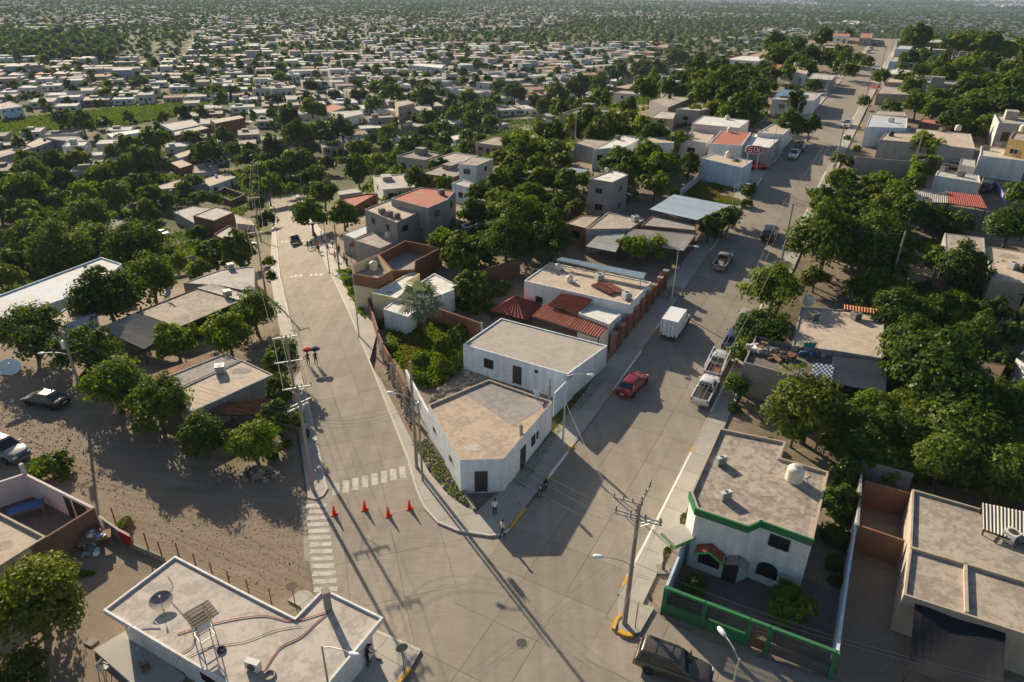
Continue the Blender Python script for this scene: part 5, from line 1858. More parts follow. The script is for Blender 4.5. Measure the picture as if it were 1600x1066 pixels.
pole('E', 'pole with white drum transformer and lamp on the dirt yard by the dark sedan', (134, 634), 8.6, [(.4, .9, radians(-60), .0)], trans=(2.3, radians(-60), .85), lamp=(2.9, 2.0, radians(-100)))
pole('L1', 'utility pole on the left street beside the mossy-roofed house', (416, 462), 9.6, [(.2, 2.2, LA + pi / 2, 0)])
pole('L2', 'utility pole on the left street below the half-built brick house', (408, 378), 9.6, [(.2, 2.2, LA + pi / 2, 0)])
pole('L3', 'farthest utility pole down the left street', (404, 300), 9.6, [(.2, 2.2, LA + pi / 2, 0)])
pole('L4', 'leaning utility pole by the white car in the dirt lot', (281, 342), 8.5, [(.3, 1.2, .4, 0)], lean=(-.9, 0))
pole('M1', 'utility pole on the pavement beside the street crowd', (530, 422), 7.6, [(.4, 1.2, LA + pi / 2, 0)])
pole('R1', 'utility pole at the right kerb beside the big shade trees', (1217.7, 424.7), 9.3, [(.2, 2.4, AZ + pi / 2, 0)])
pole('R2', 'utility pole at the right kerb beside the grey boundary wall', (1302.6, 270), 9.3, [(.2, 2.4, AZ + pi / 2, 0)])
pole('R3', 'utility pole at the right kerb beside the teal-fronted roof', (1349, 168), 9.3, [(.2, 2.2, AZ + pi / 2, 0)])
pole('R4', 'utility pole at the right kerb beside the red market canopy', (1374, 118), 9.3, [(.2, 2.2, AZ + pi / 2, 0)])
pole('R5', 'utility pole near the top of the straight street on its right', (1393, 78), 9.3, [(.2, 2.2, AZ + pi / 2, 0)])
pole('Y1', 'utility pole among shade trees behind the two-roofed house', (1386, 462), 8.2, [(.2, 1.0, .5, 0)])
pole('Y2', 'utility pole in the bare lot beside the creeper-covered wall', (1424, 274), 7.5, [])
pole('H1', 'wooden-looking pole on the hillside by the dark green-walled house', (897, 246), 9.0, [(.3, 1.3, .5, 0)])
pole('H2', 'pole on the hillside beside the long grey block house', (1029, 175), 9.0, [(.3, 1.3, .5, 0)])
lamp('street lamp on the left pavement beside the corner building', (878.7, 703.6), 7.8, radians(98), 1.7)
lamp('street lamp standing beside the white box truck', (1048, 482), 7.9, radians(98), 1.7)
lamp('street lamp beside the blue sheet canopy', (1135.7, 371.5), 7.9, radians(98))
lamp('street lamp beside the parked pale pickup up the street', (1202.5, 261), 7.9, radians(98))
lamp('street lamp beside the white-topped house on the left pavement', (1237.5, 220), 7.9, radians(98))
lamp('street lamp in front of the house with dark blue solar panels', (1265.4, 197.6), 7.9, radians(98))
for p, w in (((1289, 154), 'just past the solar panel house'), ((1303.5, 141), 'with two lamps nearer than it past the solar panels'), ((1314, 131), 'beside the long shadow of a tree'), ((1327, 119), 'below the two white parked cars'), ((1347, 86), 'beside the two white parked cars'),
             ((1354, 72), 'above the two white parked cars'), ((1364, 62), 'beside the small red-topped house'), ((1371, 52), 'farthest up the straight street')):
 lamp('small far street lamp ' + w, p, 7.9, radians(98))
lamp('street lamp on the right pavement of the left street by the crowd', (515, 427), 7.9, LA - pi / 2)
lamp('street lamp by the verge in front of the flat white roof', (561, 527), 7.9, LA - pi / 2)
lamp('street lamp beyond the big street tree', (474, 318), 7.9, LA - pi / 2)
_p = PZ(1137, 1003, 7.8)
lamp('white-headed street lamp in front of the green fence at the bottom edge', (_p.x + .35, _p.y - .9, T(_p.x, _p.y)), 7.7, radians(-20), 1.2)
_p = PZ(502.6, 1008.8, 7.8)
lamp('street lamp rising in front of the white roof at the bottom edge', (_p.x, _p.y, T(_p.x, _p.y)), 7.8, radians(110), 1.6)

def wire(a, b, sag, label, group, r=.010, name='power_line', n=14):
 a, b = Vector(a), Vector(b)
 pts = []
 for i in range(n + 1):
  t = i / n
  p = a.lerp(b, t)
  p.z -= sag * 4 * t * (1 - t)
  pts.append(p)
 o = MB().tube(pts, r, 4, cap=False).build(name, X['wire'], uv=False)
 return tag(o, label, 'cable', group)

def span(ka, kb, idx, label, sag=.7, r=.014):
 A, B = HEADS[ka]['arms'], HEADS[kb]['arms']
 for i, j in idx:
  wire(A[i % len(A)], B[j % len(B)], sag, label, label + ' group' if 0 else label, r)

span('A', 'A2', [(0, 0), (1, 1), (3, 3)], 'pale power lines between the two near poles of the left street', .15, .022)
span('A2', 'L1', [(0, 0), (1, 1), (3, 3)], 'power lines from the second near pole to the mossy-roofed house', 1.0)
span('L1', 'L2', [(0, 0), (1, 1), (3, 3)], 'power lines past the pink front room on the left street', 1.0)
span('L2', 'L3', [(0, 0), (1, 1), (3, 3)], 'farthest power lines down the left street', 1.0)
span('R1', 'R2', [(0, 0), (1, 1), (3, 3)], 'power lines along the right kerb above the shade trees', .9)
span('R2', 'R3', [(0, 0), (1, 1), (3, 3)], 'power lines along the right kerb past the grey wall', .9)
span('R3', 'R4', [(0, 0), (3, 3)], 'power lines along the right kerb past the market canopy', .9)
span('R4', 'R5', [(0, 0), (3, 3)], 'farthest power lines up the straight street', .9)
span('C', 'R1', [(0, 0), (1, 1), (3, 3)], 'long power lines from the corner pole up the straight street', 2.0)
_c = HEADS['C']['arms']
for i, (tx, ty, tz) in enumerate(((-9, 4, 8.6), (-8, 3, 8.6), (-7.2, 2.2, 8.6), (-5.6, 1.2, 8.6))):
 wire(_c[8 + i] if 8 + i < len(_c) else _c[i], (tx, ty, tz), .6, 'power lines running from the corner pole out of the picture', 'power lines running from the corner pole out of the picture')
for i, z in enumerate((7.4, 6.6, 6.2)):
 wire(HEADS['C']['at'](z), (-14 + i * 1.5, 12 + i, 7.2), .8, 'low cables leaving the corner pole towards the bottom of the picture', 'low cables leaving the corner pole', .009)
for i, (ka, za, kb, zb) in enumerate((('A', 7.2, 'B', 7.8), ('A', 6.9, 'B', 7.4), ('A', 6.6, 'B', 7.1))):
 wire(HEADS[ka]['at'](za), HEADS[kb]['at'](zb - 1), 1.0, 'sagging cables crossing the left street above the zebra crossing', 'cables across the left street', .009)
for i, (za, zb) in enumerate(((8.2, 9.0), (7.6, 8.2), (6.6, 7.2))):
 wire(HEADS['B']['at'](za), HEADS['C']['at'](zb), .9, 'cables from the transformer pole across the junction to the corner pole', 'cables across the junction', .009)
for i, z in enumerate((8.0, 7.7, 6.2, 5.8)):
 wire(HEADS['E']['at'](z), HEADS['A']['at'](7.6 - i * .5), .9, 'cables above the dirt yard from the drum transformer to the left street', 'cables above the dirt yard', .014)
 wire(HEADS['E']['at'](z), Vector(PZ(-60, 478 + i * 16, 8.2)), .6, 'cables from the drum transformer leaving the picture at the left', 'cables leaving at the left', .02)
wire(HEADS['E']['at'](5.6), G(30, 680), .1, 'steel guy wire slanting from the drum transformer pole to the ground', None, .016)
wire(G(878.7, 703.6) + Vector((0, 0, 5.2)), HEADS['C']['at'](7.8), .6, 'cable from the corner pole towards the street lamp by the corner building', None, .014)
for i, (p, q, z) in enumerate((((1090, 880, 3.0), (1400, 1010, 6.5), 0), ((1060, 905, 2.5), (1600, 1062, 5.5), 0))):
 wire(HEADS['C']['at'](5.6 - i), PZ(q[0] + 200, q[1] + 60, q[2]), .8, 'service cables crossing above the green-trimmed house yard', 'service cables over the green house yard', .014)
wire(HEADS['M1']['at'](7.4), PZ(560, 412, T(-30, 110) + 5.2), .3, 'service cable from the crowd-side pole to the yellow house', None, .016)
wire(HEADS['Y1']['at'](8.0), HEADS['R1']['at'](8.0), .7, 'service cable from the right kerb pole over the shade trees', None, .016)

def sign_post(label, base, h, mat, kind, rot=radians(20)):
 g = G(*base)
 t = thing('road_sign', label, 'road sign', g)
 MB().tube([(0, 0, -.1), (0, 0, h)], .03, 6).build('post', X['dsteel'], t, local=True)
 n = 8 if kind == 'stop' else 14
 A = (Vector((cos(rot), sin(rot), 0)), Vector((0, 0, 1)), Vector((sin(rot), -cos(rot), 0)))
 r = .38
 MB().lathe([(r, -.012), (r, .012)], (0, -.05, h - .35), n=n, ax=A).build('plate', mat, t, local=True)
 return t

sign_post('grey back of an octagonal road sign by the white house corner', (632, 1056), 2.9, X['dconcrete'], 'stop')
sign_post('grey back of a round road sign beside the lower zebra crossing', (462, 948), 2.3, X['dconcrete'], 'round')
sign_post('narrow rusty road sign on the pavement beside the corner pole', (992, 983), 2.4, X['rust'], 'round', radians(78))

def cone(p, label):
 g = G(*p)
 t = thing('traffic_cone', label, 'traffic cone', g, 'orange traffic cones on the junction')
 MB().box((0, 0, .03), (.46, .46, .06)).build('base', X['cone'], t, local=True)
 MB().lathe([(.19, .06), (.12, .42), (.045, .88), (.03, .9)], n=14).build('body', X['cone'], t, smooth=True, local=True)

for p, w in (((522.5, 804), 'nearest the lower zebra crossing'), ((570, 796), 'second from the left below the upper zebra crossing'), ((607, 806), 'lowest of the four'), ((640, 795), 'nearest the corner pavement')):
 cone(p, 'orange traffic cone ' + w)
# ------------------------------------------------------------------ walls, yards, sheds, lots
# white wall and brick wall along the left street, in front of the overgrown garden
wall_run('tall white plastered wall between the left street verge and the corner building', [(720, 762), (668, 668), (636, 606)], 2.15, 'white', t=.2, ref='the tall white street wall')
wall_run('low stone footing running in front of the corner building', [(742, 800), (700, 728), (660, 668), (640, 625)], .35, X['dconcrete'], name='low_wall', t=.3)
wall_run('red brick garden wall along the left street beside the overgrown garden', [(637, 624), (600, 556), (592, 536)], 1.5, 'brick', pil=4.0, ref='the brick garden wall')
_r, _ = wall_run('rusty sheet fence along the left street in front of the porch roof', [(592, 536), (578, 490), (572, 462)], 1.7, X['rust'], name='sheet_fence', cat='fence')
for i, p in enumerate(((632, 640), (622, 618), (613, 600), (600, 566))):
 g = G(*p)
 t = thing('fence_post', ('nearest', 'second', 'third', 'farthest')[i] + ' pale concrete fence post inside the brick garden wall', 'post', g, 'pale fence posts behind the brick garden wall')
 MB().box((0, 0, 1.2), (.16, .16, 2.6)).build('post_shaft', X['concrete'], t, local=True)
wall_run('red brick wall behind the fan palm', [(668, 502), (752, 532)], 2.2, 'brick', pil=5, ref='the brick wall behind the palm')
wall_run('brown brick wall behind the white roofs', [(712, 470), (760, 448), (812, 432)], 2.6, 'dbrick', ref='the brown brick wall')
# yellow-house upper openings are roofless rooms; street fence of the peach house
_, fg = wall_run('dark red fence wall with stone pillars in front of the peach-roofed house', [(957, 552), (1037, 452)], 1.0, X['redsheet'] if 0 else W['dbrick'], name='fence', cat='fence', ref='the pillared fence')
_a, _b = G(957, 552), G(1037, 452)
_fr = [o for o in COL.objects if o.get('label', '').startswith('dark red fence wall')][0]
for k in range(9):
 c = _a.lerp(_b, k / 8)
 z = T(c.x, c.y)
 b = MB().box((c.x, c.y, z + 1.25), (.55, .55, 2.5), rz=-AZ)
 b.build('pillar', W['brick'], _fr)
 MB().box((c.x, c.y, z + 2.56), (.7, .7, .12), rz=-AZ).build('pillar_cap', X['dconcrete'], _fr)
 if k < 8:
  d = _a.lerp(_b, (k + 1) / 8)
  pb = MB()
  for q in range(12):
   m = c.lerp(d, (q + .5) / 12)
   pb.box((m.x, m.y, T(m.x, m.y) + 1.6), (.04, .16, 1.3), rz=-AZ)
  pb.build('railing', X['redsheet'], _fr)
# grey boundary wall, right of the street
wall_run('long grey block wall across the bare lot right of the street', [(1332, 268), (1421, 276), (1462, 267)], 2.7, 'block', ref='the grey boundary wall')
wall_run('low wall around the bare lot by the right kerb', [(1284, 346), (1340, 352)], 1.0, 'grey', name='low_wall')
wall_run('low white wall edging the grassy lot', [(1062, 308), (1094, 280)], 1.2, 'pink', name='low_wall', ref='the low wall of the grassy lot')
wall_run('dark block wall with a shade-coloured face among the right-hand trees', [(1386, 462), (1465, 490), (1535, 505)], 2.0, W['dark'], ref='the dark block wall')  # the shaded face is painted by the near-black colour
wall_run('grey block wall behind the two-roofed house', [(1440, 500), (1525, 515)], 1.6, 'block')
wall_run('brick enclosure wall left of the falling street', [(343, 306), (352, 301), (384, 312), (362, 322), (343, 313)], 1.7, 'brick', cap='tan', ref='the brick enclosure')
wall_run('low grey wall behind the long low house with a mossy roof', [(258, 424), (318, 404)], 1.4, 'grey', name='low_wall')
# walled courtyard at the far left bottom
CW = [PZ(*p, 2.3) for p in ((-30, 762), (38.5, 740), (146, 793.5), (72, 839), (-20, 790))]
_wr, _ = wall_run('pink-white roofless courtyard walls with a table inside at the lower left', [tuple(p[:2]) for p in (CW[0], CW[1], CW[2])], 2.3, 'pink', t=.18, px=False, ref='the pink courtyard walls')
_w2, _ = wall_run('brown block wall between the courtyard and the fenced dirt yard', [tuple(p[:2]) for p in (CW[2], CW[3], PZ(-30, 902, 2.3))], 2.3, 'dbrick', t=.18, px=False, ref='the brown courtyard wall')
_p = PZ(34, 722, 3.2)
MB().box((CW[1].x, CW[1].y, 2.6), (.24, .24, 1.3)).build('corner_pillar', W['pink'], _wr)
house('sunlit flat roof with a raised rim beside the pink courtyard', 'the rimmed roof beside the courtyard', [(-10, 796), (72, 838), (-20, 896), (-60, 850)], 2.4, 'tan', 'peach', par=.22, auto=0)
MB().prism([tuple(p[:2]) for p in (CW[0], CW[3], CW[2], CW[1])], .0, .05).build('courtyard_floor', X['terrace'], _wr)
g = PZ(40, 792, .9)
t = thing('table', 'wooden table under a blue cloth inside the pink courtyard', 'table', (g.x, g.y, .03), rz=.55)
MB().box((0, 0, .85), (2.3, 1.0, .06)).build('tabletop', X['btarp'], t, local=True)
MB().box((0, 0, .78), (2.36, 1.06, .08)).build('frame', X['wood'], t, local=True)
for sx in (-1, 1):
 for sy in (-1, 1):
  MB().box((sx * 1.05, sy * .42, .38), (.09, .09, .74)).build('leg', X['wood'], t, local=True)
_d = MB()
for u, w in ((.62, .8), (.8, 1.6)):
 q = CW[1].lerp(CW[2], u)
 e = (CW[2] - CW[1])
 _d.box((q.x, q.y, 1.02), (w, .22, 2.05), rz=atan2(e.y, e.x))
_d.build('doorway', W['dark'], _wr)
# fenced dirt yard of the white house at the bottom
wall_run('low stone and brick wall ending in a red panel at the dirt yard', [(160, 822), (190, 843), (207, 852)], 1.0, 'grey', name='low_wall')
wall_run('short dark red sheet panel at the corner of the dirt yard', [(190, 846), (209, 856)], 1.1, 'red', name='gate_panel', cat='gate', t=.06)
PL = [(181, 812), (206, 830), (232, 852), (254, 866), (281, 868), (308, 885), (334, 899), (360, 912), (390, 926), (425, 940)]
PP = [G(x, y + 6) for x, y in PL]
t = thing('wire_fence', 'rusty post and barbed wire fence between dirt yard and gravel lot', 'fence', PP[4])
for p in PP:
 MB().box((p.x, p.y, T(p.x, p.y) + .75), (.07, .07, 1.7)).build('post', X['rust'], t)
for zz in (.4, .8, 1.2, 1.5):
 b = MB()
 for p, q in zip(PP, PP[1:]):
  b.tube([(p.x, p.y, T(p.x, p.y) + zz), (q.x, q.y, T(q.x, q.y) + zz)], .012, 4, cap=False)
 b.build('wire', X['rust'], t)
wall_run('low footing wall below the barbed wire fence', [(207, 856), (258, 878)], .5, X['dconcrete'], name='low_wall')
g = G(155, 852)
t = thing('table', 'old wooden table heaped with junk beside the brown courtyard wall', 'table', g, rz=.5)
MB().box((0, 0, .82), (1.9, 1.0, .07)).build('tabletop', X['wood'], t, local=True)
for sx in (-1, 1):
 for sy in (-1, 1):
  MB().box((sx * .85, sy * .4, .4), (.08, .08, .8)).build('leg', X['wood'], t, local=True)
t2 = thing('junk_heap', 'pile of pale bags and boxes on the old wooden table', 'junk', (g.x, g.y, g.z + .86))
for k in range(14):
 c = [X['lampw'], X['dconcrete'], X['sheetb'], X['wood'], W['violet']][k % 5]
 MB().box((rng.uniform(-.75, .75), rng.uniform(-.35, .35), rng.uniform(.05, .25)), (rng.uniform(.15, .4), rng.uniform(.15, .35), rng.uniform(.1, .3)), rz=rng.uniform(0, 3)).build('piece', c, t2, local=True)
t2 = thing('junk_heap', 'blue and white scrap lying on the ground by the old wooden table', 'junk', G(132, 862))
for k in range(16):
 c = [X['lampw'], X['sheetb'], X['dconcrete'], X['rust']][k % 4]
 MB().box((rng.uniform(-1.6, 1.2), rng.uniform(-.6, .6), rng.uniform(.05, .25)), (rng.uniform(.2, .7), rng.uniform(.15, .4), rng.uniform(.08, .3)), rz=rng.uniform(0, 3)).build('piece', c, t2, local=True)
g = gxy([(148, 1020), (198, 990), (290, 1060), (250, 1110)])
b = MB().prism(g if area2(g) > 0 else g[::-1], -.1, .28)
tag(b.build('terrace_slab', X['concrete']), 'pale concrete terrace slab beside the white house at the bottom', 'terrace')
g = gxy([(131, 1006), (143, 994), (155, 1002), (142, 1012)])
tag(MB().prism(g if area2(g) > 0 else g[::-1], -.05, .1).build('paving_slab', X['dconcrete']), 'loose square concrete slab lying in the dirt yard', 'slab')

def chair(p, label, mat, rz):
 t = thing('plastic_chair', label, 'chair', G(*p) if len(p) == 2 else p, rz=rz)
 MB().box((0, 0, .43), (.46, .46, .04)).build('seat', mat, t, local=True)
 for sx in (-1, 1):
  for sy in (-1, 1):
   MB().bar((sx * .19, sy * .19, .42), (sx * .24, sy * .24, 0), .045).build('leg', mat, t, local=True)
 b = MB()
 for k in range(5):
  b.box((-.18 + .09 * k, .22, .66), (.05, .03, .44))
 b.box((0, .22, .88), (.46, .04, .07))
 b.build('backrest', mat, t, local=True)
 b = MB()
 for s in (-1, 1):
  b.box((s * .23, 0, .64), (.05, .42, .03))
 b.build('armrest', mat, t, local=True)

_q = G(219, 1037)
chair((_q.x, _q.y, .28), 'pale blue plastic chair on the terrace slab', X['sheetb'], .4)
chair((164, 1052), 'green plastic chair in the dirt yard beside the terrace', X['sheetg'], 1.2)
chair((230, 1050), 'brown chair pushed against the white house wall', X['wood'], 2.2)
# things on the roof at the bottom: dish, aircon on a frame, chimney, hoses, tyre, coil
_q = PZ(254, 946, B1.get('_z'))
dish(_q, .66, 'large grimy satellite dish lying on the white roof with red hoses', radians(12), .5, X['dconcrete'], .0)
_q = PZ(322, 1000, B1['_z'])
t = thing('cooler_stand', 'tall steel frame carrying a cooler on the white roof with red hoses', 'stand', _q, rz=-.75)
for sx in (-1, 1):
 for sy in (-1, 1):
  MB().bar((sx * .5, sy * .45, 0), (sx * .42, sy * .4, 2.0), .05).build('leg', X['steel'], t, local=True)
for z in (.5, 1.1, 1.9):
 b = MB()
 for s in (-1, 1):
  b.bar((-.47, s * .42, z), (.47, s * .42, z), .04)
  b.bar((s * .47, -.42, z), (s * .47, .42, z), .04)
 b.build('rail', X['steel'], t, local=True)
t2 = thing('air_conditioner', 'evaporative cooler held in the tall steel frame on the bottom roof', 'air conditioner', _q + Vector((0, 0, 1.15)), rz=-.75)
MB().box((0, 0, .36), (.8, .72, .7)).build('case', X['ac'], t2, local=True)
for k in range(7):
 MB().box((0, -.37, .1 + k * .085), (.7, .03, .03)).build('slat', X['dsteel'], t2, local=True)
t2 = thing('sheet_canopy', 'small canopy of brown slats shading the cooler on the bottom roof', 'canopy', _q + Vector((0, 0, 2.05)), rz=-.75)
for k in range(6):
 MB().box((-.62 + .25 * k, 0.1, .02 + .0 * k), (.17, 1.5, .04)).build('slat', X['slat'], t2, local=True)
b = MB()
for s in (-1, 1):
 b.box((0, s * .5, -.03), (1.45, .06, .05))
b.build('rail', X['dsteel'], t2, local=True)
_q = PZ(513, 952, B1['_z'])
t = thing('chimney', 'square brown chimney at the street corner of the bottom roof', 'chimney', _q, rz=.5)
MB().box((0, 0, .75), (.42, .42, 1.5)).build('shaft', X['dconcrete'], t, local=True)
MB().box((0, 0, 1.55), (.5, .5, .1)).build('cap', X['pole'], t, local=True)
_q = PZ(397, 1046, B1['_z'])
t = thing('air_conditioner', 'white split air conditioner at the lower edge of the bottom roof', 'air conditioner', _q, rz=-.3)
MB().box((0, 0, .38), (.85, .36, .62)).build('case', X['ac'], t, local=True)
MB().lathe([(.24, 0), (.24, .03)], (0, -.19, .38), n=14, ax=(Vector((1, 0, 0)), Vector((0, 0, 1)), Vector((0, -1, 0)))).build('fan_grille', X['dsteel'], t, local=True)
MB().box((0, 0, .04), (.7, .3, .06)).build('foot', X['dsteel'], t, local=True)

def rooftube(pts, z, r, mat, label, name='hose', cat='hose', group=None):
 P = [PZ(x, y, z + .05) for x, y in pts]
 out = [P[0]]
 for i in range(len(P) - 1):
  a, b_, c, d = P[max(i - 1, 0)], P[i], P[i + 1], P[min(i + 2, len(P) - 1)]
  for t_ in (.25, .5, .75, 1):
   out.append(.5 * ((2 * b_) + (c - a) * t_ + (2 * a - 5 * b_ + 4 * c - d) * t_ ** 2 + (3 * b_ - a - 3 * c + d) * t_ ** 3))
 return tag(MB().tube(out, r, 5).build(name, mat, uv=False), label, cat, group)

zb1 = B1['_z']
rooftube([(277, 990), (322, 977), (372, 966), (415, 962), (458, 970), (512, 955)], zb1, .028, X['hose'], 'red hose running across the bottom roof from the cooler to the chimney')
rooftube([(513, 957), (495, 972), (470, 995), (440, 1010), (424, 1030), (412, 1050)], zb1, .028, X['hose'], 'red hose curving from the chimney to the white air conditioner')
rooftube([(262, 900), (270, 915), (262, 930), (272, 945), (300, 976)], zb1, .015, X['black'], 'thin black cable looping behind the dish on the bottom roof', 'cable', 'cable')
rooftube([(290, 1028), (330, 1010), (380, 1003), (430, 985), (470, 978)], zb1, .015, X['black'], 'thin black cable crossing the middle of the bottom roof', 'cable', 'cable')
rooftube([(276, 1036), (285, 1020), (300, 1010), (308, 990)], zb1, .02, X['black'], 'black pipe hanging over the parapet of the bottom roof', 'cable', 'cable')
for p, r, lb in (((346, 1016), .2, 'small black tyre lying on the bottom roof'), ((421, 1056), .3, 'coil of grey hose beside the white air conditioner')):
 q = PZ(p[0], p[1], zb1)
 rings = [q + Vector((r * cos(a), r * sin(a), .06)) for a in np.linspace(0, 2 * pi, 17)]
 tag(MB().tube(rings, .07, 6, cap=False).build('tyre' if r < .25 else 'hose_coil', X['black'] if r < .25 else X['pole'], uv=False), lb, 'tyre' if r < .25 else 'hose')
q = PZ(229, 976, zb1)
t = thing('pipe_frame', 'bent white pipe frame lying on the bottom roof edge', 'pipe', q)
MB().tube([(-.9, -.4, .05), (-.1, .5, .4), (.9, -.2, .05)], .03, 6).build('pipe', X['lampw'], t, local=True)
# corner building roof details
t = thing('chimney', 'slim grey vent stub on the roof of the corner building', 'chimney', PZ(814, 679, cbz), rz=.4)
MB().box((0, 0, .5), (.22, .22, 1.0)).build('shaft', X['dconcrete'], t, local=True)
MB().box((0, 0, .05), (.4, .4, .1)).build('base', X['concrete'], t, local=True)
dish(PZ(837, 624, cbz), .45, 'white satellite dish at the street edge of the corner roof', radians(55), 1.2, X['lampw'], .4)
t = thing('chimney', 'thin grey stack rising at the back edge of the corner roof', 'chimney', PZ(858, 625, cbz))
MB().box((0, 0, .8), (.18, .18, 1.6)).build('shaft', X['dconcrete'], t, local=True)
MB().tube([(0, 0, 1.6), (0, 0, 2.3)], .04, 6).build('pipe', X['dsteel'], t, local=True)
wall_run('white gate wall joining the corner building to the long white building', [(864, 652), (893, 622)], 2.7, 'blue', ref='the white gate wall')
wall_run('white wall beside the long white building along the pavement', [(893, 620), (915, 598)], 2.5, 'white')
dish(PZ(20, 588, 1.6), .95, 'large white satellite dish at the left edge above the dark sedan', radians(35), .8, X['lampw'], .5)

# green fence of the house with green trim
gq = [PZ(*p, 2.35) for p in ((1042, 917), (1309, 1018))]
t = thing('green_fence', 'bright green fence wall with barred panels in front of the white house', 'fence', (gq[0] + gq[1]) / 2 * 1)
t.location.z = 0
_loc[t.name] = Vector(t.location)
e = (gq[1] - gq[0])
ang = atan2(e.y, e.x)
FR = (0, .25, .52, .64, 1)
for k in range(5):
 c = gq[0].lerp(gq[1], FR[k])
 MB().box((c.x, c.y, 1.1), (.28, .28, 2.4), rz=ang).build('pillar', W['green'], t)
for k in range(4):
 a, b_ = gq[0].lerp(gq[1], FR[k] + .008), gq[0].lerp(gq[1], FR[k + 1] - .008)
 c = (a + b_) / 2
 L_ = (b_ - a).length
 if k < 2:
  MB().box((c.x, c.y, .35), (L_, .2, 1.2), rz=ang).build('plinth', W['green'], t)
 MB().box((c.x, c.y, 2.24), (L_, .22, .2), rz=ang).build('beam', W['green'], t)
 z0, zn = (.95 if k < 2 else .08), 2.14
 fr = MB()
 nb2 = int(L_ / .16)
 for q in range(nb2):
  m = a.lerp(b_, (q + .5) / nb2)
  fr.box((m.x, m.y, (z0 + zn) / 2), (.035, .035, zn - z0), rz=ang)
 for zz in np.arange(z0 + .12, zn, .34):
  fr.box((c.x, c.y, float(zz)), (L_ - .02, .025, .035), rz=ang)
 fr.build('grille' if k < 2 else 'gate', X['rust'] if k == 2 else X['dsteel'], t)
 if k > 1:
  MB().box((c.x, c.y, .5), (L_ - .05, .02, .85), rz=ang).build('kick_plate', X['rust'] if k == 2 else X['terrace'], t)
REFS.append(proj((gq[0] + gq[1]) / 2) + ('the green fence', 30))
sidew = [PZ(*p, 2.2) for p in ((1042, 915), (1062, 866), (1083, 815))]
wall_run('white left-hand yard wall of the green-trimmed house', [tuple(p[:2]) for p in sidew], 2.2, 'blue', px=False)
sidew = [PZ(*p, 2.2) for p in ((1309, 1018), (1325, 900), (1340, 800))]
wall_run('white right-hand yard wall of the green-trimmed house', [tuple(p[:2]) for p in sidew], 2.2, 'blue', px=False, ref='the right yard wall')
yard = gxy([(1048, 955), (1305, 1055), (1318, 930), (1262, 905), (1070, 900)])
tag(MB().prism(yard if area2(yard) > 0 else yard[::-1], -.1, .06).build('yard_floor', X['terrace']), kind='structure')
# brick rooms without a roof, beside the large tan roof
bk = [PZ(*p, 2.6) for p in ((1346, 726), (1425, 748), (1419, 850), (1413, 926), (1336, 900))]
wall_run('roofless red brick rooms left of the large tan-roofed building', [tuple(p[:2]) for p in (bk[0], bk[1])], 2.6, 'block', px=False, ref='the roofless brick rooms')
wall_run('left long wall of the roofless brick rooms', [tuple(p[:2]) for p in (bk[0], bk[0].lerp(bk[4], .6))], 2.5, 'block', px=False)
wall_run('far cross wall inside the roofless brick rooms', [tuple(PZ(*p, 2.4)[:2]) for p in ((1350, 757), (1421, 776))], 2.4, 'brick', px=False)
wall_run('near cross wall inside the roofless brick rooms', [tuple(PZ(*p, 2.4)[:2]) for p in ((1342, 823), (1413, 847))], 2.4, 'brick', px=False)
for p, q in (((1421.7, 856.5), (1508, 882)), ((1508, 882), (1510, 958)), ((1508, 882), (1640, 922))):
 a, b_ = PZ(*p, brz + .12), PZ(*q, brz + .12)
 MB().bar(a, b_, .2, .26).build('parapet_rib', W['tan'], BR_)
# shade net, corrugated shelter and shed roof at the lower right
q = [PZ(1430, 940, 2.85), PZ(1572, 984, 2.85), PZ(1566, 1100, 2.2), PZ(1419, 1046, 2.2)]
nb = MB()
for i in range(12):
 for j in range(8):
  f = lambda u, v: q[0].lerp(q[1], u).lerp(q[3].lerp(q[2], u), v) + Vector((0, 0, -.35 * sin(pi * u) * sin(pi * v) + .05 * sin(9 * u + 5 * v)))
  nb.quad(f(i / 12, j / 8), f((i + 1) / 12, j / 8), f((i + 1) / 12, (j + 1) / 8), f(i / 12, (j + 1) / 8))
t = thing('shade_net', 'black shade net stretched from the large tan roof over its yard', 'shade net', (q[0] + q[2]) / 2 - Vector((0, 0, 2)))
nb.build('net', X['tarp'], t)
for p in (q[2], q[3]):
 MB().tube([(p.x, p.y, 0), (p.x, p.y, p.z)], .04, 6).build('post', X['dsteel'], t)
corrugated('sheet_shelter', 'shelter of blue-white corrugated sheets on the large tan roof', 'shelter', [(1535, 786), (1640, 808), (1640, 862), (1536, 827)], [3.7, 3.7, 3.3, 3.3], X['sheetw'], 6, 3, amp=.05, posts=True)
# sheet roofs
corrugated('sheet_roof', 'brown corrugated lean-to roof at the front of the long mossy-roofed house', 'roof', [(154, 513), (211.5, 488.5), (278, 513), (225, 546)], [2.4, 2.9, 2.9, 2.4], X['sheet'], 8, 4, ref='the brown sheet lean-to')
corrugated('sheet_roof', 'grey corrugated roof strip behind the long mossy-roofed house', 'roof', [(308, 450), (332, 443), (388, 462), (377, 470)], [3.0, 2.8, 2.8, 3.0], X['sheet'], 5, 4, along=1)
corrugated('sheet_roof', 'rusty corrugated roof strip behind the narrow grey roof', 'roof', [(228, 588), (339, 550), (343, 555), (241, 598)], 2.3, X['sheetr'], 7, 4)
corrugated('sheet_roof', 'rust-brown patched sheet roof below the sunlit white strip', 'roof', [(304, 647), (357, 628), (427, 622), (400, 648)], [1.9, 2.2, 2.2, 1.9], X['sheetr'], 6, 4, ref='the rusty patched roof')
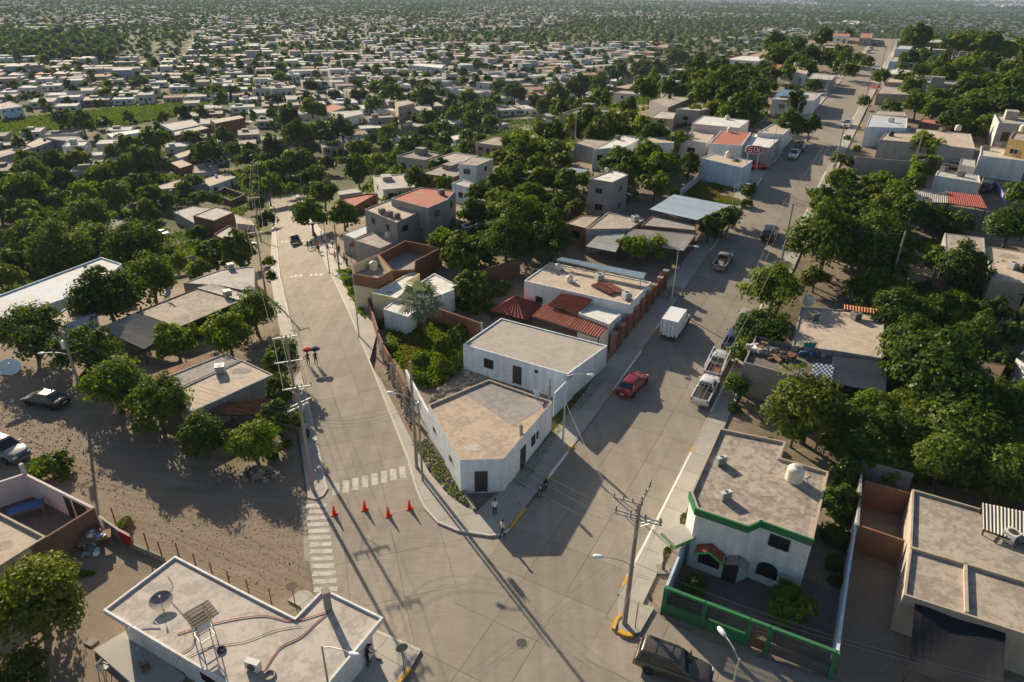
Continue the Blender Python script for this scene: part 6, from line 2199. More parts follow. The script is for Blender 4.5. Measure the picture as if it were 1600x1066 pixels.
corrugated('sheet_roof', 'greenish metal roof with purple stains beside the grey sheets', 'roof', [(915, 385), (952, 351), (982, 355), (962, 394)], [2.6, 3.2, 3.2, 2.6], X['sheetg'], 4, 3, amp=.02, along=0, ref='the greenish metal roof')
corrugated('sheet_roof', 'broad grey corrugated roof behind the pillared fence', 'roof', [(969.7, 377), (987.5, 358), (1089, 364), (1068, 392)], [2.6, 3.1, 3.1, 2.6], X['sheetw'], 8, 4, along=1, amp=.05, ref='the broad grey sheet roof')
corrugated('sheet_roof', 'pale blue sheet canopy beside the grassy lot', 'canopy', [(1015, 327), (1053, 304), (1142, 321), (1089, 344)], [3.2, 3.4, 3.4, 3.2], X['sheetb'], 6, 3, amp=.012, ref='the blue sheet canopy')
corrugated('sheet_roof', 'tan end of the long corrugated shed below the creeper wall', 'roof', [(1414, 315), (1422, 291), (1480, 299), (1481, 317)], [3.2, 3.4, 3.4, 3.2], X['sheetw'], 5, 4, along=1)
corrugated('sheet_roof', 'rust-red end of the long corrugated shed below the creeper wall', 'roof', [(1481, 317), (1480, 299), (1532, 305.5), (1542, 326)], [3.2, 3.4, 3.4, 3.2], X['redsheet'], 4, 4, along=1, ref='the rust-red sheets')
wall_run('grey rendered wall below the long corrugated shed', [(1424, 345), (1480, 352), (1540, 362)], 2.9, 'grey')
corrugated('sheet_roof', 'grey corrugated roof beside the cluttered terrace', 'roof', [(1302, 557), (1386, 566), (1384, 615), (1301, 598)], [3.6, 3.5, 3.0, 3.1], X['sheet'], 7, 5, along=1, ref='the grey sheet roof by the terrace')
corrugated('sheet_awning', 'blue corrugated awning below the wide peach roof', 'awning', [(1551, 440), (1610, 449), (1612, 462), (1555, 452)], [2.6, 2.6, 2.2, 2.2], X['btarp'], 5, 4, amp=.05)
corrugated('sheet_awning', 'dark red sheet awning beside the street crowd', 'awning', [(545, 383), (558, 373), (592, 384), (580, 392)], [2.3, 2.8, 2.8, 2.3], X['redsheet'], 5, 4, ref='the red sheet awning')
corrugated('sheet_roof', 'pale blue sheet roof under the half-built brick house', 'roof', [(350, 381), (378, 373), (404, 380), (370, 388)], 2.4, X['sheetb'], 4, 3)
corrugated('sheet_canopy', 'red market canopy at the right kerb far up the street', 'canopy', [(1358, 138), (1360, 132), (1372, 133), (1372, 139)], 2.6, X['redsheet'], 3, 3, amp=.01)
corrugated('sheet_roof', 'pale blue roof half hidden by hillside trees', 'roof', [(801, 278), (822, 266), (848, 270), (828, 281)], 3.0, X['sheetb'], 4, 3)
corrugated('sheet_roof', 'second pale blue roof right of the first among hillside trees', 'roof', [(872, 272), (892, 262), (920, 266), (900, 276)], 3.0, X['sheetb'], 4, 3)
# red tiled parts of the peach house
corrugated('tiled_awning', 'long red ribbed awning along the front of the peach-roofed house', 'awning', [(831.7, 494), (852, 475), (951, 509.5), (937, 528)], [2.5, 2.9, 2.9, 2.5], X['tile'], 9, 3, along=1, amp=.05, piece='tile_strip', ref='the red ribbed awning')
corrugated('tiled_roof', 'red tiled roof panel behind the ribbed awning', 'roof', [(857, 476), (876, 459), (927, 466), (903, 489.5)], [3.0, 3.6, 3.6, 3.0], X['tile'], 8, 3, amp=.045, piece='tile_strip', posts=False)
corrugated('roofing_sheets', 'left of two brick-red sheets lying on the peach roof', 'roofing sheets', [(924, 445), (938, 440), (963, 456), (953, 459.5)], 3.75, X['tile'], 4, 3, piece='tile_strip', posts=False, along=1)
corrugated('roofing_sheets', 'right of two brick-red sheets lying on the peach roof', 'roofing sheets', [(939, 441), (949, 439), (976, 454), (965, 457)], 3.75, X['tile'], 3, 3, piece='tile_strip', posts=False, along=1)
corrugated('tile_strip_roof', 'row of orange roof tiles along the back of the two-roofed house', 'tiled strip', [(1319, 476), (1382.5, 485), (1382.5, 492.5), (1319, 483.5)], [3.3, 3.3, 3.1, 3.1], X['otile'], 14, 1, along=0, amp=.07, piece='roof_tile', posts=False)
corrugated('solar_array', 'strip of grey-blue solar panels behind the peach-roofed house', 'solar panels', [(869, 405.5), (878, 402), (1010, 427), (1004, 436)], [4.1, 4.3, 4.3, 4.1], X['solar'], 8, 1, along=1, amp=0, piece='solar_panel', pmat=X['steel'])
corrugated('solar_array', 'dark blue solar panels on the low house beside the straight street', 'solar panels', [(1211, 149.5), (1221, 139.5), (1255, 142), (1258, 151)], [3.5, 3.9, 3.9, 3.5], X['bsolar'], 8, 1, along=1, amp=0, piece='solar_panel', posts=False, pmat=X['steel'])
# red hip-roofed kiosk
cp = [PZ(*p, 2.5) for p in ((765, 485), (797, 467), (852, 477), (821, 500))]
apex = PZ(806, 462.5, 4.1)
t = thing('pavilion', 'garden pavilion with a red hipped tile roof beside the peach-roofed house', 'pavilion', sum(cp, Vector()) / 4 - Vector((0, 0, 2.5)))
for i in range(4):
 a, b_ = cp[i], cp[(i + 1) % 4]
 for k in range(9):
  p0, p1 = a.lerp(b_, k / 9), a.lerp(b_, (k + 1) / 9)
  h0, h1 = a.lerp(apex, 1) , apex
  m = MB()
  nrm = (b_ - a).cross(apex - a).normalized()
  if nrm.z < 0:
   nrm = -nrm
  m.add([p0, p1, apex, p0.lerp(p1, .5) + nrm * .06, apex + nrm * .03], [(0, 3, 4, 2), (3, 1, 2, 4)])
  m.build('tile_course', X['redsheet'], t)
for p in cp:
 q = p.lerp(apex, .08)
 MB().tube([(q.x, q.y, 0), (q.x, q.y, 2.5)], .07, 6).build('post', X['dsteel'], t)
REFS.append(proj(apex) + ('the red-roofed pavilion', 70))
# junk and lattice on the cluttered terrace
zt = clz + .02
f = [PZ(1271, 567, clz + .9), PZ(1304, 571, clz + .9), PZ(1299, 592, clz + .3), PZ(1267, 588, clz + .3)]
t = thing('lattice_panel', 'blue and white chequered lattice panel leaning on the cluttered terrace', 'lattice panel', sum(f, Vector()) / 4)
for i in range(9):
 for j in range(7):
  u0, v0 = i / 9, j / 7
  P = [f[0].lerp(f[1], u).lerp(f[3].lerp(f[2], u), v) for u, v in ((u0, v0), (u0 + 1 / 9, v0), (u0 + 1 / 9, v0 + 1 / 7), (u0, v0 + 1 / 7))]
  if (i + j) % 2:
   MB().add(P + [p - Vector((0, 0, .03)) for p in P], [(0, 1, 2, 3), (7, 6, 5, 4), (0, 4, 5, 1), (2, 6, 7, 3)]).build('tile', X['lampw'], t)
fb = MB()
fb.quad(*[p - Vector((0, 0, .05)) for p in f])
fb.build('board', X['btarp'], t)
for lb, (x0, y0), cols in (('heap of timber and pale scrap at the street end of the cluttered terrace', (1186, 548), 'wood lampw concrete pole'), ('heap of dark rusty junk in the middle of the cluttered terrace', (1222, 560), 'rust wood dsteel dconcrete'), ('heap of boxes and teal cloth at the back of the cluttered terrace', (1262, 552), 'plastic btarp wood sheetg')):
 p = PZ(x0, y0, zt)
 t = thing('junk_heap', lb, 'junk', p)
 cols = cols.split()
 for k in range(26):
  d = (rng.uniform(.3, 1.6), rng.uniform(.08, .35), rng.uniform(.06, .3)) if k % 2 else (rng.uniform(.2, .5), rng.uniform(.2, .5), rng.uniform(.2, .5))
  MB().box((rng.uniform(-1.3, 1.3), rng.uniform(-.8, .8), d[2] / 2 + rng.uniform(0, .35)), d, rz=rng.uniform(0, 3)).build('piece', X[cols[k % len(cols)]], t, local=True)
p = PZ(1262, 553, zt)
t = thing('tarp', 'teal tarpaulin hung over a rail on the cluttered terrace', 'tarpaulin', p)
tb = MB()
for i in range(6):
 x = i * .2 - .6
 tb.quad((x, -.1 + .06 * (i % 2), 1.3), (x + .2, -.1 + .06 * ((i + 1) % 2), 1.3), (x + .2, .1 + .08 * ((i + 1) % 2), 0.1), (x, .1 + .08 * (i % 2), .1))
tb.build('cloth', W['teal'], t, local=True)
tb = MB().tube([(-.7, -.1, 0), (-.7, -.1, 1.32)], .03, 5).tube([(.7, -.1, 0), (.7, -.1, 1.32)], .03, 5).tube([(-.7, -.1, 1.31), (.7, -.1, 1.31)], .03, 5)
tb.build('rail', X['dsteel'], t, local=True)
# creeper wall, violet wall
cv = [G(*p) for p in ((1416, 310), (1424, 268), (1462, 272))]
t = thing('creeper_wall', 'block wall smothered in bright green creeper beside the bare lot', 'creeper wall', cv[1])
for p, q in ((cv[0], cv[1]), (cv[1], cv[2])):
 e = q - p
 MB().box(((p.x + q.x) / 2, (p.y + q.y) / 2, T(p.x, p.y) + 1.2), (e.length, .25, 3.2), rz=atan2(e.y, e.x)).build('wall', W['grey'], t)
cw = []
g = np.random.default_rng(4)
for k in range(2600):
 u = g.uniform(0, 2)
 p = cv[0].lerp(cv[1], u) if u < 1 else cv[1].lerp(cv[2], u - 1)
 cw.append((p.x + g.normal() * .28, p.y + g.normal() * .28, T(p.x, p.y) + g.uniform(.0, 3.1)))
cw = np.array(cw)
d = g.normal(size=(len(cw), 3))
d /= np.linalg.norm(d, axis=1, keepdims=True)
tt = np.cross(d, g.normal(size=(len(cw), 3)))
tt /= np.linalg.norm(tt, axis=1, keepdims=True)
bb = np.cross(d, tt)
sz = .2
vv = np.stack([cw - tt * sz, cw - bb * sz, cw + tt * sz, cw + bb * sz], 1).reshape(-1, 3) - np.array(t.location)
link('creeper', quad_mesh('creeper', vv, LEAF['l']), t)
wall_run('violet-blue wall with white pillars in the yard by the rust-red sheets', [(1553, 292), (1571, 323)], 1.1, 'violet', ref='the violet wall')
wall_run('orange brick corner wall in the yard by the rust-red sheets', [(1526, 310), (1533, 288)], 1.8, 'ochre')

# rubble, gravel, grass
def scatter_stones(name, label, P, n, s0, s1, mat, seed=1, cat='rubble', edge=None):
 g = random.Random(seed)
 P = gxy(P)
 x0, x1 = min(p[0] for p in P), max(p[0] for p in P)
 y0, y1 = min(p[1] for p in P), max(p[1] for p in P)
 b = MB()
 k = 0
 while k < n:
  x, y = g.uniform(x0, x1), g.uniform(y0, y1)
  if not inside((x, y), P):
   continue
  k += 1
  s = g.uniform(s0, s1) * (2.0 if g.random() < .04 else 1)
  z = T(x, y) + s * .2
  a = g.uniform(0, 6)
  pts = [(x + s * cos(a + i * 1.57) * g.uniform(.6, 1.1), y + s * sin(a + i * 1.57) * g.uniform(.6, 1.1), z) for i in range(4)]
  b.add(pts + [(x, y, z + s * g.uniform(.35, .8)), (x, y, z - s * .5)], [(0, 1, 4), (1, 2, 4), (2, 3, 4), (3, 0, 4), (1, 0, 5), (2, 1, 5), (3, 2, 5), (0, 3, 5)])
 return tag(b.build(name, mat, uv=False), label, cat, kind='stuff')

scatter_stones('gravel', 'loose gravel scattered over the dirt lot beside the lower zebra crossing', [(150, 760), (300, 700), (468, 775), (474, 930), (420, 935), (280, 862), (190, 810)], 2200, .02, .06, X['stone'], 2)
scatter_stones('rubble', 'rocky rubble on the verge between the left pavement and the white wall', [(640, 690), (668, 690), (735, 785), (742, 800), (715, 785), (680, 745)], 900, .08, .28, X['rubble'], 3)
scatter_stones('rubble', 'rubble strip along the brick garden wall', [(590, 540), (602, 545), (645, 650), (640, 668), (612, 600)], 400, .08, .25, X['rubble'], 4)
scatter_stones('rubble', 'sunlit rubble patch between the overgrown garden and the corner roof', [(668, 630), (690, 605), (735, 575), (765, 590), (700, 612)], 500, .08, .3, X['rubble'], 5)
scatter_stones('rubble', 'stones piled on the small lot beside the white box truck', [(1035, 450), (1060, 448), (1075, 458), (1045, 470), (1030, 466)], 260, .08, .3, X['rubble'], 6)
scatter_stones('gravel', 'pale gravel strewn over the dirt at the left edge', [(0, 600), (120, 660), (200, 760), (140, 780), (40, 720), (0, 690)], 900, .03, .1, X['stone'], 8)
scatter_stones('rubble', 'broken rubble strewn over the dirt lot by the white car', [(235, 380), (300, 380), (330, 395), (250, 410)], 300, .08, .3, X['rubble'], 9)
p = G(404, 742)
t = thing('rock_pile', 'pile of dark stones and dry branches under the roadside trees', 'rock pile', p)
g = random.Random(5)
for k in range(70):
 rr = g.uniform(0, 1.5)
 a = g.uniform(0, 6.28)
 s = g.uniform(.15, .34)
 c = Vector((rr * cos(a), rr * sin(a) * .7, max(0, .75 - rr * .45) * g.random() + .05))
 MB().box(c, (s * 1.4, s, s * .8), ax=(Vector((cos(a * 3), sin(a * 3), .2)).normalized(), Vector((-sin(a * 3), cos(a * 3), 0)), Vector((-.2 * cos(a * 3), -.2 * sin(a * 3), 1)).normalized())).build('stone', X['stone'], t, local=True)
for k in range(14):
 a = g.uniform(0, 6.28)
 MB().tube([(1.3 * cos(a), .9 * sin(a), .1), (g.uniform(-.4, .4), g.uniform(-.4, .4), g.uniform(.6, 1.1))], .025, 4).build('branch', X['bark'], t, local=True)
p = HEADS['A']['at'](0) + Vector((-.45, .5, 0))
for k in (0,):
 q = G(480, 684)
 ring = [q + Vector((.1, .36 * cos(a), .5 + .36 * sin(a))) for a in np.linspace(0, 2 * pi, 17)]
 tag(MB().tube(ring, .09, 6, cap=False).build('tyre', X['black'], uv=False), 'black tyre hanging on the left pavement pole by the trees', 'tyre')

def grass(name, label, P, n, hh, mat, seed, clump=.0):
 g = np.random.default_rng(seed)
 P = gxy(P)
 x0, x1 = min(p[0] for p in P), max(p[0] for p in P)
 y0, y1 = min(p[1] for p in P), max(p[1] for p in P)
 c = []
 while len(c) < n:
  x, y = g.uniform(x0, x1), g.uniform(y0, y1)
  if inside((x, y), P) and (not clump or float(vnoise(np.array(x), np.array(y), clump, seed)) > .42) and not poly_near(x, y, .1):
   c.append((x, y, T(x, y)))
 c = np.array(c)
 a = g.uniform(0, 2 * pi, n)
 w = hh * g.uniform(.25, .5, n)
 h_ = hh * g.uniform(.5, 1.3, n)
 dx, dy = np.cos(a) * w, np.sin(a) * w
 lx, ly = g.normal(size=n) * hh * .5, g.normal(size=n) * hh * .5
 z0 = np.zeros(n) - .03
 A = c + np.stack([-dx, -dy, z0], 1)
 B = c + np.stack([dx, dy, z0], 1)
 C = c + np.stack([dx * .5 + lx, dy * .5 + ly, h_], 1)
 D = c + np.stack([-dx * .6 + lx, -dy * .6 + ly, h_ * .9], 1)
 me = quad_mesh(name, np.stack([A, B, C, D], 1).reshape(-1, 3), mat, g.uniform(size=n))
 return tag(link(name, me), label, 'grass', kind='stuff')

GARD = [(600, 500), (612, 490), (660, 500), (720, 515), (735, 535), (722, 575), (690, 600), (668, 608), (640, 590), (618, 560)]
grass('weeds', 'lush green weeds filling the garden around the fan palm', GARD, 9000, .42, LEAF['g'], 21)
grass('weeds', 'yellowing weeds in the middle of the overgrown garden', [(625, 530), (670, 530), (690, 560), (660, 585), (635, 575)], 2200, .4, LEAF['y'], 22, 3.0)
grass('grass', 'bright green grass of the lot between the blue canopy and the white shop', [(1068, 304), (1100, 280), (1150, 284), (1170, 300), (1150, 322), (1100, 312)], 5500, .22, LEAF['g'], 23, 5.)
grass('grass', 'dry golden grass near the kerb of the grassy lot', [(1090, 305), (1140, 292), (1165, 305), (1150, 320), (1110, 314)], 2600, .2, LEAF['y'], 24, 4.)
grass('weeds', 'green weeds on the verge beside the left pavement and yellow house', [(527, 425), (545, 422), (566, 470), (572, 500), (560, 490), (545, 455)], 1800, .35, LEAF['g'], 25)
grass('grass', 'dark grass in the fenced dirt yard near the brown wall', [(90, 880), (150, 860), (240, 865), (250, 890), (180, 890), (110, 905)], 3000, .16, LEAF['g'], 26, 2.)
grass('grass', 'grass verge along the pavement beside the corner building', [(778, 768), (865, 637), (940, 590), (950, 592), (880, 670), (800, 788), (775, 800)], 4200, .11, LEAF['g'], 27)
grass('weeds', 'weeds between the rubble of the left street verge', [(640, 690), (668, 690), (735, 785), (742, 800), (715, 785), (680, 745)], 700, .25, LEAF['g'], 28, 2.)
grass('grass', 'green lawn beside the red-roofed pavilion', [(745, 480), (765, 470), (800, 490), (770, 498)], 900, .15, LEAF['g'], 29)
grass('grass', 'sunlit green field of the valley park', FIELD_PX, 26000, .9, foliage('field_grass', (.075, .12, .02), (.125, .165, .035), .4), 30)
grass('undergrowth', 'green undergrowth below the hillside trees between the streets', [(560, 300), (700, 420), (800, 410), (900, 340), (1060, 300), (1200, 180), (1000, 100), (640, 190)], 24000, .9, LEAF['d'], 31, 9.)
grass('undergrowth', 'green undergrowth below the trees of the left slope', [(0, 250), (400, 230), (400, 300), (300, 420), (0, 460)], 14000, .7, LEAF['d'], 32, 8.)
grass('undergrowth', 'undergrowth below the trees at the right edge', [(1260, 300), (1420, 300), (1640, 480), (1640, 780), (1310, 740), (1400, 500)], 12000, .6, LEAF['d'], 33, 6.)
# the field road and its pale path
fr = gxy([(-160, 200), (0, 189), (60, 180), (160, 173), (280, 162), (282, 165.5), (160, 177), (60, 184.5), (0, 193.5), (-160, 205)])
b = MB()
for i in range(4):
 P = [fr[i], fr[i + 1], fr[8 - i], fr[9 - i]]
 P = P if area2(P) > 0 else P[::-1]
 b.prism(P, [T(*p) - .5 for p in P], [T(*p) + .12 for p in P])
tag(b.build('field_road', X['concrete']), kind='structure')
fr = gxy([(190, 204), (330, 197), (470, 178), (560, 166), (690, 158), (690, 160), (560, 168.5), (470, 181), (330, 200.5), (190, 207)])
b = MB()
for i in range(4):
 P = [fr[i], fr[i + 1], fr[8 - i], fr[9 - i]]
 P = P if area2(P) > 0 else P[::-1]
 b.prism(P, [T(*p) - .5 for p in P], [T(*p) + .1 for p in P])
tag(b.build('path', X['walk']), kind='structure')

# fan palm
p = G(663, 530)
t = thing('fan_palm', 'grey-green fan palm rising from the overgrown garden', 'palm', p)
HP = 4.7
MB().tube([(0, 0, -.2), (.05, 0, HP * .5), (.0, .05, HP)], [.22, .16, .17], 9).build('trunk', X['bark'], t, local=True)
g = random.Random(3)
for k in range(30):
 a = k * 2.4 + g.uniform(-.2, .2)
 el = radians(70 - k * 3.6) + g.uniform(-.1, .1)
 st = Vector((cos(a) * cos(el), sin(a) * cos(el), sin(el)))
 L_ = g.uniform(1.4, 1.9)
 c = Vector((0, .05, HP)) + st * L_
 side = st.cross(Vector((0, 0, 1))).normalized()
 up = side.cross(st)
 b = MB()
 b.bar((0, .05, HP), c, .05, .03)
 nb_ = 13
 for i in range(nb_):
  th = (i / (nb_ - 1) - .5) * radians(230)
  d = st * cos(th) + side * sin(th)
  ln = g.uniform(1.2, 1.5) * (1 - .25 * abs(th) / 2)
  w = (side * cos(th) - st * sin(th)) * .11
  m = c + d * ln * .6 + up * .04
  tip = c + d * ln - Vector((0, 0, .32))
  b.add([c, m - w, tip, m + w], [(0, 1, 2, 3)])
 b.build('frond', LEAF['p'], t, local=True, uv=False)
b = MB()
for k in range(16):
 a = k * .7
 b.bar((cos(a) * .18, sin(a) * .18, HP - .1), (cos(a) * .55, sin(a) * .55, HP - 1.3), .16, .02)
b.build('dead_fronds', X['wood'], t, local=True)
REFS.append(proj(p + Vector((0, 0, HP))) + ('the fan palm', 60))
# pruned street trees on the right pavement
for (x, y), lb in (((1062, 838), 'pruned leafless street tree in a square planter by the white yard wall'), ((1036, 892), 'pruned street tree with a tuft of leaves beside the corner pole')):
 p = G(x, y)
 t = thing('pruned_tree', lb, 'tree', p)
 b = MB().tube([(0, 0, -.1), (0, 0, .9)], [.13, .12], 7)
 for a in (0, 2.1, 4.0):
  b.tube([(0, 0, .85), (.2 * cos(a), .2 * sin(a), 1.5 + a * .1)], [.09, .07], 6)
 b.build('trunk', X['bark'], t, local=True)
 c = link('crown', CROWN[('l', 2)][1], t)
 c.location, c.scale = (.1, .05, 1.9), (.3, .3, .3)
 MB().box((-.5 if x > 1050 else 0, 0, .15), (.9, .9, .06)).build('planter', X['dconcrete'], t, local=True)

# SIX billboard
a = PZ(1178.5, 234, T(*G(1178, 250)[:2]) + 5.0)
t = thing('billboard', 'red oval billboard reading SIX on posts beside the white shop', 'sign', (a.x, a.y, T(a.x, a.y)))
ez = a.z - T(a.x, a.y)
ax_ = Vector((cos(-.15), sin(-.15), 0))
ny = Vector((ax_.y, -ax_.x, 0))
Wd, Hh = 2.7, 1.24

def oval(w, hh, off, z=0.):
 pts = []
 for k in range(28):
  th = 2 * pi * k / 28
  cx_, sx_ = cos(th), sin(th)
  pts.append(ax_ * (w / 2 * math.copysign(abs(cx_) ** .55, cx_)) + Vector((0, 0, hh / 2 * math.copysign(abs(sx_) ** .55, sx_))) + ny * off)
 return pts

for nme, w, hh, o0, o1, m in (('rim', Wd + .2, Hh + .2, -.1, .06, X['lampw']), ('board', Wd, Hh, -.05, .1, flat_mat('sign_red', (.45, .015, .03), .4))):
 f0, f1 = oval(w, hh, o0), oval(w, hh, o1)
 vs = [q + Vector((0, 0, ez)) for q in f0 + f1]
 MB().add(vs, [tuple(range(28)), tuple(reversed(range(28, 56)))] + [(i, 28 + i, 28 + (i + 1) % 28, (i + 1) % 28) for i in range(28)]).build(nme, m, t, local=True)
L6 = MB()

def stroke(p0, p1, w=.155):
 p0, p1 = (p0[0] * .77, p0[1] * .77), (p1[0] * .77, p1[1] * .77)
 A, B = [ax_ * p[0] + Vector((0, 0, ez + p[1])) + ny * .13 for p in (p0, p1)]
 d = (B - A).normalized()
 L6.box((A + B) / 2, ((B - A).length + w * .8, w, .05), ax=(d, ny.cross(d), ny))

for p0, p1 in (((-.55, .48), (-1.25, .48)), ((-1.25, .48), (-1.25, .04)), ((-1.25, .04), (-.55, .04)), ((-.55, .04), (-.55, -.46)), ((-.55, -.46), (-1.25, -.46)), ((0, .5), (0, -.48)), ((.45, .5), (1.2, -.48)), ((1.2, .5), (.45, -.48))):
 stroke(p0, p1)
L6.build('lettering', X['lampw'], t, local=True)
for s in (-.9, .9):
 q = ax_ * s
 MB().tube([(q.x, q.y, -.2), (q.x, q.y, ez - .6)], .07, 6).build('post', X['steel'], t, local=True)
# ------------------------------------------------------------------ vehicles
_paint = {}

def paint(col):
 if col not in _paint:
  _paint[col] = flat_mat('car_paint', col, .32, .15, .7)
 return _paint[col]

def loft(secs, mat_i=0, b=None):
 """secs: list of closed rings with equal point counts"""
 b = b or MB()
 n = len(secs[0])
 vs = [p for s in secs for p in s]
 fs = [(i * n + k, i * n + (k + 1) % n, (i + 1) * n + (k + 1) % n, (i + 1) * n + k) for i in range(len(secs) - 1) for k in range(n)]
 fs += [tuple(reversed(range(n))), tuple(range((len(secs) - 1) * n, len(secs) * n))]
 return b.add(vs, fs, mat_i)

def body_ring(x, w, zb, zs, zt):
 return [(x, -w * .86, zb), (x, -w, zb + .14), (x, -w, zs - .12), (x, -w * .95, zs), (x, -w * .55, zt), (x, w * .55, zt), (x, w * .95, zs), (x, w, zs - .12), (x, w, zb + .14), (x, w * .86, zb)]

KINDS = dict(
 sedan=dict(L=4.5, W=.875, body=[(-2.25, .74, .36, .74, .78), (-2.12, .85, .26, .88, .93), (-1.5, .875, .22, .92, .97), (.95, .875, .22, .9, .95), (1.6, .86, .22, .82, .86), (2.08, .79, .26, .69, .72), (2.25, .64, .36, .58, .6)],
               cab=(-1.75, 1.15, -1.0, .35, .92, 1.44, .79, .6), wx=(-1.35, 1.35), wr=.31),
 hatch=dict(L=3.9, W=.85, body=[(-1.95, .74, .36, .82, .86), (-1.85, .84, .26, .92, .97), (-1.2, .85, .22, .92, .97), (.9, .85, .22, .9, .95), (1.4, .83, .22, .82, .86), (1.8, .76, .26, .7, .73), (1.95, .62, .36, .6, .62)],
               cab=(-1.88, 1.1, -1.55, .35, .92, 1.5, .78, .62), wx=(-1.2, 1.2), wr=.3),
 suv=dict(L=4.9, W=.95, body=[(-2.45, .84, .42, .95, 1.0), (-2.35, .94, .34, 1.08, 1.12), (-1.6, .95, .3, 1.1, 1.14), (1.0, .95, .3, 1.08, 1.14), (1.7, .94, .3, 1.02, 1.08), (2.25, .88, .34, .92, .97), (2.45, .74, .42, .8, .82)],
             cab=(-2.36, 1.15, -2.12, .42, 1.1, 1.78, .86, .7), wx=(-1.45, 1.45), wr=.38),
 pickup=dict(L=5.1, W=.9, body=[(-.42, .88, .32, 1.0, 1.02), (-.2, .9, .3, 1.02, 1.05), (1.15, .9, .3, 1.0, 1.05), (1.75, .88, .3, .95, 1.0), (2.4, .82, .34, .84, .88), (2.55, .7, .42, .74, .76)],
    cab=(-.4, 1.25, -.28, .62, 1.03, 1.7, .82, .66), wx=(-1.55, 1.6), wr=.36),
 truck=dict(L=5.4, W=.95, body=[(.55, .9, .4, 1.05, 1.08), (.75, .93, .36, 1.1, 1.14), (1.9, .93, .34, 1.08, 1.12), (2.45, .88, .36, .95, .98), (2.6, .75, .44, .82, .84)],
               cab=(.56, 2.0, .6, 1.45, 1.1, 1.85, .86, .7), wx=(-1.5, 1.8), wr=.38),
)

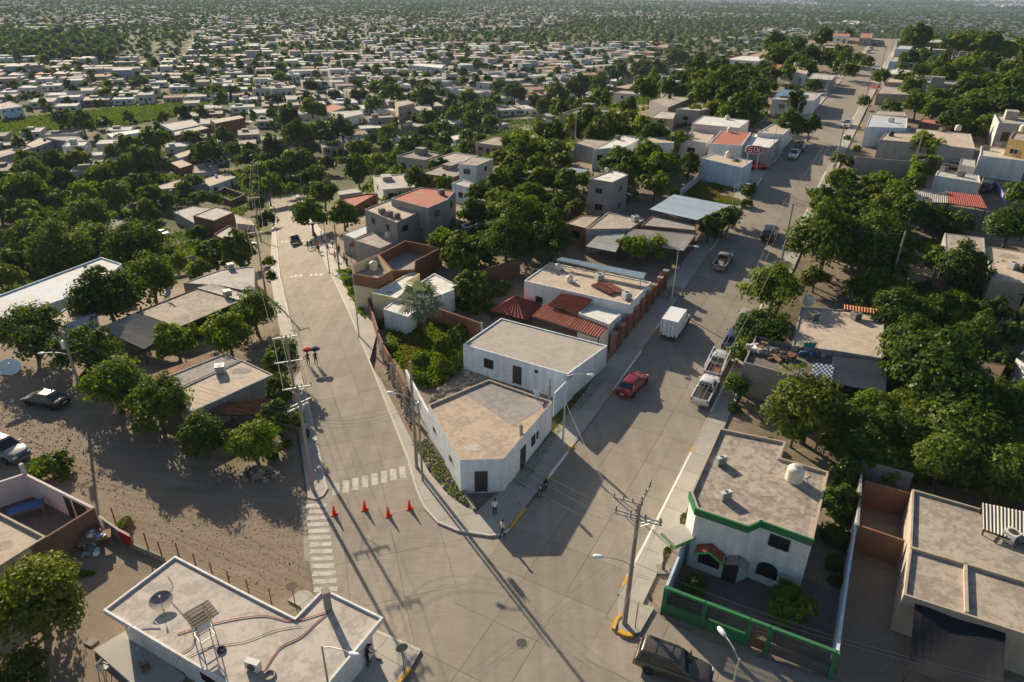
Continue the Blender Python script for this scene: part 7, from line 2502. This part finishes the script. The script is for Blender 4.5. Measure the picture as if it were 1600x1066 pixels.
def vehicle(kind, name, label, cat, pa, pb=None, az=None, col=(.6, .6, .6), z=None, extra=(), group=None):
 K = KINDS[kind]
 if pb is not None:
  a, b_ = G(*pa), G(*pb)
  c = (a + b_) / 2
  yaw = atan2(b_.y - a.y, b_.x - a.x)
 else:
  c = G(*pa)
  yaw = pi / 2 - az
 t = thing(name, label, cat, (c.x, c.y, T(c.x, c.y) + (0 if not on_road(c.x, c.y, 3) else .0)), group, yaw)
 # follow the slope of the street
 e = Vector((cos(yaw), sin(yaw)))
 dz = (T(c.x + e.x * 1.5, c.y + e.y * 1.5) - T(c.x - e.x * 1.5, c.y - e.y * 1.5)) / 3
 t.rotation_euler = (0, -math.atan(dz), yaw)
 pm = paint(col)
 W_ = K['W']
 bd = loft([body_ring(*s) for s in K['body']])
 x0, x1, x2, x3, zb, zt, w0, w1 = K['cab']
 zt_ = zt - .06
 loft([[(x0, -w0, zb), (x1, -w0, zb), (x1, w0, zb), (x0, w0, zb)], [(x2, -w1, zt_), (x3, -w1, zt_), (x3, w1, zt_), (x2, w1, zt_)], [(x2 + .12, -w1 * .8, zt), (x3 - .12, -w1 * .8, zt), (x3 - .12, w1 * .8, zt), (x2 + .12, w1 * .8, zt)]], 0, bd)
 o = bd.build('body', pm, t, local=True)
 md = o.modifiers.new('bevel', 'BEVEL')
 md.width, md.segments, md.limit_method, md.angle_limit = .05, 2, 'ANGLE', radians(25)
 for p in o.data.polygons:
  p.use_smooth = True
 B0, B1_, B2, B3 = Vector((x0, -w0, zb)), Vector((x1, -w0, zb)), Vector((x1, w0, zb)), Vector((x0, w0, zb))
 T0, T1, T2, T3 = Vector((x2, -w1, zt_)), Vector((x3, -w1, zt_)), Vector((x3, w1, zt_)), Vector((x2, w1, zt_))

 def pane(nm, a, b_, c_, d, u0, u1, v0=.1, v1=.9):
  f = lambda u, v: a.lerp(b_, u).lerp(d.lerp(c_, u), v)
  q = [f(u0, v0), f(u1, v0), f(u1, v1), f(u0, v1)]
  n = (q[1] - q[0]).cross(q[3] - q[0]).normalized()
  m = MB()
  m.add([p + n * .014 for p in q] + [p - n * .02 for p in q], [(0, 1, 2, 3), (0, 4, 5, 1), (1, 5, 6, 2), (2, 6, 7, 3), (3, 7, 4, 0)])
  m.build(nm, X['carglass'], t, local=True)
 pane('windscreen', B1_, B2, T2, T1, .06, .94)
 pane('rear_window', B3, B0, T0, T3, .08, .92, .12, .86)
 if kind in ('sedan', 'hatch', 'suv'):
  sp = [(.16, .5), (.53, .88)] if kind != 'suv' else [(.05, .28), (.31, .58), (.61, .9)]
 else:
  sp = [(.12, .86)]
 for u0, u1 in sp:
  pane('side_window', B0, B1_, T1, T0, u0, u1, .14, .86)
  pane('side_window', B2, B3, T3, T2, 1 - u1, 1 - u0, .14, .86)
 Rr = K['wr']
 for wx in K['wx']:
  for s in (-1, 1):
   ax = (Vector((1, 0, 0)), Vector((0, 0, 1)), Vector((0, -s, 0)))
   c_ = Vector((wx, s * (W_ - .17), Rr))
   ty = MB().lathe([(Rr * .6, -.0), (Rr * .97, -.0), (Rr, -.05), (Rr, -.16), (Rr * .95, -.19), (Rr * .62, -.2)], c_, n=18, ax=ax).build('tyre', X['black'], t, local=True)
   rm = MB().lathe([(Rr * .62, -.14), (Rr * .62, -.195), (Rr * .5, -.17), (.06, -.17), (.05, -.2)], c_, n=16, ax=ax)
   rm.build('rim', X['chrome'], ty, local=True)
   ar = MB()
   pts = [c_ + Vector((Rr * 1.13 * cos(q), 0, Rr * 1.13 * sin(q))) + Vector((0, s * .165, 0)) for q in np.linspace(.0, pi, 9)]
   ar.tube(pts, .035, 5).build('wheel_arch', X['black'], t, local=True)
 xf, xr = K['body'][-1], K['body'][0]
 if kind == 'pickup':
  xr = (-2.55, .84, .4, 1.0, 1.0)
 if kind == 'truck':
  xr = (-2.75, .84, .5, .9, .9)
 for s in (-1, 1):
  MB().box((xf[0] - .1, s * xf[1] * .82, xf[3] + .0), (.2, .3, .13)).build('headlight', X['hlight'], t, local=True)
  MB().box((xr[0] + .02, s * xr[1] * .93, xr[3] - .12), (.14, .16, .2)).build('tail_light', X['tlight'], t, local=True)
  MB().box((x1 - .25, s * (w0 + .14), zb + .12), (.12, .2, .13)).build('mirror', pm, t, local=True)
 for x, nm in ((xf[0] + .0, 'front_bumper'), (xr[0] - .0, 'rear_bumper')):
  MB().box((x, 0, .46), (.16, W_ * 1.7, .2)).build(nm, X['dsteel'] if kind in ('truck',) else pm if kind != 'pickup' else X['chrome'], t, local=True)
 MB().box((xr[0] - .085, 0, .62), (.02, .4, .13)).build('number_plate', X['plate'], t, local=True)
 MB().box((xf[0] + .06, 0, xf[3] - .06), (.05, xf[1] * 1.1, .14)).build('radiator_grille', X['dsteel'], t, local=True)
 if kind == 'suv':
  for s in (-1, 1):
   MB().bar((-1.9, s * .62, zt + .05), (.2, s * .62, zt + .05), .045).build('roof_rail', X['dsteel'], t, local=True)
  for x in (-1.3, -.3):
   MB().bar((x, -.62, zt + .07), (x, .62, zt + .07), .05, .03).build('roof_bar', X['dsteel'], t, local=True)
 if kind == 'pickup':
  bx = MB()
  bx.box((-1.5, 0, .62), (2.1, 1.6, .12))
  for s in (-1, 1):
   bx.box((-1.5, s * .84, .75), (2.1, .12, .66))
  bx.box((-.46, 0, .8), (.06, 1.6, .56))
  bx.build('load_bed', pm, t, local=True)
  MB().box((-2.52, 0, .8), (.07, 1.74, .56)).build('tailgate', pm, t, local=True)
  MB().box((-1.5, 0, .69), (1.98, 1.54, .02)).build('bed_liner', X['dsteel'] if 'cover' not in extra else X['black'], t, local=True)
  MB().box((-1.2, 0, .4), (2.6, .9, .2)).build('chassis', X['dsteel'], t, local=True)
  if 'cover' in extra:
   MB().box((-1.5, 0, 1.06), (2.0, 1.56, .05)).build('bed_cover', X['black'], t, local=True)
   for s in (-1, 1):
    MB().tube([(-.6, s * .7, 1.1), (-.75, s * .62, 1.62), (-.75, -s * .0, 1.68)], .035, 5).build('roll_bar', X['chrome'], t, local=True)
  if 'stakes' in extra:
   for s in (-1, 1):
    b = MB()
    for x in (-2.5, -1.5, -.5):
     b.tube([(x, s * .86, 1.0), (x, s * .86, 1.75)], .03, 5)
    b.tube([(-2.5, s * .86, 1.75), (1.1, s * .86, 1.95)], .035, 5)
    b.tube([(-2.5, s * .86, 1.4), (-.5, s * .86, 1.4)], .03, 5)
    b.build('side_rack', X['lampw'], t, local=True)
   b = MB()
   for x in (-.45, .3):
    b.tube([(x, -.86, 1.85), (x, .86, 1.85)], .035, 5)
   b.build('roof_rack', X['lampw'], t, local=True)
   MB().box((-1.5, 0, .74), (1.9, 1.5, .08)).build('load', X['rust'], t, local=True)
  if 'load' in extra:
   b = MB()
   for k in range(5):
    b.box((rng.uniform(-2.2, -.8), rng.uniform(-.5, .5), .85), (.45, .4, .35), rz=rng.uniform(0, 3))
   b.build('load', X['dconcrete'], t, local=True)
 if kind == 'truck':
  MB().box((-1.1, 0, 1.62), (3.2, 1.96, 2.05)).build('cargo_box', M('white_cargo_box', (.78, .78, .76), .5, .05, .6), t, local=True)
  b = MB()
  for s in (-1, 1):
   b.box((-2.715, s * .48, 1.62), (.03, .9, 1.9))
  b.build('cargo_door', X['lampw'], t, local=True)
  b = MB()
  for y in (-.75, -.22, .22, .75):
   b.box((-2.74, y, 1.62), (.03, .035, 1.8))
  b.build('door_bar', X['dsteel'], t, local=True)
  b = MB()
  for s in (-1, 1):
   for z_ in (.6, 2.64):
    b.box((-1.1, s * .985, z_), (3.22, .03, .07))
  b.build('edge_rail', X['steel'], t, local=True)
  MB().box((-1.0, 0, .5), (3.3, .9, .2)).build('chassis', X['dsteel'], t, local=True)
 return t

WH = (.72, .72, .70)
_s = vehicle('suv', 'suv', 'brown suv with roof rails parked by the green fence at the bottom', 'car', (1007, 1033), (1095, 1066), col=(.075, .062, .05))
_s.scale = (.92, .92, .92)
vehicle('sedan', 'sedan', 'dark red sedan standing in the street beside the corner building', 'car', (988, 607), az=AZ + .12, col=(.20, .006, .010))
vehicle('truck', 'box_truck', 'white box truck parked at the left kerb beyond the red sedan', 'truck', (1055, 515), az=AZ + .02, col=WH)
vehicle('pickup', 'pickup_truck', 'white pickup with a pipe rack over its rusty load bed', 'pickup', (1121, 576), az=AZ, col=(.58, .57, .54), extra=('stakes',))
vehicle('pickup', 'pickup_truck', 'white pickup with a black bed cover and chrome roll bar', 'pickup', (1102, 616), az=AZ, col=WH, extra=('cover',))
vehicle('suv', 'suv', 'black suv at the right side of the street beside the shade trees', 'car', (1202, 370), az=AZ, col=(.02, .022, .025))
vehicle('pickup', 'pickup_truck', 'tan pickup with a loaded bed at the left kerb', 'pickup', (1129, 414), az=AZ, col=(.30, .25, .19), extra=('load',))
vehicle('pickup', 'pickup_truck', 'grey pickup half hidden by the leafy tree beside the terrace', 'pickup', (1163, 508), az=AZ, col=(.33, .33, .32))
vehicle('sedan', 'sedan', 'dark blue sedan parked between the racked pickup and the grey pickup', 'car', (1145, 536), az=AZ, col=(.02, .035, .09))
vehicle('pickup', 'pickup_truck', 'pale pickup parked at the left kerb far up the street', 'pickup', (1240, 246), az=AZ + pi, col=(.55, .56, .54))
vehicle('suv', 'suv', 'dark teal suv parked just beyond the pale pickup', 'car', (1249, 235), az=AZ, col=(.02, .06, .07))
vehicle('pickup', 'pickup_truck', 'white pickup loaded with gear at the right kerb by the teal front', 'pickup', (1322, 198), az=AZ + pi, col=WH, extra=('load', 'stakes'))
vehicle('sedan', 'sedan', 'white sedan at the right kerb below the market canopy pole', 'car', (1370, 109), az=AZ + 1.2, col=WH)
vehicle('hatch', 'hatchback', 'nearer of two white cars parked nose to tail up the street', 'car', (1357, 83), az=AZ, col=WH)
vehicle('hatch', 'hatchback', 'farther of two white cars parked nose to tail up the street', 'car', (1361, 78), az=AZ, col=(.66, .66, .66))
vehicle('suv', 'suv', 'dark red suv parked above the two white cars up the street', 'car', (1366.5, 72), az=AZ, col=(.10, .02, .02))
vehicle('sedan', 'sedan', 'small white sedan at the right kerb near the top of the street', 'car', (1402, 48), az=AZ, col=WH)
vehicle('hatch', 'hatchback', 'bright blue hatchback parked on the grassy lot by the white shop', 'car', (1127, 278), (1157, 286), col=(.01, .13, .25))
vehicle('sedan', 'sedan', 'red car peeping out beside the white shop', 'car', (1181, 264), az=AZ + 1.3, col=(.5, .02, .02))
vehicle('sedan', 'sedan', 'white sedan parked in the dirt lot among the left trees', 'car', (237, 364), (274, 370), col=WH)
vehicle('sedan', 'sedan', 'dark green sedan on the dirt yard under the drum transformer', 'car', (104, 637), (44, 626), col=(.018, .03, .03))
vehicle('suv', 'suv', 'grey suv cut by the left edge behind the pink courtyard', 'car', (-20, 700), (40, 722), col=(.15, .155, .16))
vehicle('pickup', 'pickup_truck', 'dark pickup with an empty bed driving down the left street', 'pickup', (462, 381), az=LA, col=(.02, .02, .025))
vehicle('pickup', 'pickup_truck', 'pale blue pickup parked beyond the ivy-thick tree', 'pickup', (733, 361), (760, 351), col=(.36, .48, .55))
vehicle('pickup', 'pickup_truck', 'white pickup under the trees at the far end of the left street', 'pickup', (443, 299), az=LA + .3, col=WH)
vehicle('sedan', 'sedan', 'beige sedan in the carport beside the grey boundary wall', 'car', (1478, 262), (1506, 266), col=(.40, .34, .26))
vehicle('suv', 'suv', 'dark green suv in the yard beside the violet wall', 'car', (1536, 302), (1545, 292), col=(.015, .035, .03))
vehicle('hatch', 'hatchback', 'silver hatchback parked in the yard by the rust-red sheets', 'car', (1510, 296), (1526, 290), col=(.3, .32, .33))

def motorcycle(pa, pb, label):
 a, b_ = G(*pa), G(*pb)
 c = (a + b_) / 2
 t = thing('motorcycle', label, 'motorcycle', (c.x, c.y, T(c.x, c.y)), None, atan2(b_.y - a.y, b_.x - a.x))
 for x, nm in ((.66, 'front_wheel'), (-.66, 'rear_wheel')):
  ring = [(x + .3 * cos(q), 0, .31 + .3 * sin(q)) for q in np.linspace(0, 2 * pi, 21)]
  w = MB().tube(ring, .055, 7, cap=False).build(nm, X['black'], t, local=True)
  b = MB()
  for k in range(6):
   b.bar((x, 0, .31), (x + .27 * cos(k * pi / 3), 0, .31 + .27 * sin(k * pi / 3)), .02)
  b.lathe([(.07, -.06), (.07, .06)], (x, 0, .31), n=10, ax=(Vector((1, 0, 0)), Vector((0, 0, 1)), Vector((0, -1, 0))))
  b.build('rim', X['chrome'], w, local=True)
  f = MB()
  f.add([(x + .37 * cos(q), s * .07, .31 + .37 * sin(q)) for q in np.linspace(.5, 2.6, 8) for s in (-1, 1)], [(2 * i, 2 * i + 1, 2 * i + 3, 2 * i + 2) for i in range(7)])
  f.build('mudguard', X['dsteel'], t, local=True)
 b = MB()
 for s in (-.09, .09):
  b.tube([(.66, s, .31), (.42, s, .98)], .025, 5)
  b.tube([(-.66, s, .31), (-.3, s, .72)], .025, 5)
  b.tube([(-.66, s, .31), (-.1, s * .8, .4), (.35, s * .5, .85)], .022, 5)
 b.build('frame', X['dsteel'], t, local=True)
 secs = []
 for x, w, z0, z1 in ((-.05, .1, .74, .86), (.1, .16, .7, .96), (.3, .15, .72, .98), (.42, .08, .78, .9)):
  secs.append([(x, w * cos(q), (z0 + z1) / 2 + (z1 - z0) / 2 * sin(q)) for q in np.linspace(0, 2 * pi, 11)[:-1]])
 loft(secs).build('fuel_tank', paint((.02, .12, .22)), t, smooth=True, local=True)
 secs = []
 for x, w, z in ((-.75, .09, .86), (-.5, .14, .82), (-.2, .14, .78), (0, .1, .8)):
  secs.append([(x, w * cos(q), z + .05 * sin(q)) for q in np.linspace(0, 2 * pi, 9)[:-1]])
 loft(secs).build('saddle', X['black'], t, smooth=True, local=True)
 MB().box((.05, 0, .45), (.36, .26, .32)).build('engine', X['dsteel'], t, local=True)
 MB().tube([(.1, -.14, .35), (-.3, -.16, .3), (-.85, -.17, .42)], [.03, .05, .06], 7).build('exhaust', X['chrome'], t, local=True)
 MB().tube([(.3, -.38, 1.08), (.4, -.12, 1.02), (.4, .12, 1.02), (.3, .38, 1.08)], .02, 5).build('handlebar', X['dsteel'], t, local=True)
 MB().lathe([(.1, 0), (.09, .08), (.03, .12)], (.5, 0, .88), n=10, ax=(Vector((0, 1, 0)), Vector((0, 0, 1)), Vector((-1, 0, 0)))).build('headlight', X['hlight'], t, local=True)
 MB().tube([(-.1, .12, .3), (-.1, .32, .0)], .018, 5).build('side_stand', X['dsteel'], t, local=True)
 return t

motorcycle((857, 757), (838, 783), 'blue and black motorcycle parked at the kerb opposite the corner pole')

# ------------------------------------------------------------------ people
def fig(pose):
 """one skinned body: joints with radii, y forward; returns a mesh with slots skin/shirt/trousers/shoes/hair"""
 V, E, Rr = [], [], []

 def j(p, r, parent=None):
  V.append(p)
  Rr.append(r)
  if parent is not None:
   E.append((parent, len(V) - 1))
  return len(V) - 1
 ln = pose.get('lean', 0.)
 pel = j((0, 0, .94), .125)
 wa = j((0, .02 + ln * .3, 1.12), .115, pel)
 ch = j((0, ln * .7, 1.34), .135, wa)
 nk = j((0, .01 + ln, 1.50), .055, ch)
 h1 = j((0, .03 + ln * 1.1, 1.60), .085, nk)
 h2 = j((0, .03 + ln * 1.15, 1.70), .082, h1)
 for s, (kn, an), (el, hd) in ((-1, pose['l'][0], pose['a'][0]), (1, pose['l'][1], pose['a'][1])):
  hp = j((s * .095, 0, .88), .095, pel)
  k = j((s * .10, kn[0], kn[1]), .062, hp)
  a = j((s * .105, an[0], an[1] + .07), .043, k)
  j((s * .11, an[0] + .16, an[1] + .03), .038, a)
  sh = j((s * .185, ln * .75, 1.42), .062, ch)
  e = j((s * el[0], el[1] + ln, el[2]), .043, sh)
  w = j((s * hd[0], hd[1] + ln, hd[2]), .03, e)
  d = (Vector(V[w]) - Vector(V[e])).normalized()
  pm = j(tuple(Vector(V[w]) + d * .07), .03, w)
  for q in range(4):
   j(tuple(Vector(V[pm]) + d * (.07 + .012 * (q in (1, 2))) + Vector((0, (q - 1.5) * .022, 0))), .009, pm)
  j(tuple(Vector(V[w]) + d * .08 + Vector((-s * .045, .02, 0))), .01, w)
 me = bpy.data.meshes.new('body')
 me.from_pydata(V, E, [])
 o = bpy.data.objects.new('figure_source', me)
 COL.objects.link(o)
 o.modifiers.new('skin', 'SKIN').use_smooth_shade = True
 for i, r in enumerate(Rr):
  me.skin_vertices[0].data[i].radius = (r, r)
 me.skin_vertices[0].data[0].use_root = True
 o.modifiers.new('sub', 'SUBSURF').levels = 1
 return o

POSES = dict(
 stand=dict(l=(((.02, .5), (0, 0)), ((.02, .5), (-.02, 0))), a=(((.25), 0.02, 1.15), (.24, .1, .92)), lean=0.0),
 walk=dict(l=(((.16, .5), (.24, .02)), ((.02, .5), (-.26, .06))), a=((.24, -.12, 1.16), (.24, -.05, .93))),
 carry=dict(l=(((.14, .5), (.2, .02)), ((.02, .5), (-.22, .05))), a=((.23, .12, 1.2), (.12, .28, 1.3))),
 sweep=dict(l=(((.08, .5), (.08, 0)), ((.0, .5), (-.1, 0))), a=((.22, .16, 1.15), (.1, .36, 1.02)), lean=.14),
)
_src = {}
for nme, q in POSES.items():
 a = q['a']
 if nme == 'stand':
  arms = [((.25, .02, 1.15), (.24, .1, .92))] * 2
 elif nme == 'walk':
  arms = [((.25, -.14, 1.16), (.24, -.06, .92)), ((.25, .12, 1.16), (.23, .25, .98))]
 elif nme == 'carry':
  arms = [((.25, -.08, 1.15), (.24, .02, .92)), ((.22, .12, 1.2), (.12, .25, 1.36))]
 else:
  arms = [((.22, .16, 1.15), (.1, .36, 1.02)), ((.22, .16, 1.18), (.12, .34, 1.14))]
 _src[nme] = fig(dict(l=q['l'], a=arms, lean=q.get('lean', 0)))
bpy.context.view_layer.update()
_dg = bpy.context.evaluated_depsgraph_get()
BODY = {}
for nme, o in _src.items():
 me = bpy.data.meshes.new_from_object(o.evaluated_get(_dg))
 me.name = 'body'
 for m in ('skin', 'hair', 'hair', 'hair'):
  me.materials.append(X[m])
 for p in me.polygons:
  c = p.center
  arm = abs(c.x) > .17
  if c.z < .1:
   i = 3
  elif c.z < .98 and not (arm and c.z > .8):
   i = 2
  elif c.z > 1.49 or (arm and c.z < 1.2):
   i = 0
  elif nme in ('sweep', 'carry') and c.y > .2 and c.z < 1.45:
   i = 0
  else:
   i = 1
  p.material_index = i
  p.use_smooth = True
 BODY[nme] = me
for o in _src.values():
 bpy.data.objects.remove(o)
_cl = {}

def cloth(c):
 if c not in _cl:
  _cl[c] = M('cloth', c, .9, .12, 3.)
 return _cl[c]

def person(label, px, py, h, heading, pose, shirt, pants, group=None, hat=None, z=None):
 g = G(px, py)
 t = thing('person', label, 'person', (g.x, g.y, g.z + (.0 if z is None else z)), group, -heading)
 s = h / 1.79
 t.scale = (s, s, s)
 o = link('body', BODY[pose], t)
 for i, m in enumerate((X['skin'], cloth(shirt), cloth(pants), X['black'])):
  o.material_slots[i].link = 'OBJECT'
  o.material_slots[i].material = m
 ln = POSES[pose].get('lean', 0)
 c = Vector((0, .02 + ln * 1.15, 1.665))
 hb = MB().lathe([(.085, .0), (.1, .03), (.098, .08), (.07, .125), (.02, .14)], c, n=12)
 hb.build('hair', X['hair'], t, smooth=True, local=True)
 fb = MB()
 fb.add([c + Vector(p) for p in ((-.018, .085, -.03), (.018, .085, -.03), (0, .115, -.045), (0, .088, .01))], [(0, 2, 3), (2, 1, 3), (0, 1, 2)])
 for q in (-1, 1):
  fb.box(c + Vector((q * .035, .082, .0)), (.022, .012, .01))
  fb.box(c + Vector((q * .092, -.005, -.02)), (.02, .03, .05))
 fb.box(c + Vector((0, .08, -.07)), (.04, .012, .008))
 fb.build('face', X['skin'], t, local=True)
 if hat:
  hb = MB().lathe([(.108, .02), (.105, .09), (.06, .15), (.01, .16)], c, n=12)
  hb.box(c + Vector((0, .14, .035)), (.15, .12, .015))
  hb.build('cap', cloth(hat), t, local=True)
 return t

def umbrella(label, per, col):
 p = per.location + Vector((sin(-per.rotation_euler.z) * .28 + .1, cos(per.rotation_euler.z) * .28, 1.3))
 t = thing('umbrella', label, 'umbrella', p)
 R_ = .55
 b = MB()
 n = 8
 rim = [Vector((R_ * cos(2 * pi * k / n), R_ * sin(2 * pi * k / n), .52)) for k in range(n)]
 mid = [Vector((R_ * .6 * cos(2 * pi * k / n), R_ * .6 * sin(2 * pi * k / n), .7)) for k in range(n)]
 top = Vector((0, 0, .78))
 lo = Vector((0, 0, .02))
 vs = rim + mid + [top] + [q - lo for q in rim + mid + [top]]
 m = 2 * n + 1
 b.add(vs, [f for k in range(n) for f in ((k, (k + 1) % n, n + (k + 1) % n, n + k), (n + k, n + (k + 1) % n, 2 * n), (m + k, m + n + k, m + n + (k + 1) % n, m + (k + 1) % n), (m + n + k, m + 2 * n, m + n + (k + 1) % n))])
 b.build('canopy', cloth(col), t, local=True)
 MB().tube([(0, 0, -.1), (0, 0, .84)], .012, 5).build('shaft', X['dsteel'], t, local=True)

DK, BL, WT, RD, GY, NV = (.02, .02, .022), (.04, .05, .09), (.7, .7, .68), (.55, .03, .03), (.2, .2, .2), (.03, .04, .10)
person('person in white shirt and dark trousers standing on the grass by the corner', 773, 806, 1.74, radians(160), 'stand', WT, DK)
person('person in white vest with red trim stepping off the corner kerb', 785, 839, 1.74, radians(-110), 'walk', (.62, .5, .48), NV)
_sw = person('person dressed in black with a cap standing in the shade of the white house', 575, 1041, 1.74, radians(70), 'sweep', DK, DK, hat=DK, z=.14)
_p = person('walker in black under a red umbrella on the left street', 482.5, 571, 1.7, radians(-25), 'carry', DK, DK)
umbrella('red umbrella held by the left one of two walkers', _p, RD)
_p = person('walker in black under a navy umbrella on the left street', 494.5, 570, 1.72, radians(-25), 'carry', DK, DK)
umbrella('navy umbrella held by the right one of two walkers', _p, (.02, .025, .06))
t = thing('broom', 'broom held by the person in black beside the white house', 'broom', _sw.location + Vector((.38, .28, 0)))
MB().tube([(-.12, .0, 1.2), (.2, .05, .12)], .014, 5).build('handle', X['wood'], t, local=True)
MB().box((.24, .06, .06), (.3, .1, .12)).build('bristles', X['dsteel'], t, local=True)
CROWD = [(482, 391, GY, DK, 'grey shirt, leftmost of the crowd'), (488, 390, DK, DK, 'black, second from the left in the crowd'), (494, 379, BL, DK, 'dark blue, at the back left of the crowd'), (497.5, 393, RD, DK, 'red shirt, front left of the crowd'),
         (499, 398, DK, GY, 'black shirt and grey trousers, lowest in the left half of the crowd'), (503.5, 378, WT, NV, 'white shirt at the back of the crowd'), (513, 396, NV, DK, 'navy, beside the street lamp in the crowd'), (524.5, 410, RD, RD, 'bright red, standing alone in front of the crowd'),
         (530.5, 400, DK, DK, 'black, right of the person in bright red'), (539, 412, GY, DK, 'grey shirt at the right end of the crowd'), (543, 419, DK, NV, 'black shirt and navy trousers, lowest of the crowd'), (508, 386, (.3, .22, .12), DK, 'tan shirt in the middle of the crowd'), (520, 388, WT, DK, 'white shirt under the edge of the big tree')]
for i, (x, y, sh, pa, w) in enumerate(CROWD):
 person('person in ' + w, x, y, 1.68 + .1 * (i % 3), radians(200 + 50 * (i % 4)), 'walk' if i % 3 == 0 else 'stand', sh, pa, 'people gathered under the big street tree', z=.14)
person('person in white on the right pavement beside the bare lot', 1302, 266, 1.7, radians(200), 'walk', WT, NV)
person('person in dark clothes walking by the left kerb below the crowd of trees', 428, 356, 1.7, radians(-20), 'walk', DK, DK)
# ------------------------------------------------------------------ labels told by place
RF = [r for r in REFS if r[2]]
ORDW = ['nearest', 'second', 'third', 'fourth', 'fifth', 'sixth', 'seventh', 'eighth', 'ninth', 'tenth', 'eleventh', 'twelfth', 'thirteenth', 'fourteenth', 'fifteenth', 'sixteenth', 'seventeenth', 'eighteenth', 'nineteenth', 'twentieth']

def place_labels(items):
 """items: (object, px, py, description); sets a label naming the nearest landmark, the side and the rank"""
 buckets = {}
 for o, x, y, desc in items:
  best = min(RF, key=lambda r: (r[0] - x) ** 2 + ((r[1] - y) * 1.6) ** 2)
  dx, dy = x - best[0], (y - best[1]) * 1.6
  rel = ('left of' if dx < 0 else 'right of') if abs(dx) > abs(dy) else ('behind' if dy < 0 else 'in front of')
  buckets.setdefault((desc, rel, best[2]), []).append((dx * dx + dy * dy, o))
 for (desc, rel, ref), L_ in buckets.items():
  L_.sort(key=lambda q: q[0])
  for i, (d, o) in enumerate(L_):
   if len(L_) == 1:
    o['label'] = '%s %s %s' % (desc, rel, ref)
   elif i < len(ORDW):
    o['label'] = '%s, %s %s %s' % (desc, ORDW[i], rel, ref)
   else:
    o['label'] = '%s farther %s %s' % (desc, rel, ref)

KW = {'d': 'dense dark tree', 'l': 'bright green tree', 'm': 'feathery olive tree'}
it = []
for t, x, y, r, k in TREES:
 if k[0] == 's':
  de = ('leafy dark shrub' if k[1] == 'd' else 'bright green shrub')
  t['group'] = 'shrubs in yards and verges'
 else:
  crown = [c for c in t.children if c.name.startswith('crown')][0]
  kk = crown.data.materials[0].name
  kk = 'd' if kk.startswith('dense') else 'l' if kk.startswith('bright') else 'm'
  size = 'broad ' if r > 42 else 'small ' if r < 18 else ''
  de = size + KW[kk]
  t['group'] = 'garden and street trees' if k[0] != 'f' else 'trees covering the slopes'
 it.append((t, x, y, de))
place_labels(it)
it = []
for o in COL.objects:
 if o.get('group', '').endswith(('houses in the valley', 'houses on the hill')):
  p = proj(o.location)
  nm = o['group'].split(' houses')[0]
  pl = 'valley' if o['group'].endswith('valley') else 'hillside'
  it.append((o, p[0], p[1], '%s %s %s house' % ('two-storey' if o.scale.z > 4 else 'low', nm, pl)))
place_labels(it)

# ------------------------------------------------------------------ the air
hz = MB().box((0, 0, 6.5), (42000, 42000, 67))
m, N, L = nt('air')
for n in list(N):
 if n.type == 'BSDF_PRINCIPLED':
  N.remove(n)
pv = N.new('ShaderNodeVolumePrincipled')
pv.inputs['Color'].default_value = (.60, .74, .98, 1)
pv.inputs['Density'].default_value = .00008
pv.inputs['Anisotropy'].default_value = .0
L.new(pv.outputs[0], N['Material Output'].inputs['Volume'])
tag(hz.build('haze', m, uv=False), 'thin pale haze lying over the whole town', 'haze', kind='stuff')
